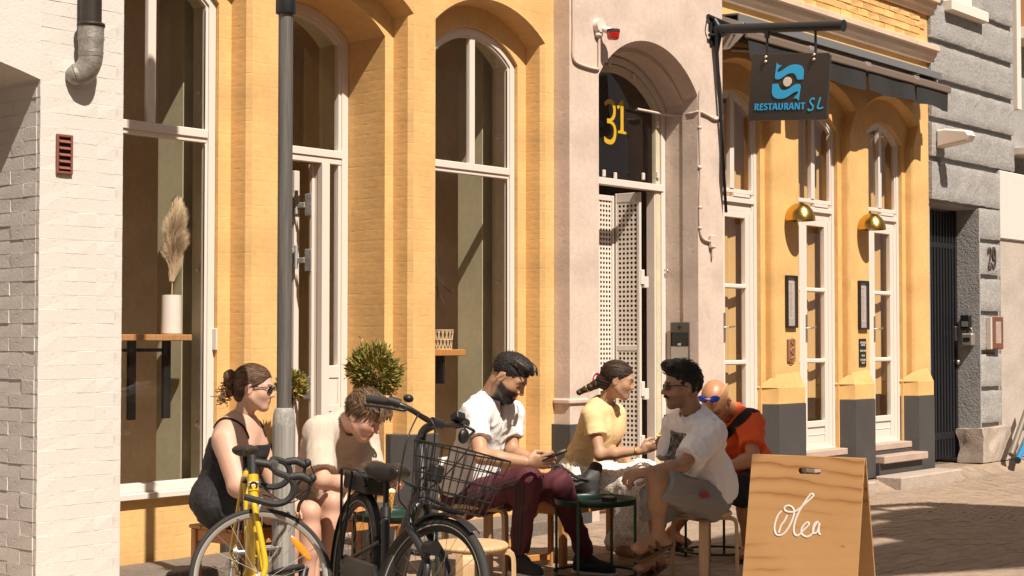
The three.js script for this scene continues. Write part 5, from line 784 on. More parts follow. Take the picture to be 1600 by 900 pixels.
{
  const F = J(656, 933, 6.75), R = J(545, 883, 7.72), r = 0.343, tr = 0.0215, [B, wb, f] = bikeFrame('black city bicycle with wire basket and rear battery rack', 'city_bicycle', F, R, r, -0.11);
  const steerTo = RT.clone().multiplyScalar(0.72).addScaledVector(V(FWD.x, 0, FWD.z).normalize(), -0.69), ang = -(Math.atan2(steerTo.z, steerTo.x) - Math.atan2(f.z, f.x));
  const hx = wb / 2, rx = -wb / 2, ha = 69 * Math.PI / 180, ax = V(-Math.cos(ha), Math.sin(ha), 0), foot = V(hx - 0.055, r, 0), onAx = (t) => foot.clone().addScaledVector(ax, t);
  const T2 = new THREE.Matrix4().makeTranslation(foot.x, foot.y, 0).multiply(new THREE.Matrix4().makeRotationAxis(ax, ang)).multiply(new THREE.Matrix4().makeTranslation(-foot.x, -foot.y, 0)), S = (g) => g.applyMatrix4(T2);
  const mats = { tyre: MAT.rubber, rim: MAT.black, wall: M({ color: C(0.3, 0.28, 0.25), roughness: 0.5 }), hub: MAT.black, spoke: M({ color: C(0.35, 0.33, 0.31), roughness: 0.4, metalness: 0.8 }) };
  wheel(B, hx, r, r, tr, mats, 24, T2, 'front_wheel'); wheel(B, rx, r, r, tr, mats, 24, null, 'rear_wheel');
  const crown = onAx(0.4), hb = onAx(0.43), ht = onAx(0.66);
  obj('fork', [-1, 1].flatMap((s) => [S(tube([V(hx, r, s * 0.062), V(hx - 0.02, r + 0.14, s * 0.06), V(crown.x + 0.015, crown.y - 0.1, s * 0.055), V(crown.x + 0.005, crown.y - 0.02, s * 0.04), V(crown.x, crown.y + 0.01, s * 0.01)], 0.019, 12, 28))]).concat([S(bar(crown, hb, 0.026))]), paintK, B);
  const bb = V(-0.05, 0.3, 0), st = V(-0.16, 0.63, 0), hub = V(rx, r, 0);
  obj('frame', [bar(hb, ht, 0.031, 0.03, 18), tube([onAx(0.47), onAx(0.4).add(V(-0.16, -0.14, 0)), V(0.06, 0.33, 0), bb], 0.037, 16, 30), bar(st, bb, 0.021, 0.021, 16), ball(bb, 0.05, 16), ...[-1, 1].flatMap((s) => [bar(V(bb.x, bb.y, s * 0.035), V(hub.x, hub.y, s * 0.07), 0.013), bar(V(st.x + 0.03, st.y - 0.13, s * 0.02), V(hub.x, hub.y, s * 0.07), 0.011)])], paintK, B);
  const arcF = (cx, a0, a1, T) => { const pos = [], N = 30, Rr = r + 0.02; const ring2 = []; for (let i = 0; i <= N; i++) { const a = lerp(a0, a1, i / N); ring2.push([-1, -0.55, 0.55, 1].map((k) => { const rr = Rr - (Math.abs(k) === 1 ? 0.014 : 0); return [cx + rr * Math.cos(a), r + rr * Math.sin(a), k * 0.029]; })); } for (let i = 0; i < N; i++) for (let k = 0; k < 3; k++) { const a = ring2[i][k], b = ring2[i][k + 1], c = ring2[i + 1][k + 1], d = ring2[i + 1][k]; pos.push(...a, ...b, ...c, ...a, ...c, ...d); } const g = new THREE.BufferGeometry(); g.setAttribute('position', new THREE.Float32BufferAttribute(pos, 3)); g.computeVertexNormals(); return T ? g.applyMatrix4(T) : g; };
  obj('front_mudguard', arcF(hx, 1.05, 3.35, T2), paintK, B); obj('rear_mudguard', arcF(rx, 0.5, 3.4), paintK, B);
  obj('chain_guard', [slab([[rx + 0.0, r - 0.055], [bb.x + 0.1, bb.y - 0.1], [bb.x + 0.11, bb.y + 0.02], [bb.x, bb.y + 0.1], [rx, r + 0.045], [rx - 0.05, r]], 0.05, 0.075, [], 0.008)], paintK, B);
  obj('crank', [bar(V(bb.x, bb.y, 0.08), V(bb.x - 0.02, bb.y - 0.17, 0.09), 0.012), bar(V(bb.x, bb.y, -0.08), V(bb.x + 0.02, bb.y + 0.17, -0.09), 0.012)], MAT.black, B); for (const s of [-1, 1]) obj('pedal', bx(bb.x - s * 0.02 - 0.045, bb.x - s * 0.02 + 0.045, bb.y - s * 0.17 - 0.012, bb.y - s * 0.17 + 0.012, s > 0 ? 0.1 : -0.19, s > 0 ? 0.19 : -0.1, 0.008), MAT.rubber, B);
  obj('kick_stand', tube([V(rx + 0.05, r - 0.02, -0.07), V(rx + 0.06, 0.15, -0.12), V(rx + 0.09, 0.0, -0.2)], 0.01, 8), MAT.black, B);
  // saddle
  obj('seat_post', [bar(st, V(-0.2, 0.79, 0), 0.014), bar(st.clone().add(V(0.006, -0.02, 0)), st.clone().add(V(-0.008, 0.025, 0)), 0.027)], MAT.black, B);
  const sd = obj('saddle', (() => { const g = new THREE.SphereGeometry(1, 40, 24), p = g.attributes.position; for (let i = 0; i < p.count; i++) { const x = p.getX(i), y = p.getY(i), z = p.getZ(i), w = x < 0.1 ? 0.098 : 0.098 - 0.068 * sstep(0.1, 0.75, x), cleft = 0.018 * Math.exp(-((z / 0.28) ** 2)) * (x < 0.6 ? 1 : 0); p.setXYZ(i, x * 0.135, y * (y > 0 ? 0.04 : 0.05) - (y > 0 ? cleft : 0) + 0.012 * x * x * (x < 0 ? 1 : 0.2), z * w); } g.computeVertexNormals(); return g.scale(1.12, 1.12, 1.15).translate(-0.2, 0.83, 0); })(), M({ color: C(0.016, 0.014, 0.013), roughness: 0.38 }), B);
  obj('saddle_rail', [-1, 1].map((s) => tube([V(-0.3, 0.81, s * 0.035), V(-0.24, 0.78, s * 0.03), V(-0.18, 0.782, s * 0.025), V(-0.1, 0.81, s * 0.012)], 0.0045, 6)), MAT.steel, sd);
  // rack with battery
  obj('rack', [-1, 1].flatMap((s) => [tube([V(rx + 0.2, 0.74, s * 0.06), V(rx + 0.1, 0.8, s * 0.065), V(rx - 0.18, 0.8, s * 0.065), V(rx - 0.24, 0.77, s * 0.06)], 0.008, 8, 24), bar(V(rx - 0.2, 0.795, s * 0.066), V(rx - 0.01, r + 0.02, s * 0.08), 0.007), bar(V(rx - 0.02, 0.795, s * 0.066), V(rx, r + 0.02, s * 0.08), 0.007)]).concat([-0.15, 0.0, 0.12].map((x) => bar(V(rx + x, 0.802, -0.065), V(rx + x, 0.802, 0.065), 0.006))), MAT.black, B);
  obj('battery', new RoundedBoxGeometry(0.38, 0.085, 0.11, 2, 0.015).translate(rx - 0.0, 0.742, 0), MAT.blackSat, B);
  // stem and raised swept handlebar
  const s0 = onAx(0.72), s1 = s0.clone().add(V(0.085, 0.07, 0));
  obj('stem', [S(bar(ht, s0, 0.024, 0.022)), S(tube([onAx(0.69), s0.clone().add(V(0.015, 0.03, 0)), s1], 0.021, 12, 16)), S(bar(V(s1.x, s1.y, -0.03), V(s1.x, s1.y, 0.03), 0.024, 0.024, 16))], paintK, B);
  const hlf = (s) => tube([V(s1.x, s1.y, 0), V(s1.x + 0.005, s1.y + 0.005, s * 0.07), V(s1.x - 0.015, s1.y + 0.03, s * 0.16), V(s1.x - 0.06, s1.y + 0.04, s * 0.225), V(s1.x - 0.16, s1.y + 0.035, s * 0.275)], 0.0125, 12, 40);
  const hbar = obj('handlebar', [S(hlf(-1)), S(hlf(1))], paintK, B);
  for (const s of [-1, 1]) {
    obj('grip', S(bar(V(s1.x - 0.065, s1.y + 0.041, s * 0.228), V(s1.x - 0.17, s1.y + 0.035, s * 0.28), 0.018, 0.0195, 14)), MAT.rubber, hbar);
    obj('gear_shifter', S(bar(V(s1.x - 0.035, s1.y + 0.042, s * 0.205), V(s1.x - 0.075, s1.y + 0.046, s * 0.245), 0.022, 0.021, 14)), MAT.blackSat, hbar);
    obj('brake_lever', [S(tube([V(s1.x - 0.02, s1.y + 0.03, s * 0.18), V(s1.x + 0.015, s1.y + 0.015, s * 0.22), V(s1.x - 0.05, s1.y + 0.01, s * 0.28), V(s1.x - 0.12, s1.y + 0.0, s * 0.33)], 0.007, 8, 20))], MAT.black, hbar);
  }
  obj('bell', [S(new THREE.SphereGeometry(0.024, 18, 12).scale(1, 0.75, 1).translate(s1.x - 0.03, s1.y + 0.075, 0.17))], MAT.black, hbar); obj('display', S(new RoundedBoxGeometry(0.05, 0.035, 0.055, 2, 0.006).rotateZ(0.5).translate(s1.x + 0.0, s1.y + 0.055, -0.12)), MAT.black, hbar); obj('mirror', S(new THREE.SphereGeometry(0.035, 18, 12).scale(0.5, 1, 0.9).translate(s1.x - 0.02, s1.y - 0.02, -0.2)), MAT.black, hbar);
  obj('cable', [S(tube([V(s1.x, s1.y + 0.03, 0.16), V(s1.x + 0.12, s1.y - 0.02, 0.12), V(s1.x + 0.1, s1.y - 0.2, 0.07), V(crown.x + 0.02, crown.y + 0.12, 0.05), V(hb.x - 0.01, hb.y, 0.05)], 0.0035, 6, 40)), S(tube([V(s1.x, s1.y + 0.03, -0.16), V(s1.x + 0.14, s1.y - 0.06, -0.1), V(s1.x + 0.08, s1.y - 0.22, -0.05), V(hb.x, hb.y + 0.05, -0.03)], 0.0035, 6, 40)), S(tube([V(s1.x + 0.005, s1.y + 0.03, 0.12), V(s1.x + 0.06, s1.y - 0.12, 0.2), V(hb.x + 0.02, hb.y + 0.0, 0.16), V(hb.x - 0.03, hb.y - 0.06, 0.05)], 0.0035, 6, 40))], MAT.black, B);
  // wire basket carried on the steering
  const bc = V(s1.x + 0.2, 0, 0), y0 = s1.y - 0.36, y1 = s1.y - 0.12, wires = [], W = (a, b, q = 0.0026) => wires.push(S(bar(a, b, q, q, 6)));
  const rect = (y, dx, dz, back) => [V(bc.x - back, y, -dz), V(bc.x + dx, y, -dz), V(bc.x + dx, y, dz), V(bc.x - back, y, dz)], lev = (t) => rect(lerp(y0, y1, t) + 0.02 * t, 0.11 + 0.04 * t, 0.12 + 0.045 * t, 0.11 + 0.02 * t);
  for (const t of [0, 0.25, 0.5, 0.75, 1]) { const q = lev(t); for (let i = 0; i < 4; i++) W(q[i], q[(i + 1) % 4], t === 1 ? 0.0042 : 0.003); }
  const lo = lev(0), hi2 = lev(1); for (let i = 0; i < 4; i++) for (let k = 0; k < 6; k++) W(lo[i].clone().lerp(lo[(i + 1) % 4], k / 6), hi2[i].clone().lerp(hi2[(i + 1) % 4], k / 6));
  for (let k = 1; k < 6; k++) { W(lo[0].clone().lerp(lo[1], k / 6), lo[3].clone().lerp(lo[2], k / 6)); W(lo[0].clone().lerp(lo[3], k / 6), lo[1].clone().lerp(lo[2], k / 6)); }
  const bk = obj('basket', wires, MAT.black, B); bk.userData.kind = 'stuff';
  obj('basket_carrier', [S(bar(onAx(0.45), V(bc.x + 0.05, y0 - 0.004, 0), 0.009)), S(bar(V(bc.x - 0.1, y0 - 0.006, 0), V(bc.x + 0.1, y0 - 0.006, 0), 0.01)), S(bx(bc.x - 0.16, bc.x - 0.1, y0 + 0.1, y0 + 0.18, -0.03, 0.03, 0.01))], MAT.black, B);
  obj('headlamp', [S(bar(V(hx - 0.03, r + 0.2, 0.075), V(hx + 0.03, r + 0.205, 0.075), 0.028, 0.032, 18)), S(bar(V(hx - 0.01, r + 0.2, 0.075), V(hx - 0.04, r + 0.05, 0.07), 0.012))], MAT.black, B);
}
{ // blue and grey frame of a bicycle parked far right, half out of the picture
  const B = thing('parked_bicycle', 'blue and grey bicycle cut off by the right edge', 'bicycle', [1.93, 0, 0.25]);
  obj('frame', [bar(V(-0.5, 0.09, 0), V(0.25, 0.75, -0.05), 0.034, 0.034, 14), bar(V(-0.42, 0.06, 0.05), V(0.3, 0.55, 0.0), 0.03, 0.03, 14)], M({ color: C(0.2, 0.17, 0.14), roughness: 0.5, metalness: 0.3 }), B);
  obj('down_tube', [bar(V(-0.5, 0.03, 0.08), V(0.22, 0.5, 0.05), 0.035, 0.035, 14)], P({ color: C(0.02, 0.2, 0.42), roughness: 0.3, clearcoat: 0.5 }), B);
  obj('wheel', new THREE.TorusGeometry(0.32, 0.02, 10, 60).translate(0.5, 0.34, -0.05), MAT.rubber, B); obj('foot', bar(V(-0.55, 0.03, 0.1), V(-0.4, 0.03, 0.02), 0.04), MAT.black, B);
}
// ---------------------------------------------------------------- figures: smooth distance fields meshed into continuous surfaces
const cv = (a, u, t) => V(0, 0, 0).addScaledVector(RT, a).addScaledVector(AX, u).addScaledVector(flatFrame(FWD), -t); // across the picture, up, towards the photographer
const FL = {
  cap(a, b, r1, r2 = r1, k = 0.03, cut) { const R = Math.max(r1, r2), ax = a.x, ay = a.y, az = a.z, dx = b.x - ax, dy = b.y - ay, dz = b.z - az, L = dx * dx + dy * dy + dz * dz || 1e-9; return { k, lo: [Math.min(ax, b.x) - R, Math.min(ay, b.y) - R, Math.min(az, b.z) - R], hi: [Math.max(ax, b.x) + R, Math.max(ay, b.y) + R, Math.max(az, b.z) + R], f(x, y, z) { let h = ((x - ax) * dx + (y - ay) * dy + (z - az) * dz) / L; h = h < 0 ? 0 : h > 1 ? 1 : h; const px = x - ax - h * dx, py = y - ay - h * dy, pz = z - az - h * dz; let d = Math.sqrt(px * px + py * py + pz * pz) - (r1 + (r2 - r1) * h); if (cut) { const c = (x - cut[0].x) * cut[1].x + (y - cut[0].y) * cut[1].y + (z - cut[0].z) * cut[1].z; if (c > d) d = c; } return d; } }; },
  ell(c, r, B, k = 0.04, cut) { const [X, Y, Z] = B || [V(1, 0, 0), V(0, 1, 0), V(0, 0, 1)], R = Math.max(...r); return { k, lo: [c.x - R, c.y - R, c.z - R], hi: [c.x + R, c.y + R, c.z + R], f(x, y, z) { const qx = x - c.x, qy = y - c.y, qz = z - c.z, a = (qx * X.x + qy * X.y + qz * X.z) / r[0], b = (qx * Y.x + qy * Y.y + qz * Y.z) / r[1], e = (qx * Z.x + qy * Z.y + qz * Z.z) / r[2], k0 = Math.sqrt(a * a + b * b + e * e), k1 = Math.sqrt((a / r[0]) ** 2 + (b / r[1]) ** 2 + (e / r[2]) ** 2); let d = k1 > 1e-9 ? k0 * (k0 - 1) / k1 : -Math.min(...r); if (cut) d = Math.max(d, (x - cut[0].x) * cut[1].x + (y - cut[0].y) * cut[1].y + (z - cut[0].z) * cut[1].z); return d; } }; },
  sub(p, k = 0.012) { return { ...p, k, op: -1 }; },
  evalAt(P, x, y, z) { let d = 1; for (const p of P) { const e = p.f(x, y, z); if (p.op) { const h = Math.max(p.k - Math.abs(-e - d), 0) / p.k; d = Math.max(d, -e) + h * h * p.k / 4; } else { const h = Math.max(p.k - Math.abs(d - e), 0) / p.k; d = Math.min(d, e) - h * h * p.k / 4; } } return d; },
  mesh(P, cell, { disp, clips = [], color, pad = 0.055 } = {}) {
    const lo = [1e9, 1e9, 1e9], hi = [-1e9, -1e9, -1e9]; for (const p of P) if (!p.op) for (let i = 0; i < 3; i++) { lo[i] = Math.min(lo[i], p.lo[i] - pad); hi[i] = Math.max(hi[i], p.hi[i] + pad); }
    const n = [0, 1, 2].map((i) => Math.ceil((hi[i] - lo[i]) / cell) + 2), [nx, ny, nz] = n, D = new Float32Array(nx * ny * nz).fill(0.2);
    for (const p of P) {
      const m = (p.k || 0) + 3 * cell, s = [0, 1, 2].map((i) => Math.max(0, Math.floor((p.lo[i] - m - lo[i]) / cell))), e = [0, 1, 2].map((i) => Math.min(n[i] - 1, Math.ceil((p.hi[i] + m - lo[i]) / cell)));
      for (let k = s[2]; k <= e[2]; k++) for (let j = s[1]; j <= e[1]; j++) { let q = (k * ny + j) * nx + s[0]; for (let i = s[0]; i <= e[0]; i++, q++) { const d = p.f(lo[0] + i * cell, lo[1] + j * cell, lo[2] + k * cell), c = D[q]; if (p.op) { const h = Math.max(p.k - Math.abs(-d - c), 0) / p.k; D[q] = Math.max(c, -d) + h * h * p.k / 4; } else { const h = p.k > 0 ? Math.max(p.k - Math.abs(c - d), 0) / p.k : 0; D[q] = Math.min(c, d) - h * h * p.k / 4; } } }
    }
    if (disp || clips.length) for (let k = 0, q = 0; k < nz; k++) for (let j = 0; j < ny; j++) for (let i = 0; i < nx; i++, q++) if (Math.abs(D[q]) < 0.03 + 2 * cell) { const x = lo[0] + i * cell, y = lo[1] + j * cell, z = lo[2] + k * cell; if (disp) D[q] += disp(x, y, z); for (const c of clips) { const e = c(x, y, z); if (e > D[q]) D[q] = e; } } else if (clips.length && D[q] < 0) { for (const c of clips) { const e = c(lo[0] + i * cell, lo[1] + j * cell, lo[2] + k * cell); if (e > D[q]) D[q] = e; } }
    const id = new Int32Array(nx * ny * nz).fill(-1), pos = [], idx = [], at = (i, j, k) => (k * ny + j) * nx + i;
    const E = [[0, 1], [0, 2], [0, 4], [1, 3], [1, 5], [2, 3], [2, 6], [3, 7], [4, 5], [4, 6], [5, 7], [6, 7]], v = new Float32Array(8);
    for (let k = 0; k < nz - 1; k++) for (let j = 0; j < ny - 1; j++) for (let i = 0; i < nx - 1; i++) {
      const q = at(i, j, k); let m = 0; for (let c = 0; c < 8; c++) { v[c] = D[q + (c & 1) + ((c >> 1) & 1) * nx + ((c >> 2) & 1) * nx * ny]; if (v[c] < 0) m |= 1 << c; }
      if (m === 0 || m === 255) continue; let sx = 0, sy = 0, sz = 0, t = 0;
      for (const [a, b] of E) if ((v[a] < 0) !== (v[b] < 0)) { const w = v[a] / (v[a] - v[b]); sx += (a & 1) + w * ((b & 1) - (a & 1)); sy += ((a >> 1) & 1) + w * (((b >> 1) & 1) - ((a >> 1) & 1)); sz += ((a >> 2) & 1) + w * (((b >> 2) & 1) - ((a >> 2) & 1)); t++; }
      id[q] = pos.length / 3; pos.push(lo[0] + (i + sx / t) * cell, lo[1] + (j + sy / t) * cell, lo[2] + (k + sz / t) * cell);
    }
    for (let k = 1; k < nz - 1; k++) for (let j = 1; j < ny - 1; j++) for (let i = 1; i < nx - 1; i++) {
      const q = at(i, j, k), s = D[q] < 0;
      const f = (o, A, B) => { if (s === D[q + o] < 0) return; const a = id[q], b = id[q - A], c = id[q - A - B], d = id[q - B]; if (a < 0 || b < 0 || c < 0 || d < 0) return; if (s) idx.push(a, b, c, a, c, d); else idx.push(a, c, b, a, d, c); };
      f(1, nx, nx * ny); f(nx, nx * ny, 1); f(nx * ny, 1, nx);
    }
    const g = new THREE.BufferGeometry(); g.setAttribute('position', new THREE.Float32BufferAttribute(pos, 3)); g.setIndex(idx); g.computeVertexNormals();
    if (color) { const c = new Float32Array(pos.length); for (let i = 0; i < pos.length; i += 3) c.set(color(pos[i], pos[i + 1], pos[i + 2]), i); g.setAttribute('color', new THREE.BufferAttribute(c, 3)); }
    return uvm(g);
  },
};
const basis = (f, upHint = AX) => { const z = f.clone().normalize(), x = new THREE.Vector3().crossVectors(upHint, z).normalize(), y = new THREE.Vector3().crossVectors(z, x); return [x, y, z]; }; // left, up, front
const mixc = (a, b, t) => [lerp(a[0], b[0], t), lerp(a[1], b[1], t), lerp(a[2], b[2], t)];
// head in its own axes: x left, y up, z front; chin at -0.105, crown at +0.125
function headGeo(c, B, s, o) {
  const [X, Y, Z] = B, W = (x, y, z) => c.clone().addScaledVector(X, x * s).addScaledVector(Y, y * s).addScaledVector(Z, z * s), e = (p, r, k = 0.025) => FL.ell(W(...p), r.map((q) => q * s), B, k * s), cp = (a, b, r1, r2, k = 0.015) => FL.cap(W(...a), W(...b), r1 * s, r2 * s, k * s), two = (f) => [f(1), f(-1)];
  const jw = o.jaw || 1;
  const P = [e([0, 0.035, -0.016], [0.076, 0.09, 0.098]), e([0, -0.01, 0.03], [0.064, 0.085, 0.062]), e([0, -0.045, 0.026], [0.056 * jw, 0.058, 0.058]), ...two((q) => cp([q * 0.056 * jw, -0.04, -0.004], [q * 0.022 * jw, -0.09, 0.058], 0.018, 0.018, 0.03)), e([0, -0.09, 0.066], [0.024 * jw, 0.02, 0.02], 0.02),
    ...two((q) => cp([q * 0.014, 0.027, 0.083], [q * 0.044, 0.027, 0.066], 0.011, 0.009)), ...two((q) => e([q * 0.04, -0.02, 0.05], [0.024, 0.022, 0.022], 0.03)),
    ...two((q) => FL.sub(FL.ell(W(q * 0.032, 0.004, 0.098), [0.019 * s, 0.012 * s, 0.016 * s], B), 0.012 * s)), ...two((q) => e([q * 0.031, 0.004, 0.074], [0.0155, 0.0125, 0.012], 0.004)),
    cp([0, 0.022, 0.084], [0, -0.022, 0.088 + 0.02 * (o.nose || 1)], 0.008, 0.0115, 0.012), ...two((q) => e([q * 0.012, -0.026, 0.084 + 0.01 * (o.nose || 1)], [0.0095, 0.0085, 0.012], 0.008)), cp([-0.017, -0.054, 0.083], [0.017, -0.054, 0.083], 0.0075, 0.0075, 0.008), cp([-0.014, -0.066, 0.081], [0.014, -0.066, 0.081], 0.0085, 0.0085, 0.008), FL.sub(FL.cap(W(-0.022, -0.0605, 0.094), W(0.022, -0.0605, 0.094), 0.0025 * s, 0.0025 * s), 0.004 * s),
    ...two((q) => e([q * 0.077, -0.002, -0.012], [0.009, 0.032, 0.021], 0.006)), ...two((q) => FL.sub(FL.ell(W(q * 0.087, -0.002, -0.008), [0.006 * s, 0.019 * s, 0.011 * s], B), 0.006 * s)), ...two((q) => cp([q * 0.08, 0.024, -0.004], [q * 0.083, -0.02, -0.026], 0.005, 0.005, 0.005)),
    FL.cap(W(0, -0.05, -0.025), o.neck, 0.056 * s * (o.neckR || 1), 0.06 * s * (o.neckR || 1), 0.03)];
  const loc = (x, y, z) => { const p = V(x, y, z).sub(c); return [p.dot(X) / s, p.dot(Y) / s, p.dot(Z) / s]; };
  const color = (x, y, z) => {
    const [a, b, d] = loc(x, y, z), n = fbm(a * 60, b * 60, d * 60, 2) - 0.5; let k = o.skin.map((q) => q * (1 + 0.14 * n)); const ab = Math.abs(a);
    if (d > 0.03) { k = mixc(k, [k[0] * 1.04, k[1] * 0.86, k[2] * 0.82], 0.5 * Math.exp(-(((ab - 0.042) / 0.02) ** 2 + ((b + 0.022) / 0.02) ** 2)) + 0.5 * Math.exp(-((a / 0.015) ** 2 + ((b + 0.02) / 0.012) ** 2))); }
    if (d > 0.05 && Math.abs(b + 0.06) < 0.0125 - ab * 0.25 && ab < 0.024) k = mixc(k, o.lip || [k[0] * 0.75, k[1] * 0.48, k[2] * 0.45], 0.75);
    if (d > 0.04 && b > 0.026 + (ab - 0.03) * -0.1 && b < 0.035 && ab > 0.012 && ab < 0.048) k = mixc(k, o.brow || [0.04, 0.025, 0.015], 0.8);
    if (d > 0.06 && Math.abs(b - 0.004) < 0.0045 && ab > 0.017 && ab < 0.046) k = mixc(k, [0.03, 0.02, 0.015], 0.75);
    if (o.beard) { const m = o.beard(a, b, d); if (m > 0) k = mixc(k, o.beardC.map((q) => q * (0.8 + 0.8 * (vn(a * 260, b * 260, d * 260)))), m); }
    return k;
  };
  const g = FL.mesh(P, 0.0042, { color }); return { g, W, loc, B, s, P };
}
function handPrims(w, dir, palm, side, curl, s = 1) { // side +1: thumb towards dir x palm
  const Y = dir.clone().normalize(), Zp = palm.clone().addScaledVector(Y, -palm.dot(Y)).normalize(), X = new THREE.Vector3().crossVectors(Y, Zp).multiplyScalar(side), W = (x, y, z) => w.clone().addScaledVector(X, x * s).addScaledVector(Y, y * s).addScaledVector(Zp, z * s), P = [];
  P.push(FL.cap(W(0, -0.02, 0), W(0, 0.012, 0), 0.026 * s, 0.026 * s, 0.02), FL.ell(W(0.002, 0.052, 0), [0.04 * s, 0.05 * s, 0.0165 * s], [X, Y, Zp], 0.02));
  [[0.03, 0.088, 1], [0.01, 0.094, 1.1], [-0.01, 0.091, 1.03], [-0.028, 0.082, 0.82]].forEach(([x, y, l], i) => { let p = W(x, y, 0), ang = 0; [0.042, 0.027, 0.022].forEach((L, j) => { ang += curl * (j ? 1.0 : 0.75) * (1 + 0.08 * i); const q = p.clone().addScaledVector(Y, L * l * s * Math.cos(ang)).addScaledVector(Zp, L * l * s * Math.sin(ang)).addScaledVector(X, x * 0.06 * s); P.push(FL.cap(p, q, (0.0098 - 0.001 * j) * s, (0.0092 - 0.0012 * j) * s, 0.004)); p = q; }); });
  const t0 = W(0.026, 0.02, 0.004), t1 = W(0.05, 0.05, 0.016 + 0.012 * curl), t2 = W(0.052 - 0.014 * curl, 0.082, 0.024 + 0.026 * curl), t3 = W(0.045 - 0.03 * curl, 0.104, 0.03 + 0.03 * curl); P.push(FL.cap(t0, t1, 0.015 * s, 0.0125 * s, 0.012), FL.cap(t1, t2, 0.0115 * s, 0.0105 * s, 0.004), FL.cap(t2, t3, 0.0105 * s, 0.0085 * s, 0.004));
  return { P, W, X, Y, Z: Zp };
}
function bodyFrame(j) { const up = j.neck.clone().sub(j.pelvis).normalize(), L = j.shL.clone().sub(j.shR); L.addScaledVector(up, -L.dot(up)).normalize(); const F = new THREE.Vector3().crossVectors(L, up); return { up, L, F, B: [L, up, F], at: (t, l = 0, f = 0) => j.pelvis.clone().lerp(j.neck, t).addScaledVector(L, l).addScaledVector(F, f) }; }
// torso prims; grow thickens them for clothes
function torso(j, o, g = 0) { const b = bodyFrame(j), w = o.w || 1, dp = o.depth || 1; const P = [FL.ell(b.at(0.74, 0, 0.0), [0.165 * w + g, 0.17 + g, 0.108 * dp + g], b.B, 0.06), FL.ell(b.at(0.36, 0, 0.012), [0.145 * w + g, 0.17 + g, 0.108 * (o.belly || 1) + g], b.B, 0.08), FL.ell(b.at(0.04, 0, 0), [0.168 * w * (o.hips || 1) + g, 0.115 + g, 0.125 + g], b.B, 0.07), FL.cap(b.at(0.97), j.shL, 0.05 + g, 0.056 * w + g, 0.05), FL.cap(b.at(0.97), j.shR, 0.05 + g, 0.056 * w + g, 0.05)]; if (o.bust) for (const q of [-1, 1]) P.push(FL.ell(b.at(0.68, q * 0.078, 0.085), [0.07 + g, 0.075 + g, 0.062 * o.bust + g], b.B, 0.05)); return P; }
const armP = (a, b, c, s, g = 0) => [FL.cap(a, b, 0.05 * s + g, 0.04 * s + g, 0.03), FL.cap(b, b.clone().lerp(c, 0.35), 0.04 * s + g, 0.041 * s + g, 0.02), FL.cap(b.clone().lerp(c, 0.35), c, 0.041 * s + g, 0.027 * s + g, 0.02)];
const legP = (h, k, a, s, g = 0) => { const d = a.clone().sub(k); return [FL.cap(h, k, 0.086 * s + g, 0.056 * s + g, 0.04), FL.cap(k, a, 0.052 * s + g, 0.034 * s + g, 0.03), FL.ell(k.clone().addScaledVector(d, 0.3), [0.052 * s + g, 0.11 + g, 0.052 * s + g], [V(1, 0, 0), d.clone().normalize(), V(0, 0, 1)].map((v, i) => (i === 1 ? v : v)), 0.04)].slice(0, 2).concat([FL.cap(k.clone().addScaledVector(d, 0.22), k.clone().addScaledVector(d, 0.42), 0.054 * s + g, 0.05 * s + g, 0.04)]); };
function footP(a, t, s = 1) { const d = t.clone().sub(a), f = V(d.x, 0, d.z).normalize(), dn = d.clone().normalize(), B = basis(dn.clone(), AX), heel = a.clone().addScaledVector(f, -0.035 * s).addScaledVector(B[1], -0.045 * s); return [FL.cap(a, heel, 0.036 * s, 0.032 * s, 0.03), FL.cap(a.clone().addScaledVector(B[1], -0.02 * s), t, 0.036 * s, 0.024 * s, 0.03), FL.cap(heel, t.clone().addScaledVector(B[1], -0.008), 0.03 * s, 0.024 * s, 0.03), ...[-0.028, -0.012, 0.003, 0.017, 0.03].map((x, i) => FL.cap(t.clone().addScaledVector(B[0], x).addScaledVector(dn, -0.01), t.clone().addScaledVector(B[0], x * 1.1).addScaledVector(dn, 0.028 - Math.abs(i - 2.2) * 0.004), 0.011, 0.009, 0.006))]; }
const skinMat = (rough = 0.52) => P({ color: 0xffffff, vertexColors: true, roughness: rough, bumpMap: rep(T.fine, 12), bumpScale: 0.0006 });
const fabric = (c, o = {}) => M({ color: c, roughness: 0.92, bumpMap: rep(T.cloth, 2.6), bumpScale: 0.006, ...o });
const plane = (p, n) => (x, y, z) => (x - p.x) * n.x + (y - p.y) * n.y + (z - p.z) * n.z;
// soft creases: long in one direction, short across it
const folds = (dir, amp, across = 26, along = 5, seed = 1) => { const d = dir.clone().normalize(), a = new THREE.Vector3().crossVectors(d, Math.abs(d.y) < 0.8 ? AX : V(1, 0, 0)).normalize(), b = new THREE.Vector3().crossVectors(d, a); return (x, y, z) => { const u = x * d.x + y * d.y + z * d.z, p = x * a.x + y * a.y + z * a.z, q = x * b.x + y * b.y + z * b.z, w = 0.6 * vn(u * 6, p * 6, q * 6 + seed) ; const n = vn(p * across + w * 2, q * across + w, u * along + seed); const n2 = vn(p * across * 2.1 + w, q * across * 2.1 - w, u * along * 2.2 + seed + 7); return -amp * ((1 - Math.abs(2 * n - 1)) ** 1.6 * 2.1 + (1 - Math.abs(2 * n2 - 1)) ** 2 * 0.8) + amp * 0.9; }; };
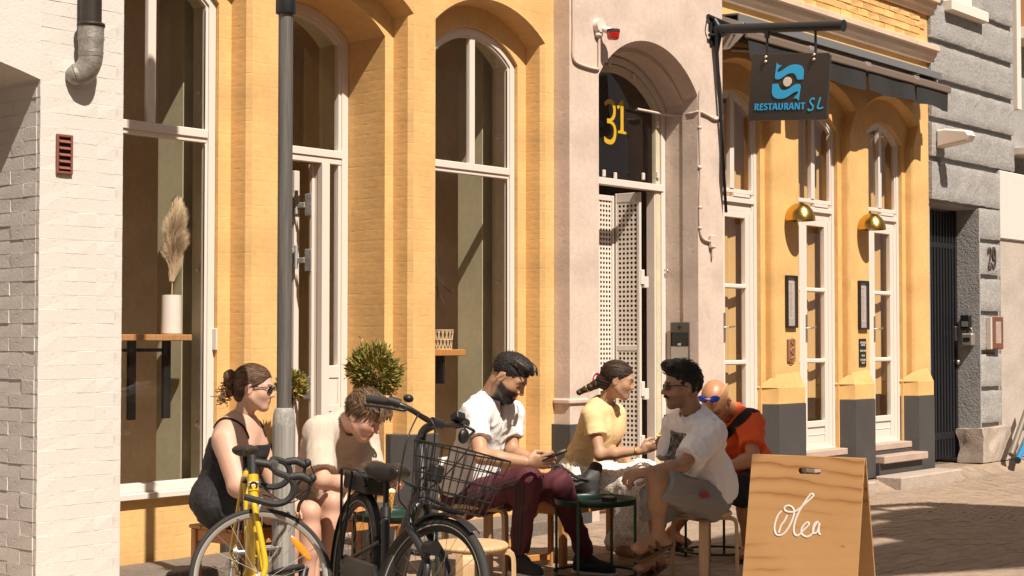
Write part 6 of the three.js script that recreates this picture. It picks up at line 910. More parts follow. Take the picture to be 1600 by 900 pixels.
// a sheet laid on a figure: grid of points pushed along -n until it meets the field
function layOn(Pm, o, ux, uy, n, w, h, nu, nv, off, from = 0.15) {
  const pos = [], uv = [], idx = [];
  for (let i = 0; i <= nv; i++) for (let k = 0; k <= nu; k++) { const p = o.clone().addScaledVector(ux, (k / nu - 0.5) * w).addScaledVector(uy, (i / nv - 0.5) * h).addScaledVector(n, from); let t = 0; for (let q = 0; q < 40; q++) { const d = FL.evalAt(Pm, p.x - n.x * t, p.y - n.y * t, p.z - n.z * t) - off; if (d < 0.0004) break; t += Math.max(d * 0.8, 0.0004); if (t > 2 * from) break; } p.addScaledVector(n, -t); pos.push(p.x, p.y, p.z); uv.push(k / nu, i / nv); }
  for (let i = 0; i < nv; i++) for (let k = 0; k < nu; k++) { const a = i * (nu + 1) + k; idx.push(a, a + 1, a + nu + 2, a, a + nu + 2, a + nu + 1); }
  const g = new THREE.BufferGeometry(); g.setAttribute('position', new THREE.Float32BufferAttribute(pos, 3)); g.setAttribute('uv', new THREE.Float32BufferAttribute(uv, 2)); g.setIndex(idx); g.computeVertexNormals(); return g;
}
function ribbonOn(Pm, pts, n, w, off, seg = 40) { // a strap following points, pushed onto the field along -n
  const cr = new THREE.CatmullRomCurve3(pts), pos = [], idx = [];
  for (let i = 0; i <= seg; i++) { const c = cr.getPoint(i / seg), t = cr.getTangent(i / seg), a = new THREE.Vector3().crossVectors(t, n).normalize(); for (const q of [-1, -0.33, 0.33, 1]) { const p = c.clone().addScaledVector(a, q * w / 2).addScaledVector(n, 0.12); let s = 0; for (let m = 0; m < 40; m++) { const d = FL.evalAt(Pm, p.x - n.x * s, p.y - n.y * s, p.z - n.z * s) - off; if (d < 0.0004) break; s += Math.max(d * 0.8, 0.0004); if (s > 0.26) break; } p.addScaledVector(n, -s); pos.push(p.x, p.y, p.z); } if (i) for (let k = 0; k < 3; k++) { const A = (i - 1) * 4 + k; idx.push(A, A + 1, A + 5, A, A + 5, A + 4); } }
  const g = new THREE.BufferGeometry(); g.setAttribute('position', new THREE.Float32BufferAttribute(pos, 3)); g.setIndex(idx); g.computeVertexNormals(); return uvm(g);
}
function figure(name, label, j) { const o = thing(name, label, 'person', [j.pelvis.x, 0, j.pelvis.z]); const add = (n, g, m, l) => { const list = (Array.isArray(g) ? g : [g]).map((q) => clean(q).clone().translate(-j.pelvis.x, 0, -j.pelvis.z)); return obj(n, list, m, o, l); }; return { o, add }; }
// one continuous skin: body, head and hands joined
function skinGeo(P, head, hands, skin, cell = 0.011) {
  const col = (x, y, z) => { const n = fbm(x * 30, y * 30, z * 30, 3) - 0.5; return [skin[0] * (1 + 0.1 * n), skin[1] * (1 + 0.16 * n), skin[2] * (1 + 0.18 * n)]; };
  return [FL.mesh(P, cell, { color: col }), head.g, ...hands.map((h) => FL.mesh(h.P, 0.0045, { color: col, pad: 0.02 }))];
}
const hairMat = () => P({ color: 0xffffff, vertexColors: true, roughness: 0.62, specularIntensity: 0.6 });
// hair: fields in head axes, kept behind a hairline, combed by streaks along z
function hairGeo(h, prims, line, base, o = {}) {
  const W = h.W, s = h.s, Pm = prims.map(([p, r, k = 0.02]) => (Array.isArray(r) ? FL.ell(W(...p), r.map((q) => q * s), h.B, k * s) : FL.cap(W(...p[0]), W(...p[1]), r * s, (o.r2 || r) * s, k * s)));
  const fz = o.flow || ((a, b, d) => [a * 130, b * 130, d * 14]), st = (x, y, z) => { const [a, b, d] = h.loc(x, y, z), [p, q, r] = fz(a, b, d); return vn(p + 1.5 * vn(a * 30, b * 30, d * 30), q, r); };
  return FL.mesh(Pm, o.cell || 0.0036, { clips: line ? [(x, y, z) => line(...h.loc(x, y, z)) * s] : [], disp: (x, y, z) => (o.amp || 0.005) * (st(x, y, z) - 0.5) + (o.lump || 0) * (fbm(...h.loc(x, y, z).map((q) => q * 28), 2) - 0.5), color: (x, y, z) => { const n = st(x, y, z), k = 0.55 + 1.0 * n * n; return mixc(base.map((q) => q * k), (o.tip || base.map((q) => q * 1.8)), clamp((n - 0.62) * 1.6)); } });
}
const pw = (pts) => (y) => { if (y <= pts[0][0]) return pts[0][1]; for (let i = 1; i < pts.length; i++) if (y <= pts[i][0]) return lerp(pts[i - 1][1], pts[i][1], (y - pts[i - 1][0]) / (pts[i][0] - pts[i - 1][0])); return pts[pts.length - 1][1]; };
// glasses: two lenses, bridge, arms, in head axes
function glassesGeo(h, y, z, tilt, rx, ry, wide = 0.034) {
  const W = h.W, lens = [], fr = [];
  for (const q of [-1, 1]) { const g = new THREE.SphereGeometry(1, 20, 12).scale(rx, ry, 0.006), m = new THREE.Matrix4().makeBasis(...h.B).setPosition(0, 0, 0); g.applyMatrix4(new THREE.Matrix4().makeRotationX(tilt)).rotateY(q * 0.28); g.scale(h.s, h.s, h.s).applyMatrix4(m); const c = W(q * wide, y, z); g.translate(c.x, c.y, c.z); lens.push(g); fr.push(tube([W(q * (wide + rx * 0.9), y + 0.006, z - 0.012), W(q * 0.076, y + 0.008, z - 0.05), W(q * 0.083, y + 0.004, z - 0.095), W(q * 0.08, y - 0.012, z - 0.115)], 0.0028 * h.s, 6, 24)); }
  fr.push(tube([W(-0.014, y + 0.006, z + 0.004), W(0, y + 0.01, z + 0.009), W(0.014, y + 0.006, z + 0.004)], 0.003 * h.s, 6, 10)); return [lens, fr];
}

// single strands over a cap of hair: thin bent blades that follow the head
function strands(h, c, r, line, flow, n, len, base, seed, lift = 0.006) {
  const q = rngOf(seed), pos = [], nor = [], col = [], S = (p) => { const d = [(p[0] - c[0]) / r[0], (p[1] - c[1]) / r[1], (p[2] - c[2]) / r[2]], L = Math.hypot(...d); return d.map((v) => v / L); };
  for (let i = 0, guard = 0; i < n && guard < n * 12; guard++) {
    const u = q() * 2 - 1, a = q() * 6.283, e = Math.sqrt(1 - u * u); let d = [e * Math.cos(a), u, e * Math.sin(a)], p = d.map((v, k) => c[k] + v * r[k]); if (line(...p) > -0.004 || p[1] < -0.08) continue; i++;
    const L = len * (0.6 + 0.8 * q()), up = lift * (0.2 + q()), w = 0.0016 + 0.0012 * q(), f = flow(p).map((v) => v + (q() - 0.5) * 0.5), kk = 0.6 + 1.3 * q() * q(), pts = [];
    for (let k = 0; k <= 3; k++) { const o = 1.012 + (up / 0.09) * Math.sin((k / 3) * 2.4) ; pts.push([S(p).map((v, m) => c[m] + v * r[m] * o), S(p)]); p = p.map((v, m) => v + f[m] * L / 3); }
    for (let k = 0; k < 3; k++) { const [A, na] = pts[k], [Bq, nb] = pts[k + 1], t = V(Bq[0] - A[0], Bq[1] - A[1], Bq[2] - A[2]), sd = new THREE.Vector3().crossVectors(t, V(...na)).normalize().multiplyScalar(w * (1 - k / 3.4)), se = new THREE.Vector3().copy(sd).multiplyScalar(k === 2 ? 0.1 : 0.75), P0 = (X, s, g) => h.W(X[0] + g * s.x, X[1] + g * s.y, X[2] + g * s.z), v = [P0(A, sd, 1), P0(Bq, se, -1), P0(A, sd, -1), P0(A, sd, 1), P0(Bq, se, 1), P0(Bq, se, -1)], nv = [na, nb, na, na, nb, nb]; v.forEach((x, m) => { pos.push(x.x, x.y, x.z); const w3 = V(0, 0, 0).addScaledVector(h.B[0], nv[m][0]).addScaledVector(h.B[1], nv[m][1]).addScaledVector(h.B[2], nv[m][2]).normalize(); nor.push(w3.x, w3.y, w3.z); col.push(base[0] * kk, base[1] * kk, base[2] * kk); }); }
  }
  const g = new THREE.BufferGeometry(); g.setAttribute('position', new THREE.Float32BufferAttribute(pos, 3)); g.setAttribute('normal', new THREE.Float32BufferAttribute(nor, 3)); g.setAttribute('color', new THREE.Float32BufferAttribute(col, 3)); return uvm(g);
}
// ---------------------------------------------------------------- the six people
const dark = P({ color: C(0.008, 0.008, 0.009), roughness: 0.08 });
{ // 1: woman in the black dress, hair tied up, sunglasses, on the bench
  const j = { pelvis: J(345, 782, 8.62), neck: J(379, 655, 8.6), shR: J(353, 688, 8.47), shL: J(397, 687, 8.76), elR: J(373, 760, 8.36), wrR: J(424, 786, 8.24), elL: J(432, 766, 8.75), wrL: J(452, 788, 8.5), hipR: J(344, 797, 8.52), hipL: J(368, 797, 8.72), knR: J(446, 802, 8.3), knL: J(482, 800, 8.48), anR: J(457, 932, 8.3), anL: J(490, 922, 8.45) };
  const skin = [0.56, 0.345, 0.255], f = figure('person', 'woman in black strap dress with tied-up brown hair and sunglasses on the bench', j), b = bodyFrame(j), tor = { w: 0.96, bust: 1.05, hips: 1.0, belly: 1.3, depth: 1.22 };
  const hc = J(398, 607, 8.57), face = cv(0.97, -0.14, 0.08), h = headGeo(hc, basis(face), 1.04, { skin, nose: 0.75, neck: j.neck.clone().addScaledVector(b.up, -0.02), neckR: 0.88, brow: [0.1, 0.06, 0.035], lip: [0.5, 0.2, 0.17] });
  const hands = [handPrims(j.wrR, cv(0.95, -0.15, 0.2), cv(0, -0.8, -0.3), 1, 0.5, 0.92), handPrims(j.wrL, cv(0.7, -0.1, 0.6), cv(0, -1, 0), -1, 0.45, 0.92)];
  const body = [...torso(j, tor), ...armP(j.shR, j.elR, j.wrR, 1.5), ...armP(j.shL, j.elL, j.wrL, 1.35), ...legP(j.hipR, j.knR, j.anR, 1.05), ...legP(j.hipL, j.knL, j.anL, 1.02), ...footP(j.anR, j.anR.clone().add(cv(0.13, -0.05, 0.08))), ...footP(j.anL, j.anL.clone().add(cv(0.13, -0.05, 0.08)))];
  f.add('body', skinGeo(body, h, hands, skin), skinMat());
  const dressP = [...torso(j, tor, 0.007), FL.cap(j.hipR, j.hipR.clone().lerp(j.knR, 0.62), 0.1, 0.082, 0.09), FL.cap(j.hipL, j.hipL.clone().lerp(j.knL, 0.62), 0.1, 0.082, 0.09), FL.ell(b.at(0.0, 0, 0.0), [0.175, 0.11, 0.14], b.B, 0.08)];
  const fo = folds(b.L, 0.006, 18, 4, 3), top = plane(b.at(0.74), b.up.clone().addScaledVector(b.F, -0.12).normalize());
  f.add('dress', FL.mesh(dressP, 0.0085, { clips: [top, (x, y, z) => { let m = -1; for (const [sh, el] of [[j.shR, j.elR], [j.shL, j.elL]]) { const e = FL.cap(sh.clone().addScaledVector(b.up, 0.02), el.clone().lerp(sh, 0.4), 0.085, 0.07).f(x, y, z); m = Math.max(m, -e); } return m; }], disp: (x, y, z) => fo(x, y, z) }), fabric(C(0.012, 0.0115, 0.013), { roughness: 0.75 }));
  const tp = torso(j, tor, 0.0), strap = (l) => { const pts = []; for (let i = 0; i <= 16; i++) { const a = lerp(-1.9, 1.75, i / 16); const p = b.at(0.80 + 0.2 * Math.cos(a * 0.75) * 1.0, l * (1 - 0.1 * Math.abs(a)), 0.12 * Math.sin(a)); let n = 0; for (; n < 30; n++) { const d = FL.evalAt(tp, p.x, p.y, p.z); if (Math.abs(d - 0.004) < 0.001) break; const e = 0.002, gx = FL.evalAt(tp, p.x + e, p.y, p.z) - d, gy = FL.evalAt(tp, p.x, p.y + e, p.z) - d, gz = FL.evalAt(tp, p.x, p.y, p.z + e) - d, L = Math.hypot(gx, gy, gz) || 1; p.addScaledVector(V(gx, gy, gz), -(d - 0.004) * 0.7 / L); } pts.push(p); } return tube(pts, 0.0055, 7, 50); };
  f.add('strap', [strap(0.115), strap(-0.115)], fabric(C(0.012, 0.0115, 0.013)));
  const ln = pw([[-0.085, -0.05], [-0.03, -0.03], [0.0, -0.002], [0.02, 0.03], [0.045, 0.058], [0.075, 0.078], [0.1, 0.2]]), hb = [0.075, 0.04, 0.022];
  f.add('hair', [hairGeo(h, [[[0, 0.036, -0.018], [0.083, 0.094, 0.106]], [[0, -0.03, -0.06], [0.06, 0.06, 0.05]]], (a, y, z) => (z - ln(y)) * 0.8, hb, { amp: 0.004, flow: (a, y, z) => [a * 60, y * 170, z * 12] }), strands(h, [0, 0.036, -0.018], [0.083, 0.094, 0.106], (a, y, z) => z - ln(y), (p) => [0, -0.35 - 0.5 * p[1], -1], 700, 0.07, [0.13, 0.075, 0.04], 3, 0.003),
    hairGeo(h, [[[0, 0.03, -0.125], [0.042, 0.045, 0.038]], [[0.02, -0.01, -0.125], [0.032, 0.035, 0.03]], [[-0.02, 0.045, -0.14], [0.03, 0.03, 0.028]], [[-0.02, -0.03, -0.118], [0.022, 0.03, 0.02]]], null, [0.13, 0.07, 0.035], { amp: 0.012, lump: 0.02, flow: (a, y, z) => [a * 60, y * 60, z * 60] }),
    ...(() => { const r = rngOf(15), L = []; for (let i = 0; i < 26; i++) { const a = (r() - 0.5) * 0.08, y = 0.06 - 0.1 * r(), q = 0.02 + 0.03 * r(), pts = []; for (let k = 0; k < 7; k++) pts.push(h.W(a + 0.012 * Math.sin(k * 1.4 + i), y - k * q * 0.35, -0.13 - 0.03 * Math.sin(k * 0.9 + i * 2) * r() - 0.012 * k * r())); const g = tube(pts, 0.0025, 5, 16); const n = g.attributes.position.count, c = new Float32Array(n * 3), kk = 0.7 + 0.9 * r(); for (let m = 0; m < n; m++) c.set([0.12 * kk, 0.065 * kk, 0.03 * kk], m * 3); g.setAttribute('color', new THREE.BufferAttribute(c, 3)); L.push(g); } return L; })()], hairMat());
  const [ls, fr] = glassesGeo(h, 0.008, 0.093, 0, 0.027, 0.019); f.add('sunglasses', [...ls, ...fr], dark);
}
{ // 2: man in the beige shirt bent over his phone, with an ice-cream cone
  const j = { pelvis: J(478, 782, 9.0), neck: J(538, 660, 8.72), shR: J(499, 676, 8.58), shL: J(566, 684, 8.84), elR: J(504, 752, 8.42), wrR: J(580, 762, 8.3), elL: J(582, 748, 8.7), wrL: J(594, 768, 8.42), hipR: J(468, 800, 8.9), hipL: J(500, 795, 9.05), knR: J(484, 800, 8.44), knL: J(519, 784, 8.62), anR: J(480, 940, 8.42), anL: J(513, 928, 8.6) };
  const skin = [0.55, 0.325, 0.235], f = figure('person', 'man in beige T-shirt bent over his phone behind the black bicycle', j), b = bodyFrame(j), tor = { w: 1.04, belly: 1.1 };
  const hc = J(568, 651, 8.56), face = cv(0.74, -0.52, 0.34), h = headGeo(hc, basis(face), 1.06, { skin, neck: j.neck.clone(), neckR: 1.0, brow: [0.12, 0.07, 0.04], jaw: 1.05 });
  const hands = [handPrims(j.wrR, cv(0.95, 0.06, 0.1), cv(0, 0.5, -0.8), 1, 0.62, 1), handPrims(j.wrL, cv(0.8, 0.1, 0.3), cv(0.1, 0.6, 0.6), -1, 0.6, 1)];
  const body = [...torso(j, tor), ...armP(j.shR, j.elR, j.wrR, 1.06), ...armP(j.shL, j.elL, j.wrL, 1.06), ...legP(j.hipR, j.knR, j.anR, 1.04), ...legP(j.hipL, j.knL, j.anL, 1.04), ...footP(j.anR, j.anR.clone().add(cv(0.12, -0.06, 0.1))), ...footP(j.anL, j.anL.clone().add(cv(0.12, -0.06, 0.1)))];
  f.add('body', skinGeo(body, h, hands, skin), skinMat());
  const slv = (s, e, t) => { const q = s.clone().lerp(e, t), d = e.clone().sub(s).normalize(); return FL.cap(s, e, 0.074, 0.078, 0.04, [q, d]); };
  const shP = [...torso(j, tor, 0.02), FL.ell(b.at(0.2, 0, 0.01), [0.17, 0.16, 0.15], b.B, 0.08), slv(j.shR, j.elR, 0.78), slv(j.shL, j.elL, 0.72)];
  const f1 = folds(j.elR.clone().sub(j.shR), 0.006, 15, 2.5, 7), f2 = folds(b.up.clone().addScaledVector(b.F, -0.4), 0.0055, 11, 2, 12), nk = FL.cap(j.neck.clone().addScaledVector(b.up, -0.03), hc, 0.066, 0.075);
  f.add('shirt', FL.mesh(shP, 0.0075, { clips: [plane(b.at(-0.12), b.up.clone().negate()), (x, y, z) => -nk.f(x, y, z)], disp: (x, y, z) => 0.5 * f1(x, y, z) + f2(x, y, z) }), fabric(C(0.5, 0.43, 0.355)));
  f.add('shorts', FL.mesh([FL.ell(b.at(0.0), [0.19, 0.13, 0.16], b.B, 0.05, [b.at(0.16), b.up]), FL.cap(j.hipR, j.knR, 0.105, 0.09, 0.05, [j.hipR.clone().lerp(j.knR, 0.55), j.knR.clone().sub(j.hipR).normalize()]), FL.cap(j.hipL, j.knL, 0.105, 0.09, 0.05, [j.hipL.clone().lerp(j.knL, 0.5), j.knL.clone().sub(j.hipL).normalize()])], 0.011, { disp: folds(b.L, 0.006, 16, 4, 5) }), fabric(C(0.42, 0.34, 0.25)));
  const ln = pw([[-0.07, -0.045], [-0.02, -0.02], [0.0, 0.012], [0.03, 0.03], [0.06, 0.072], [0.085, 0.2]]);
  f.add('hair', [hairGeo(h, [[[0, 0.044, -0.012], [0.087, 0.1, 0.108]], [[0, 0.11, 0.03], [0.066, 0.036, 0.06]], [[0.03, 0.085, 0.082], [0.03, 0.028, 0.022]], [[-0.02, 0.082, 0.085], [0.034, 0.026, 0.022]]], (a, y, z) => (z - ln(y)) * 0.8, [0.13, 0.082, 0.046], { amp: 0.014, lump: 0.012, flow: (a, y, z) => [a * 85, y * 60, z * 30], tip: [0.32, 0.21, 0.13] }), strands(h, [0, 0.046, -0.012], [0.09, 0.104, 0.111], (a, y, z) => z - ln(y), (p) => (p[1] > 0.08 ? [p[0] * 4, -0.2, 0.9] : [0, -0.9, p[2] > 0 ? -0.25 : -0.4]), 900, 0.06, [0.17, 0.105, 0.06], 4, 0.009),
    ...(() => { const r = rngOf(33), L = []; for (let i = 0; i < 40; i++) { const a = (r() - 0.5) * 0.11, pts = [h.W(a, 0.118, 0.03 + 0.02 * r()), h.W(a * 1.1, 0.112, 0.08), h.W(a * 1.15 + 0.01 * (r() - 0.5), 0.085, 0.104), h.W(a * 1.2 + 0.012 * (r() - 0.5), 0.062 - 0.02 * r(), 0.106 + 0.01 * r())]; const g = tube(pts, 0.0032, 5, 12), n = g.attributes.position.count, c = new Float32Array(n * 3), kk = 0.6 + 0.9 * r(); for (let m = 0; m < n; m++) c.set([0.15 * kk, 0.09 * kk, 0.05 * kk], m * 3); g.setAttribute('color', new THREE.BufferAttribute(c, 3)); L.push(g); } return L; })()], hairMat());
  // phone and cone in his hands
  const p = J(627, 751, 8.25), ph = thing('phone', 'dark phone held by the man in the beige shirt', 'phone', [p.x, p.y, p.z]); ph.quaternion.setFromRotationMatrix(new THREE.Matrix4().makeBasis(...basis(cv(0.35, 0.8, -0.2)))); obj('body', new RoundedBoxGeometry(0.075, 0.15, 0.009, 2, 0.004), MAT.black, ph); obj('screen', bx(-0.034, 0.034, -0.07, 0.07, -0.0055, -0.0045, 0), dark, ph);
  const c0 = J(611, 786, 8.22), cone = thing('ice_cream_cone', 'waffle cone held below the phone, half melted', 'ice cream', [c0.x, c0.y, c0.z]); const wt = dataTex(64, 64, (u, v) => { const a = Math.abs(((u + v) * 4) % 1 - 0.5), q = Math.abs(((u - v + 8) * 4) % 1 - 0.5), k = Math.min(a, q) < 0.11 ? 0.25 : 1; return [k, k * 0.9, k * 0.7]; });
  obj('wafer', new THREE.ConeGeometry(0.024, 0.115, 26, 1, true).rotateX(Math.PI).rotateZ(0.08), M({ color: C(0.75, 0.46, 0.14), map: rep(wt, 1.5, 1), bumpMap: rep(wt, 1.5, 1), bumpScale: 0.002 }), cone); obj('ice_cream', new THREE.SphereGeometry(0.024, 18, 12).scale(1, 0.7, 1).translate(0, 0.06, 0), M({ color: C(0.72, 0.6, 0.45) }), cone);
}
{ // 3: bearded man in white polo shirt and maroon tracksuit trousers
  const j = { pelvis: J(729, 764, 9.64), neck: J(767, 624, 9.52), shR: J(740, 650, 9.35), shL: J(797, 648, 9.7), elR: J(752, 713, 9.16), wrR: J(823, 722, 9.1), elL: J(800, 706, 9.62), wrL: J(838, 724, 9.36), hipR: J(722, 784, 9.53), hipL: J(748, 780, 9.76), knR: J(823, 750, 9.3), knL: J(873, 757, 9.54), anR: J(812, 864, 9.38), anL: J(914, 864, 9.78), toeR: J(838, 885, 9.24), toeL: J(958, 882, 9.68) };
  const skin = [0.43, 0.245, 0.15], f = figure('person', 'bearded man in white polo shirt and maroon trousers looking at a phone', j), b = bodyFrame(j), tor = { w: 1.1, depth: 1.08, belly: 1.05 };
  const hc = J(795, 590, 9.44), face = cv(0.74, -0.62, 0.32), h = headGeo(hc, basis(face), 1.16, { skin, neck: j.neck.clone(), neckR: 1.08, brow: [0.012, 0.01, 0.01], jaw: 1.1, beardC: [0.02, 0.015, 0.013], beard: (a, y, d) => clamp(sstep(-0.022, -0.036, y + 0.25 * Math.max(0, 0.045 - d) * -1.2) * sstep(-0.012, 0.01, d) + (Math.abs(a) < 0.03 && y < -0.034 && y > -0.052 && d > 0.06 ? 1 : 0)) * (Math.abs(y + 0.06) < 0.009 && Math.abs(a) < 0.02 && d > 0.06 ? 0.1 : 1) });
  const hands = [handPrims(j.wrR, cv(0.95, 0.05, 0.0), cv(0.0, 0.2, -1), 1, 0.55, 1.06), handPrims(j.wrL, cv(0.8, 0.1, 0.5), cv(0.1, 0.3, 0.9), -1, 0.6, 1.06)];
  const body = [...torso(j, tor), ...armP(j.shR, j.elR, j.wrR, 1.14), ...armP(j.shL, j.elL, j.wrL, 1.12), ...legP(j.hipR, j.knR, j.anR, 0.95), ...legP(j.hipL, j.knL, j.anL, 0.95)];
  f.add('body', skinGeo(body, h, hands, skin), skinMat(0.45));
  const slv = (s, e, t) => { const q = s.clone().lerp(e, t), d = e.clone().sub(s).normalize(); return FL.cap(s, e, 0.076, 0.072, 0.04, [q, d]); };
  const shP = [...torso(j, tor, 0.016), FL.ell(b.at(0.16, 0, 0.0), [0.182, 0.16, 0.15], b.B, 0.08), slv(j.shR, j.elR, 0.6), slv(j.shL, j.elL, 0.6)];
  const f1 = folds(j.elR.clone().sub(j.shR).add(b.F.clone().multiplyScalar(0.3)), 0.007, 18, 3, 2), f2 = folds(b.up.clone().addScaledVector(b.F, 0.6), 0.006, 14, 3, 6), nk = FL.cap(j.neck.clone().addScaledVector(b.up, -0.02), hc, 0.072, 0.08), vee = FL.cap(j.neck.clone().addScaledVector(b.F, 0.08).addScaledVector(b.up, 0.02), b.at(0.78, 0, 0.14), 0.03, 0.012);
  f.add('polo_shirt', FL.mesh(shP, 0.0075, { clips: [plane(b.at(-0.1), b.up.clone().negate()), (x, y, z) => -nk.f(x, y, z), (x, y, z) => -vee.f(x, y, z)], disp: (x, y, z) => 0.6 * f1(x, y, z) + 0.8 * f2(x, y, z) }), fabric(C(0.68, 0.665, 0.665)));
  // collar: folded band round the neck, open in front
  const cN = j.neck.clone().addScaledVector(b.up, 0.0), ring3 = (a, r, y, fz) => cN.clone().addScaledVector(b.L, Math.sin(a) * r).addScaledVector(b.F, Math.cos(a) * r * 0.95 + fz).addScaledVector(b.up, y), cp = []; const N = 28; for (let i = 0; i < N; i++) { const a0 = 0.35 + (5.58 * i) / N, a1 = 0.35 + (5.58 * (i + 1)) / N, w = (a) => -0.03 - 0.05 * Math.pow(Math.max(0, Math.cos(a)), 2); const A = ring3(a0, 0.073, 0.038, 0.012), Bq = ring3(a1, 0.073, 0.038, 0.012), Cq = ring3(a1, 0.098, w(a1) + 0.02, 0.02), Dq = ring3(a0, 0.098, w(a0) + 0.02, 0.02); for (const p of [A, Bq, Cq, A, Cq, Dq]) cp.push(p.x, p.y, p.z); } const cg = new THREE.BufferGeometry(); cg.setAttribute('position', new THREE.Float32BufferAttribute(cp, 3)); cg.computeVertexNormals();
  f.add('collar', uvm(cg), fabric(C(0.68, 0.665, 0.665), { side: THREE.DoubleSide }));
  const hemB = (s, e, t) => { const q = s.clone().lerp(e, t), d = e.clone().sub(s).normalize(); const g = new THREE.TorusGeometry(0.07, 0.006, 8, 36); g.applyQuaternion(new THREE.Quaternion().setFromUnitVectors(V(0, 0, 1), d)); return g.translate(q.x, q.y, q.z); }; void hemB;
  const maroon = [0.072, 0.01, 0.018], trP = [FL.ell(b.at(0.0), [0.185, 0.13, 0.16], b.B, 0.06, [b.at(0.14), b.up]), FL.cap(j.hipR, j.knR, 0.102, 0.078, 0.05), FL.cap(j.knR, j.anR, 0.076, 0.048, 0.05, [j.anR.clone().lerp(j.knR, 0.02), j.anR.clone().sub(j.knR).normalize()]), FL.cap(j.hipL, j.knL, 0.102, 0.078, 0.04), FL.cap(j.knL, j.anL, 0.076, 0.048, 0.05, [j.anL.clone().lerp(j.knL, 0.02), j.anL.clone().sub(j.knL).normalize()])];
  const g1 = folds(j.knR.clone().sub(j.anR).add(V(0.1, 0, 0.1)), 0.009, 12, 4, 4), stripe = (x, y, z) => { const side = cv(-0.35, 0.1, 0.92).normalize(); for (const [a, c] of [[j.hipR, j.knR], [j.knR, j.anR]]) { const d = c.clone().sub(a), L = d.length(); d.normalize(); const p = V(x, y, z).sub(a), t = p.dot(d); if (t < 0 || t > L) continue; p.addScaledVector(d, -t); if (p.length() > 0.13) continue; const n = side.clone().addScaledVector(d, -side.dot(d)).normalize(), m = new THREE.Vector3().crossVectors(d, n), a2 = Math.atan2(p.dot(m), p.dot(n)) * p.length(); for (const q of [-0.022, 0, 0.022]) if (Math.abs(a2 - q) < 0.006) return true; } return false; };
  f.add('trousers', FL.mesh(trP, 0.0085, { disp: (x, y, z) => g1(x, y, z), color: (x, y, z) => (stripe(x, y, z) ? [0.012, 0.01, 0.012] : maroon.map((q) => q * (0.9 + 0.3 * vn(x * 40, y * 40, z * 40)))) }), M({ color: 0xffffff, vertexColors: true, roughness: 0.75, bumpMap: rep(T.weave, 8), bumpScale: 0.0006 }));
  // trainers
  const shoe = (a, t) => { const d = V(t.x - a.x, 0, t.z - a.z).normalize(), at = (x, y) => V(a.x, 0, a.z).addScaledVector(d, x).add(V(0, y, 0)), base = Math.min(a.y, t.y) - 0.085; const P1 = [FL.cap(at(-0.03, base + 0.105), at(0.02, base + 0.09), 0.046, 0.048, 0.03), FL.cap(at(0.02, base + 0.075), at(0.17, base + 0.052), 0.048, 0.034, 0.04), FL.cap(at(-0.04, base + 0.055), at(0.16, base + 0.045), 0.042, 0.042, 0.03)]; return [FL.mesh(P1, 0.007, { clips: [(x, y) => base + 0.028 - y, (x, y) => y - base - 0.15] }), FL.mesh([FL.cap(at(-0.045, base + 0.022), at(0.175, base + 0.03), 0.049, 0.045, 0.01)], 0.006, { clips: [(x, y) => base + 0.0 - y, (x, y) => y - (base + 0.033)] }), at, base]; };
  for (const [a, t] of [[j.anR, j.toeR], [j.anL, j.toeL]]) { const [u, s, at, base] = shoe(a, t); const m = f.add('shoe', u, fabric(C(0.022, 0.023, 0.026), { bumpScale: 0.003 })); const so = f.add('sole', s, M({ color: C(0.62, 0.58, 0.54), roughness: 0.7 })); m.add(so); const laces = []; for (let i = 0; i < 5; i++) { const p0 = at(0.03 + i * 0.022, base + 0.13 - i * 0.011), sd = new THREE.Vector3().crossVectors(AX, at(1, 0).sub(at(0, 0))).normalize(); laces.push(tube([p0.clone().addScaledVector(sd, -0.026), p0.clone().add(V(0, 0.008, 0)), p0.clone().addScaledVector(sd, 0.026)], 0.004, 5, 8)); } m.add(f.add('lace', laces, MAT.blackSat)); }
  const ln = pw([[-0.05, -0.05], [-0.01, -0.02], [0.02, 0.006], [0.035, 0.045], [0.06, 0.06], [0.078, 0.2]]);
  f.add('hair', hairGeo(h, [[[0, 0.04, -0.014], [0.0795, 0.094, 0.1015]], [[0, 0.105, 0.02], [0.062, 0.034, 0.07]]], (a, y, z) => (z - ln(y)) * 0.8, [0.02, 0.017, 0.016], { amp: 0.006, flow: (a, y, z) => [a * 160, y * 160, z * 160], tip: [0.06, 0.05, 0.045] }), hairMat());
  f.add('hair', strands(h, [0, 0.04, -0.014], [0.082, 0.097, 0.104], (a, y, z) => z - ln(y), (p) => [p[0] * 3, 0.6, 0.5], 700, 0.008, [0.03, 0.025, 0.023], 5, 0.003), hairMat());
  f.add('beard', hairGeo(h, [[[0, -0.062, 0.046], [0.05, 0.05, 0.044]], [[[0.058, -0.03, 0.004], [0.026, -0.088, 0.066]], 0.02], [[[-0.058, -0.03, 0.004], [-0.026, -0.088, 0.066]], 0.02], [[0, -0.1, 0.066], [0.03, 0.02, 0.022]]], (a, y, z) => Math.max(y + 0.05 - 0.3 * Math.max(0, 0.05 - z) - (Math.abs(a) < 0.025 && z > 0.06 ? 0.0 : 0), (Math.abs(a) < 0.021 && z > 0.06 ? 0.012 - Math.hypot(y + 0.06, a * 0.4) : -1)), [0.026, 0.019, 0.016], { amp: 0.009, flow: (a, y, z) => [a * 150, y * 60, z * 150] }), hairMat());
  const [ls, fr] = glassesGeo(h, 0.112, 0.094, -0.75, 0.028, 0.024); const sg = f.add('sunglasses', ls, dark); sg.add(f.add('frame', fr, M({ color: C(0.1, 0.07, 0.035), metalness: 0.6, roughness: 0.4 })));
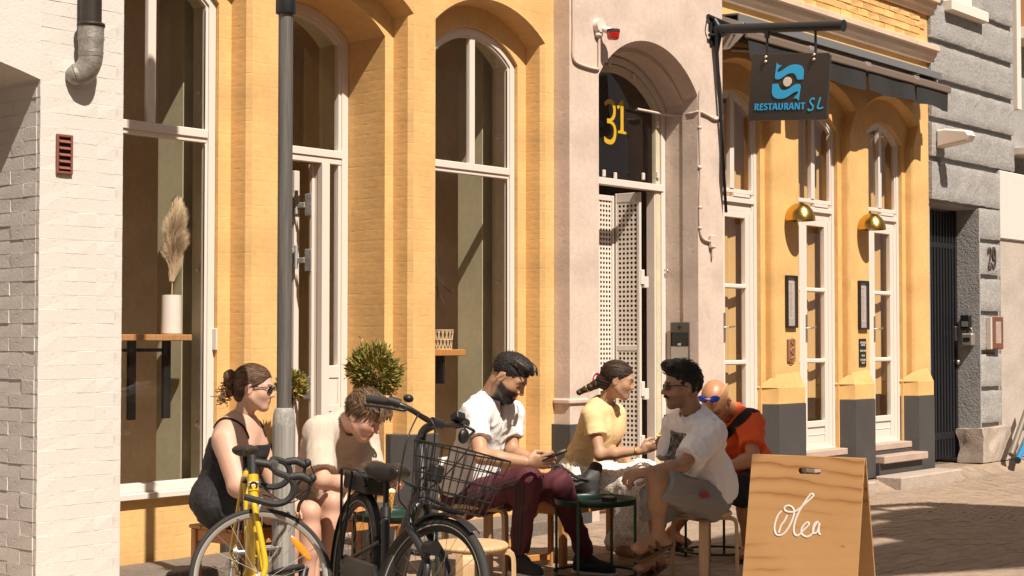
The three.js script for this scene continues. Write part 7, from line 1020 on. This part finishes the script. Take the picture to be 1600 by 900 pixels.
  const p = J(866, 711, 9.12), ph = thing('phone', 'black phone in the hands of the bearded man', 'phone', [p.x, p.y, p.z]); ph.quaternion.setFromRotationMatrix(new THREE.Matrix4().makeBasis(...basis(cv(-0.35, 0.9, 0.1), cv(0.9, 0.35, 0)))); obj('body', new RoundedBoxGeometry(0.075, 0.155, 0.009, 2, 0.004), MAT.black, ph); obj('screen', bx(-0.034, 0.034, -0.073, 0.073, 0.0045, 0.0055, 0), dark, ph);
}
{ // 4: woman in pale yellow T-shirt and white lace skirt, braid
  const j = { pelvis: J(914, 738, 10.25), neck: J(941, 634, 10.15), shR: J(925, 650, 10.02), shL: J(961, 648, 10.3), elR: J(937, 711, 9.93), wrR: J(1002, 704, 9.86), elL: J(962, 704, 10.3), wrL: J(985, 724, 10.1), hipR: J(914, 748, 10.15), hipL: J(934, 746, 10.36), knR: J(1000, 754, 10.0), knL: J(1004, 748, 10.2), anR: J(978, 852, 10.08), anL: J(1003, 846, 10.2) };
  const skin = [0.44, 0.25, 0.155], f = figure('person', 'woman in pale yellow T-shirt and white crochet skirt with braided hair', j), b = bodyFrame(j), tor = { w: 0.86, bust: 0.75, depth: 0.92, belly: 0.9 };
  const hc = J(966, 595, 10.1), face = cv(0.93, -0.24, 0.12), h = headGeo(hc, basis(face), 1.0, { skin, nose: 0.6, neck: j.neck.clone().addScaledVector(b.up, -0.01), neckR: 0.84, brow: [0.03, 0.02, 0.015], lip: [0.36, 0.13, 0.1] });
  const hands = [handPrims(j.wrR, cv(0.92, 0.3, 0.05), cv(0.1, 0.6, -0.8), 1, 0.55, 0.95), handPrims(j.wrL, cv(0.9, -0.2, 0.1), cv(0, -1, 0), -1, 0.4, 0.95)];
  const body = [...torso(j, tor), ...armP(j.shR, j.elR, j.wrR, 0.92), ...armP(j.shL, j.elL, j.wrL, 0.9), ...legP(j.hipR, j.knR, j.anR, 0.9), ...legP(j.hipL, j.knL, j.anL, 0.9), ...footP(j.anR, j.anR.clone().add(cv(0.1, -0.05, 0.08)), 0.92), ...footP(j.anL, j.anL.clone().add(cv(0.1, -0.05, 0.08)), 0.92)];
  f.add('body', skinGeo(body, h, hands, skin), skinMat(0.48));
  const slv = (s, e, t) => { const q = s.clone().lerp(e, t), d = e.clone().sub(s).normalize(); return FL.cap(s, e, 0.064, 0.07, 0.04, [q, d]); };
  const shP = [...torso(j, tor, 0.013), FL.ell(b.at(0.2, 0, 0.0), [0.15, 0.16, 0.125], b.B, 0.08), slv(j.shR, j.elR, 0.5), slv(j.shL, j.elL, 0.5)], f2 = folds(b.L.clone().addScaledVector(b.F, 0.5), 0.007, 15, 4, 16), nk = FL.cap(j.neck.clone().addScaledVector(b.up, -0.025), hc, 0.062, 0.066);
  f.add('shirt', FL.mesh(shP, 0.0075, { clips: [plane(b.at(0.02), b.up.clone().negate()), (x, y, z) => -nk.f(x, y, z)], disp: (x, y, z) => f2(x, y, z) * (0.4 + 1.2 * clamp(0.9 - (y - j.pelvis.y) / 0.3)) }), fabric(C(0.72, 0.52, 0.27)));
  // crochet of hexagon rosettes: ground, rim and spokes
  const lace = dataTex(256, 444, (u, v) => { const s3 = Math.sqrt(3); let best = 9, bx0 = 0, by0 = 0; for (let a = -1; a <= 3; a++) for (let c = -1; c <= 5; c++) { const cx = (a + (c & 1) * 0.5) / 2, cy = c / 4; const dx = u - cx, dy = (v - cy) * s3; const d = Math.hypot(dx, dy); if (d < best) { best = d; bx0 = dx; by0 = dy; } } const r = best / 0.28, t = Math.atan2(by0, bx0); let k = 1; if (r > 0.95) k = 0.62; else if (r > 0.72) k = 1; else if (r > 0.34) k = Math.cos(t * 12) > -0.2 ? 1 : 0.7; else if (r > 0.26) k = 1; else if (r < 0.12) k = 0.68; const n = vn(u * 90, v * 150, 3) * 0.2; k = clamp(k - n * 0.5 + 0.05); return [k, k * 0.97, k * 0.93]; });
  const lc = rep(lace, 1 / 0.2, 1 / 0.346), skP = [FL.ell(b.at(0.0), [0.175, 0.13, 0.155], b.B, 0.08, [b.at(0.12), b.up]), FL.cap(j.hipR, j.knR, 0.115, 0.085, 0.1), FL.cap(j.hipL, j.knL, 0.115, 0.085, 0.1), FL.cap(j.knR, j.anR.clone().add(cv(-0.04, 0.01, 0)), 0.095, 0.085, 0.12, [j.anR.clone().add(V(0, 0.0, 0)), V(0, -1, 0)]), FL.cap(j.knL, j.anL.clone().add(cv(-0.03, 0.02, 0)), 0.09, 0.075, 0.12, [j.anL.clone().add(V(0, 0.0, 0)), V(0, -1, 0)])];
  f.add('skirt', FL.mesh(skP, 0.0095, { disp: folds(V(0.1, 1, 0), 0.012, 10, 1.5, 9) }), M({ color: C(0.9, 0.84, 0.78), map: lc, bumpMap: lc, bumpScale: 0.004, roughness: 0.95 }));
  const ln = pw([[-0.09, -0.055], [-0.03, -0.04], [0.0, -0.012], [0.02, 0.02], [0.045, 0.055], [0.075, 0.078], [0.1, 0.2]]), hb = [0.035, 0.021, 0.014], braid = [[0, -0.02, -0.1], [0, -0.06, -0.135], [-0.005, -0.085, -0.165], [-0.005, -0.11, -0.195], [-0.01, -0.135, -0.225]];
  f.add('hair', [hairGeo(h, [[[0, 0.036, -0.018], [0.083, 0.094, 0.107]], [[0, -0.02, -0.07], [0.06, 0.06, 0.06]], [[0, -0.032, -0.105], [0.045, 0.042, 0.042]]], (a, y, z) => (z - ln(y)) * 0.8, hb, { amp: 0.006, flow: (a, y, z) => [a * 70, y * 150, z * 16], tip: [0.12, 0.075, 0.045] }), strands(h, [0, 0.036, -0.018], [0.084, 0.095, 0.108], (a, y, z) => z - ln(y), (p) => [0, -0.4 - 0.4 * p[1], -1], 700, 0.07, [0.06, 0.036, 0.024], 6, 0.003), hairGeo(h, braid.slice(0, -1).flatMap((p, i) => [[[[p[0] + 0.012, p[1], p[2]], [braid[i + 1][0] - 0.008, braid[i + 1][1], braid[i + 1][2]]], 0.03 - 0.004 * i, 0.004], [[[p[0] - 0.012, p[1], p[2]], [braid[i + 1][0] + 0.008, braid[i + 1][1], braid[i + 1][2]]], 0.03 - 0.004 * i, 0.004]]), null, hb, { amp: 0.006, flow: (a, y, z) => [a * 120, (y + z) * 60, (y - z) * 90] })], hairMat());
  f.add('hair_tie', (() => { const p = h.W(-0.006, -0.098, -0.18), g = new THREE.TorusGeometry(0.02, 0.007, 8, 20); g.applyQuaternion(new THREE.Quaternion().setFromUnitVectors(V(0, 0, 1), h.W(0, -0.135, -0.225).sub(h.W(0, -0.06, -0.13)).normalize())); return g.translate(p.x, p.y, p.z); })(), M({ color: C(0.75, 0.6, 0.1) }));
  f.add('bracelet', (() => { const g = new THREE.TorusGeometry(0.03, 0.003, 6, 28); g.applyQuaternion(new THREE.Quaternion().setFromUnitVectors(V(0, 0, 1), j.wrR.clone().sub(j.elR).normalize())); const p = j.wrR.clone().lerp(j.elR, 0.12); return g.translate(p.x, p.y, p.z); })(), MAT.brass);
  f.add('sandal', [j.anR, j.anL].map((a) => { const t = a.clone().add(cv(0.06, -0.085, 0.05)), g = new RoundedBoxGeometry(0.23, 0.018, 0.08, 2, 0.006); g.rotateY(-Math.atan2(cv(0.1, 0, 0.08).z, cv(0.1, 0, 0.08).x)); return g.translate(t.x, Math.max(0.012, t.y), t.z); }), M({ color: C(0.45, 0.28, 0.14) }));
  const p = J(1032, 679, 9.84), s = thing('snack', 'small piece of flat bread held up by the woman in yellow', 'food', [p.x, p.y, p.z]); obj('crust', new THREE.CylinderGeometry(0.03, 0.028, 0.012, 18).rotateZ(0.5), M({ color: C(0.72, 0.5, 0.24), bumpMap: T.stone, bumpScale: 0.003 }), s); obj('crumb', new THREE.SphereGeometry(0.018, 12, 8).translate(0.005, 0.006, 0.005), M({ color: C(0.62, 0.5, 0.22) }), s);
}
{ // 5: man with sunglasses and moustache, white T-shirt with a printed picture, grey shorts, one leg over the other
  const j = { pelvis: J(1108, 768, 9.48), neck: J(1083, 650, 9.4), shL: J(1110, 678, 9.24), shR: J(1058, 667, 9.56), elL: J(1067, 727, 9.04), wrL: J(1013, 737, 8.96), elR: J(1046, 732, 9.5), wrR: J(1020, 740, 9.3), hipL: J(1110, 785, 9.34), hipR: J(1094, 785, 9.58), knL: J(1028, 752, 8.98), knR: J(1030, 778, 9.3), anL: J(1029, 836, 9.14), anR: J(1024, 868, 9.36), toeL: J(995, 855, 9.06), toeR: J(1000, 887, 9.22) };
  const skin = [0.33, 0.185, 0.11], f = figure('person', 'man in white printed T-shirt, grey shorts and wraparound sunglasses, facing left', j), b = bodyFrame(j), tor = { w: 1.04, belly: 1.0 };
  const hc = J(1066, 606, 9.32), face = cv(-0.97, -0.03, 0.14), h = headGeo(hc, basis(face), 1.1, { skin, neck: j.neck.clone(), neckR: 0.98, brow: [0.012, 0.01, 0.009], beardC: [0.02, 0.015, 0.013], beard: (a, y, d) => clamp(sstep(-0.03, -0.045, y - 0.3 * Math.max(0, 0.04 - d)) * sstep(-0.01, 0.02, d)) * 0.42 });
  const hands = [handPrims(j.wrL, cv(-0.95, -0.1, 0.0), cv(0.1, -0.8, -0.4), -1, 0.62, 1.02), handPrims(j.wrR, cv(-0.9, -0.15, 0.1), cv(0, -1, 0), 1, 0.5, 1.02)];
  const body = [...torso(j, tor), ...armP(j.shL, j.elL, j.wrL, 1.0), ...armP(j.shR, j.elR, j.wrR, 1.0), ...legP(j.hipL, j.knL, j.anL, 1.0), ...legP(j.hipR, j.knR, j.anR, 0.98), ...footP(j.anL, j.toeL), ...footP(j.anR, j.toeR)];
  f.add('body', skinGeo(body, h, hands, skin, 0.010), skinMat(0.45));
  const slv = (s, e, t) => { const q = s.clone().lerp(e, t), d = e.clone().sub(s).normalize(); return FL.cap(s, e, 0.076, 0.084, 0.04, [q, d]); };
  const shP = [...torso(j, tor, 0.015), FL.ell(b.at(0.16, 0, 0.0), [0.172, 0.17, 0.14], b.B, 0.08), slv(j.shL, j.elL, 0.8), slv(j.shR, j.elR, 0.75)], f2 = folds(b.up.clone().addScaledVector(b.L, -0.5), 0.009, 13, 3, 26), f1 = folds(j.elL.clone().sub(j.shL), 0.006, 18, 3, 8), nk = FL.cap(j.neck.clone().addScaledVector(b.up, -0.02), hc, 0.07, 0.078);
  f.add('shirt', FL.mesh(shP, 0.0075, { clips: [plane(b.at(-0.1), b.up.clone().negate()), (x, y, z) => -nk.f(x, y, z)], disp: (x, y, z) => f2(x, y, z) + 0.6 * f1(x, y, z) }), fabric(C(0.82, 0.79, 0.80)));
  const pic = dataTex(64, 96, (u, v) => { const n = fbm(u * 6, v * 8, 3, 4), e = 0.04 + 0.32 * Math.max(0, n - 0.35) + 0.2 * (vn(u * 20, v * 24, 5) > 0.7 ? 1 : 0); return [e, e * 0.96, e * 0.9]; });
  f.add('print', layOn(shP, b.at(0.66, 0.0, 0.1), b.L, b.up, b.F.clone(), 0.17, 0.21, 16, 20, 0.019), M({ map: pic, roughness: 0.8 }), 'dark printed picture on the chest');
  const cutS = (a, c, t) => [a.clone().lerp(c, t), c.clone().sub(a).normalize()];
  const stP = [FL.ell(b.at(-0.02), [0.168, 0.12, 0.138], b.B, 0.06, [b.at(0.13), b.up]), FL.cap(j.hipL, j.knL.clone().lerp(j.hipL, -0.05), 0.104, 0.094, 0.05, cutS(j.hipL, j.knL, 0.95)), FL.cap(j.hipR, j.knR, 0.104, 0.092, 0.05), FL.cap(j.knR, j.anR, 0.1, 0.09, 0.05, cutS(j.knR, j.anR, 0.35))];
  f.add('shorts', FL.mesh(stP, 0.0085, { disp: folds(j.knL.clone().sub(j.hipL).add(V(0, -0.15, 0)), 0.009, 12, 3, 31) }), fabric(C(0.235, 0.225, 0.22)));
  { // red sun stitched on the thigh
    const c = j.hipL.clone().lerp(j.knL, 0.22).add(cv(0.02, 0.02, 0.1)), n = cv(0.0, 0.25, 1).normalize(), ux = cv(1, 0, 0), uy = new THREE.Vector3().crossVectors(n, ux), pos = []; const tri = (...q) => q.forEach(([x, y]) => { const p = c.clone().addScaledVector(ux, x).addScaledVector(uy, y); let t = 0; p.addScaledVector(n, 0.1); for (let m = 0; m < 40; m++) { const d = FL.evalAt(stP, p.x - n.x * t, p.y - n.y * t, p.z - n.z * t) - 0.007; if (d < 0.0005) break; t += d * 0.8; if (t > 0.3) break; } p.addScaledVector(n, -t); pos.push(p.x, p.y, p.z); });
    for (let i = 0; i < 16; i++) { const a = i / 16 * 6.283, a2 = a + 0.13, a3 = a - 0.13, R = i % 2 ? 0.042 : 0.052; tri([0.024 * Math.cos(a3), 0.024 * Math.sin(a3)], [0.024 * Math.cos(a2), 0.024 * Math.sin(a2)], [R * Math.cos(a), R * Math.sin(a)]); const b1 = (i + 1) / 16 * 6.283; tri([0.016 * Math.cos(a), 0.016 * Math.sin(a)], [0.016 * Math.cos(b1), 0.016 * Math.sin(b1)], [0.024 * Math.cos(b1), 0.024 * Math.sin(b1)]); tri([0.016 * Math.cos(a), 0.016 * Math.sin(a)], [0.024 * Math.cos(b1), 0.024 * Math.sin(b1)], [0.024 * Math.cos(a), 0.024 * Math.sin(a)]); tri([0, 0], [0.01 * Math.cos(a), 0.01 * Math.sin(a)], [0.01 * Math.cos(b1), 0.01 * Math.sin(b1)]); }
    const g = new THREE.BufferGeometry(); g.setAttribute('position', new THREE.Float32BufferAttribute(pos, 3)); g.computeVertexNormals(); f.add('emblem', uvm(g), M({ color: C(0.42, 0.03, 0.03), side: THREE.DoubleSide }), 'red sun emblem on the shorts');
  }
  const sandal = (a, t, m) => { const d = t.clone().sub(a).normalize(), fl = V(d.x, 0, d.z).normalize(), B = basis(d.clone()), o = a.clone().addScaledVector(B[1], -0.088).addScaledVector(fl, 0.0), at = (x, y, z = 0) => o.clone().addScaledVector(fl.clone().lerp(d, 0.6).normalize(), x).addScaledVector(B[1], y).addScaledVector(B[0], z); const sole = FL.mesh([FL.cap(at(-0.035, 0.008), at(0.05, 0.006), 0.038, 0.036, 0.02), FL.cap(at(0.05, 0.006), at(0.165, 0.004), 0.036, 0.046, 0.02)], 0.0065, { clips: [(x, y, z) => { const p = V(x, y, z).sub(o), q = p.dot(B[1]); return Math.max(q - 0.02, -q - 0.008); }] }); return [sole, tube([at(0.1, 0.012, -0.05), at(0.105, 0.05, -0.03), at(0.107, 0.062, 0), at(0.105, 0.05, 0.03), at(0.1, 0.012, 0.05)], 0.011, 8, 22), tube([at(0.045, 0.012, -0.042), at(0.05, 0.06, -0.032), at(0.052, 0.085, 0), at(0.05, 0.06, 0.032), at(0.045, 0.012, 0.042)], 0.011, 8, 22)]; };
  f.add('sandal', sandal(j.anL, j.toeL), M({ color: C(0.1, 0.045, 0.02), roughness: 0.6 })); f.add('sandal', sandal(j.anR, j.toeR), M({ color: C(0.1, 0.045, 0.02), roughness: 0.6 }));
  f.add('bracelet', (() => { const g = new THREE.TorusGeometry(0.032, 0.004, 6, 28); g.applyQuaternion(new THREE.Quaternion().setFromUnitVectors(V(0, 0, 1), j.wrL.clone().sub(j.elL).normalize())); const p = j.wrL.clone().lerp(j.elL, 0.1); return g.translate(p.x, p.y, p.z); })(), M({ color: C(0.35, 0.2, 0.12) }));
  const ln = pw([[-0.06, -0.05], [-0.02, -0.03], [0.005, 0.004], [0.03, 0.034], [0.055, 0.05], [0.072, 0.085], [0.085, 0.2]]);
  f.add('hair', [hairGeo(h, [[[0, 0.04, -0.016], [0.081, 0.096, 0.103]], [[0, 0.115, 0.02], [0.066, 0.042, 0.075]], [[0, 0.12, 0.075], [0.058, 0.036, 0.036]]], (a, y, z) => (z - ln(y)) * 0.8, [0.014, 0.011, 0.011], { amp: 0.008, lump: 0.012, flow: (a, y, z) => [a * 90, y * 70, z * 40], tip: [0.06, 0.055, 0.055] }), strands(h, [0, 0.07, 0.0], [0.078, 0.085, 0.1], (a, y, z) => z - ln(y), (p) => [p[0] * 2, 0.3, p[2] > 0.03 ? 0.4 : -0.9], 900, 0.05, [0.022, 0.018, 0.018], 7, 0.012)], hairMat());
  f.add('moustache', hairGeo(h, [[[[0.003, -0.042, 0.096], [0.026, -0.05, 0.083]], 0.0075, 0.008], [[[-0.003, -0.042, 0.096], [-0.026, -0.05, 0.083]], 0.0075, 0.008]], null, [0.013, 0.011, 0.01], { amp: 0.003 }), hairMat());
  const [ls, fr] = glassesGeo(h, 0.008, 0.094, 0, 0.031, 0.017); f.add('sunglasses', [...ls, ...fr], dark);
}
{ // 6: bald man in the orange-red T-shirt, leaning forward, bag strap across his chest
  const j = { pelvis: J(1168, 738, 10.75), neck: J(1143, 646, 10.36), shL: J(1173, 662, 10.2), shR: J(1098, 656, 10.52), elL: J(1176, 716, 10.02), wrL: J(1138, 730, 9.92), elR: J(1104, 715, 10.45), wrR: J(1124, 735, 10.1), hipL: J(1180, 752, 10.65), hipR: J(1152, 752, 10.82), knL: J(1162, 766, 10.2), knR: J(1100, 764, 10.45), anL: J(1168, 858, 10.3), anR: J(1050, 832, 10.62), toeL: J(1158, 866, 10.14), toeR: J(1072, 846, 10.5) };
  const skin = [0.47, 0.22, 0.115], f = figure('person', 'bald man in orange-red T-shirt with black strap, leaning forward', j), b = bodyFrame(j), tor = { w: 1.1, belly: 1.15 };
  const hc = J(1118, 628, 10.14), face = cv(-0.3, -0.85, 0.62), h = headGeo(hc, basis(face), 1.12, { skin, neck: j.neck.clone(), neckR: 1.05, brow: [0.3, 0.2, 0.14], beardC: [0.32, 0.24, 0.18], beard: (a, y, d) => clamp(sstep(-0.035, -0.05, y) * sstep(-0.01, 0.02, d)) * 0.35 });
  const hands = [handPrims(j.wrL, cv(-0.9, -0.1, 0.3), cv(0, -0.5, -0.6), -1, 0.55, 1.05), handPrims(j.wrR, cv(0.5, -0.2, 0.7), cv(0, -0.8, 0.2), 1, 0.55, 1.05)];
  const body = [...torso(j, tor), ...armP(j.shL, j.elL, j.wrL, 1.1), ...armP(j.shR, j.elR, j.wrR, 1.1), ...legP(j.hipL, j.knL, j.anL, 1), ...legP(j.hipR, j.knR, j.anR, 1), ...footP(j.anL, j.toeL), ...footP(j.anR, j.toeR)];
  f.add('body', skinGeo(body, h, hands, skin), skinMat(0.36));
  const slv = (s, e, t) => { const q = s.clone().lerp(e, t), d = e.clone().sub(s).normalize(); return FL.cap(s, e, 0.08, 0.084, 0.04, [q, d]); };
  const shP = [...torso(j, tor, 0.018), FL.ell(b.at(0.2, 0, 0.0), [0.18, 0.16, 0.16], b.B, 0.08), slv(j.shL, j.elL, 0.68), slv(j.shR, j.elR, 0.68)], nk = FL.cap(j.neck.clone().addScaledVector(b.up, -0.02), hc, 0.07, 0.075), f2 = folds(b.up.clone().addScaledVector(b.L, 0.6), 0.007, 14, 3, 41);
  f.add('shirt', FL.mesh(shP, 0.0075, { clips: [plane(b.at(-0.12), b.up.clone().negate()), (x, y, z) => -nk.f(x, y, z)], disp: f2 }), fabric(C(0.8, 0.115, 0.028)));
  f.add('bag_strap', ribbonOn(shP, [J(1186, 637, 10.25), J(1172, 643, 10.2), J(1156, 655, 10.15), J(1142, 667, 10.12), J(1128, 681, 10.1)], cv(0.05, 0.35, 0.93).normalize(), 0.062, 0.012, 60), fabric(C(0.01, 0.01, 0.011), { side: THREE.DoubleSide }));
  f.add('shorts', FL.mesh([FL.ell(b.at(0.0), [0.19, 0.14, 0.165], b.B, 0.06, [b.at(0.12), b.up]), FL.cap(j.hipL, j.knL, 0.112, 0.092, 0.05), FL.cap(j.knL, j.anL, 0.092, 0.08, 0.05, [j.knL.clone().lerp(j.anL, 0.18), j.anL.clone().sub(j.knL).normalize()]), FL.cap(j.hipR, j.knR, 0.112, 0.092, 0.05, [j.hipR.clone().lerp(j.knR, 0.95), j.knR.clone().sub(j.hipR).normalize()])], 0.01, { disp: folds(V(0, 1, 0), 0.006, 14, 4, 3) }), fabric(C(0.016, 0.017, 0.022)));
  const sandal = (a, t) => { const d = t.clone().sub(a), fl = V(d.x, 0, d.z).normalize(), sd = new THREE.Vector3().crossVectors(AX, fl), o = V(a.x, Math.min(a.y, t.y) - 0.06, a.z), at = (x, y, z = 0) => o.clone().addScaledVector(fl, x).add(V(0, y, 0)).addScaledVector(sd, z); return [FL.mesh([FL.cap(at(-0.04, 0), at(0.15, 0), 0.042, 0.046, 0.02)], 0.007, { clips: [(x, y) => Math.max(y - o.y - 0.014, o.y - 0.014 - y)] }), ...[[0.1, 0.055, 0.047], [0.04, 0.085, 0.042]].map(([x, y, z]) => tube([at(x, 0.0, -z), at(x, y * 0.75, -z * 0.75), at(x, y, 0), at(x, y * 0.75, z * 0.75), at(x, 0, z)], 0.011, 8, 22))]; };
  f.add('sandal', sandal(j.anL, j.toeL), MAT.blackSat); f.add('sandal', sandal(j.anR, j.toeR), MAT.blackSat);
  const [ls, fr] = glassesGeo(h, 0.11, 0.062, -0.95, 0.033, 0.02); const sg = f.add('sunglasses', ls, P({ color: C(0.01, 0.03, 0.3), roughness: 0.06, metalness: 0.4, clearcoat: 1 })); sg.add(f.add('frame', fr, M({ color: C(0.6, 0.5, 0.36), roughness: 0.35 })));
  const bn = thing('low_bench', 'dark low wooden seat under the bald man', 'bench', [j.pelvis.x, 0, j.pelvis.z]); obj('seat', bx(-0.3, 0.3, 0.36, 0.4, -0.2, 0.2), WOOD.orange, bn); for (const [x, z] of [[-0.26, -0.16], [0.26, -0.16], [-0.26, 0.16], [0.26, 0.16]]) obj('leg', bx(x - 0.02, x + 0.02, 0, 0.36, z - 0.02, z + 0.02), WOOD.orange, bn);
}
{ // black bag slumped between the two sitters
  const p = J(893, 738, 9.95), b = thing('handbag', 'slumped black leather bag lying between the phone and the lace skirt', 'bag', [p.x, 0.46, p.z]); b.rotation.y = -0.7;
  const leather = M({ color: C(0.02, 0.018, 0.018), roughness: 0.55, bumpMap: rep(T.cloth, 4), bumpScale: 0.006 });
  const fo = folds(V(1, 0.4, 0.2), 0.012, 14, 4, 3);
  obj('body', FL.mesh([FL.cap(V(-0.13, 0.07, 0), V(0.09, 0.055, 0), 0.06, 0.055, 0.05), FL.cap(V(-0.13, 0.1, 0.02), V(-0.08, 0.16, 0), 0.045, 0.03, 0.05), FL.cap(V(0.11, 0.05, 0.01), V(0.16, 0.17, -0.01), 0.05, 0.028, 0.05)], 0.009, { disp: fo, clips: [(x, y) => -y] }), leather, b);
  obj('strap', tube([V(-0.14, 0.12, 0.05), V(-0.12, 0.19, 0.03), V(-0.05, 0.17, 0.04), V(0.02, 0.12, 0.06), V(0.1, 0.1, 0.06)], 0.009, 6), leather, b); obj('buckle', bx(-0.03, 0.0, 0.1, 0.12, 0.05, 0.066, 0.003), MAT.steel, b);
}
renderer.render(scene, camera);
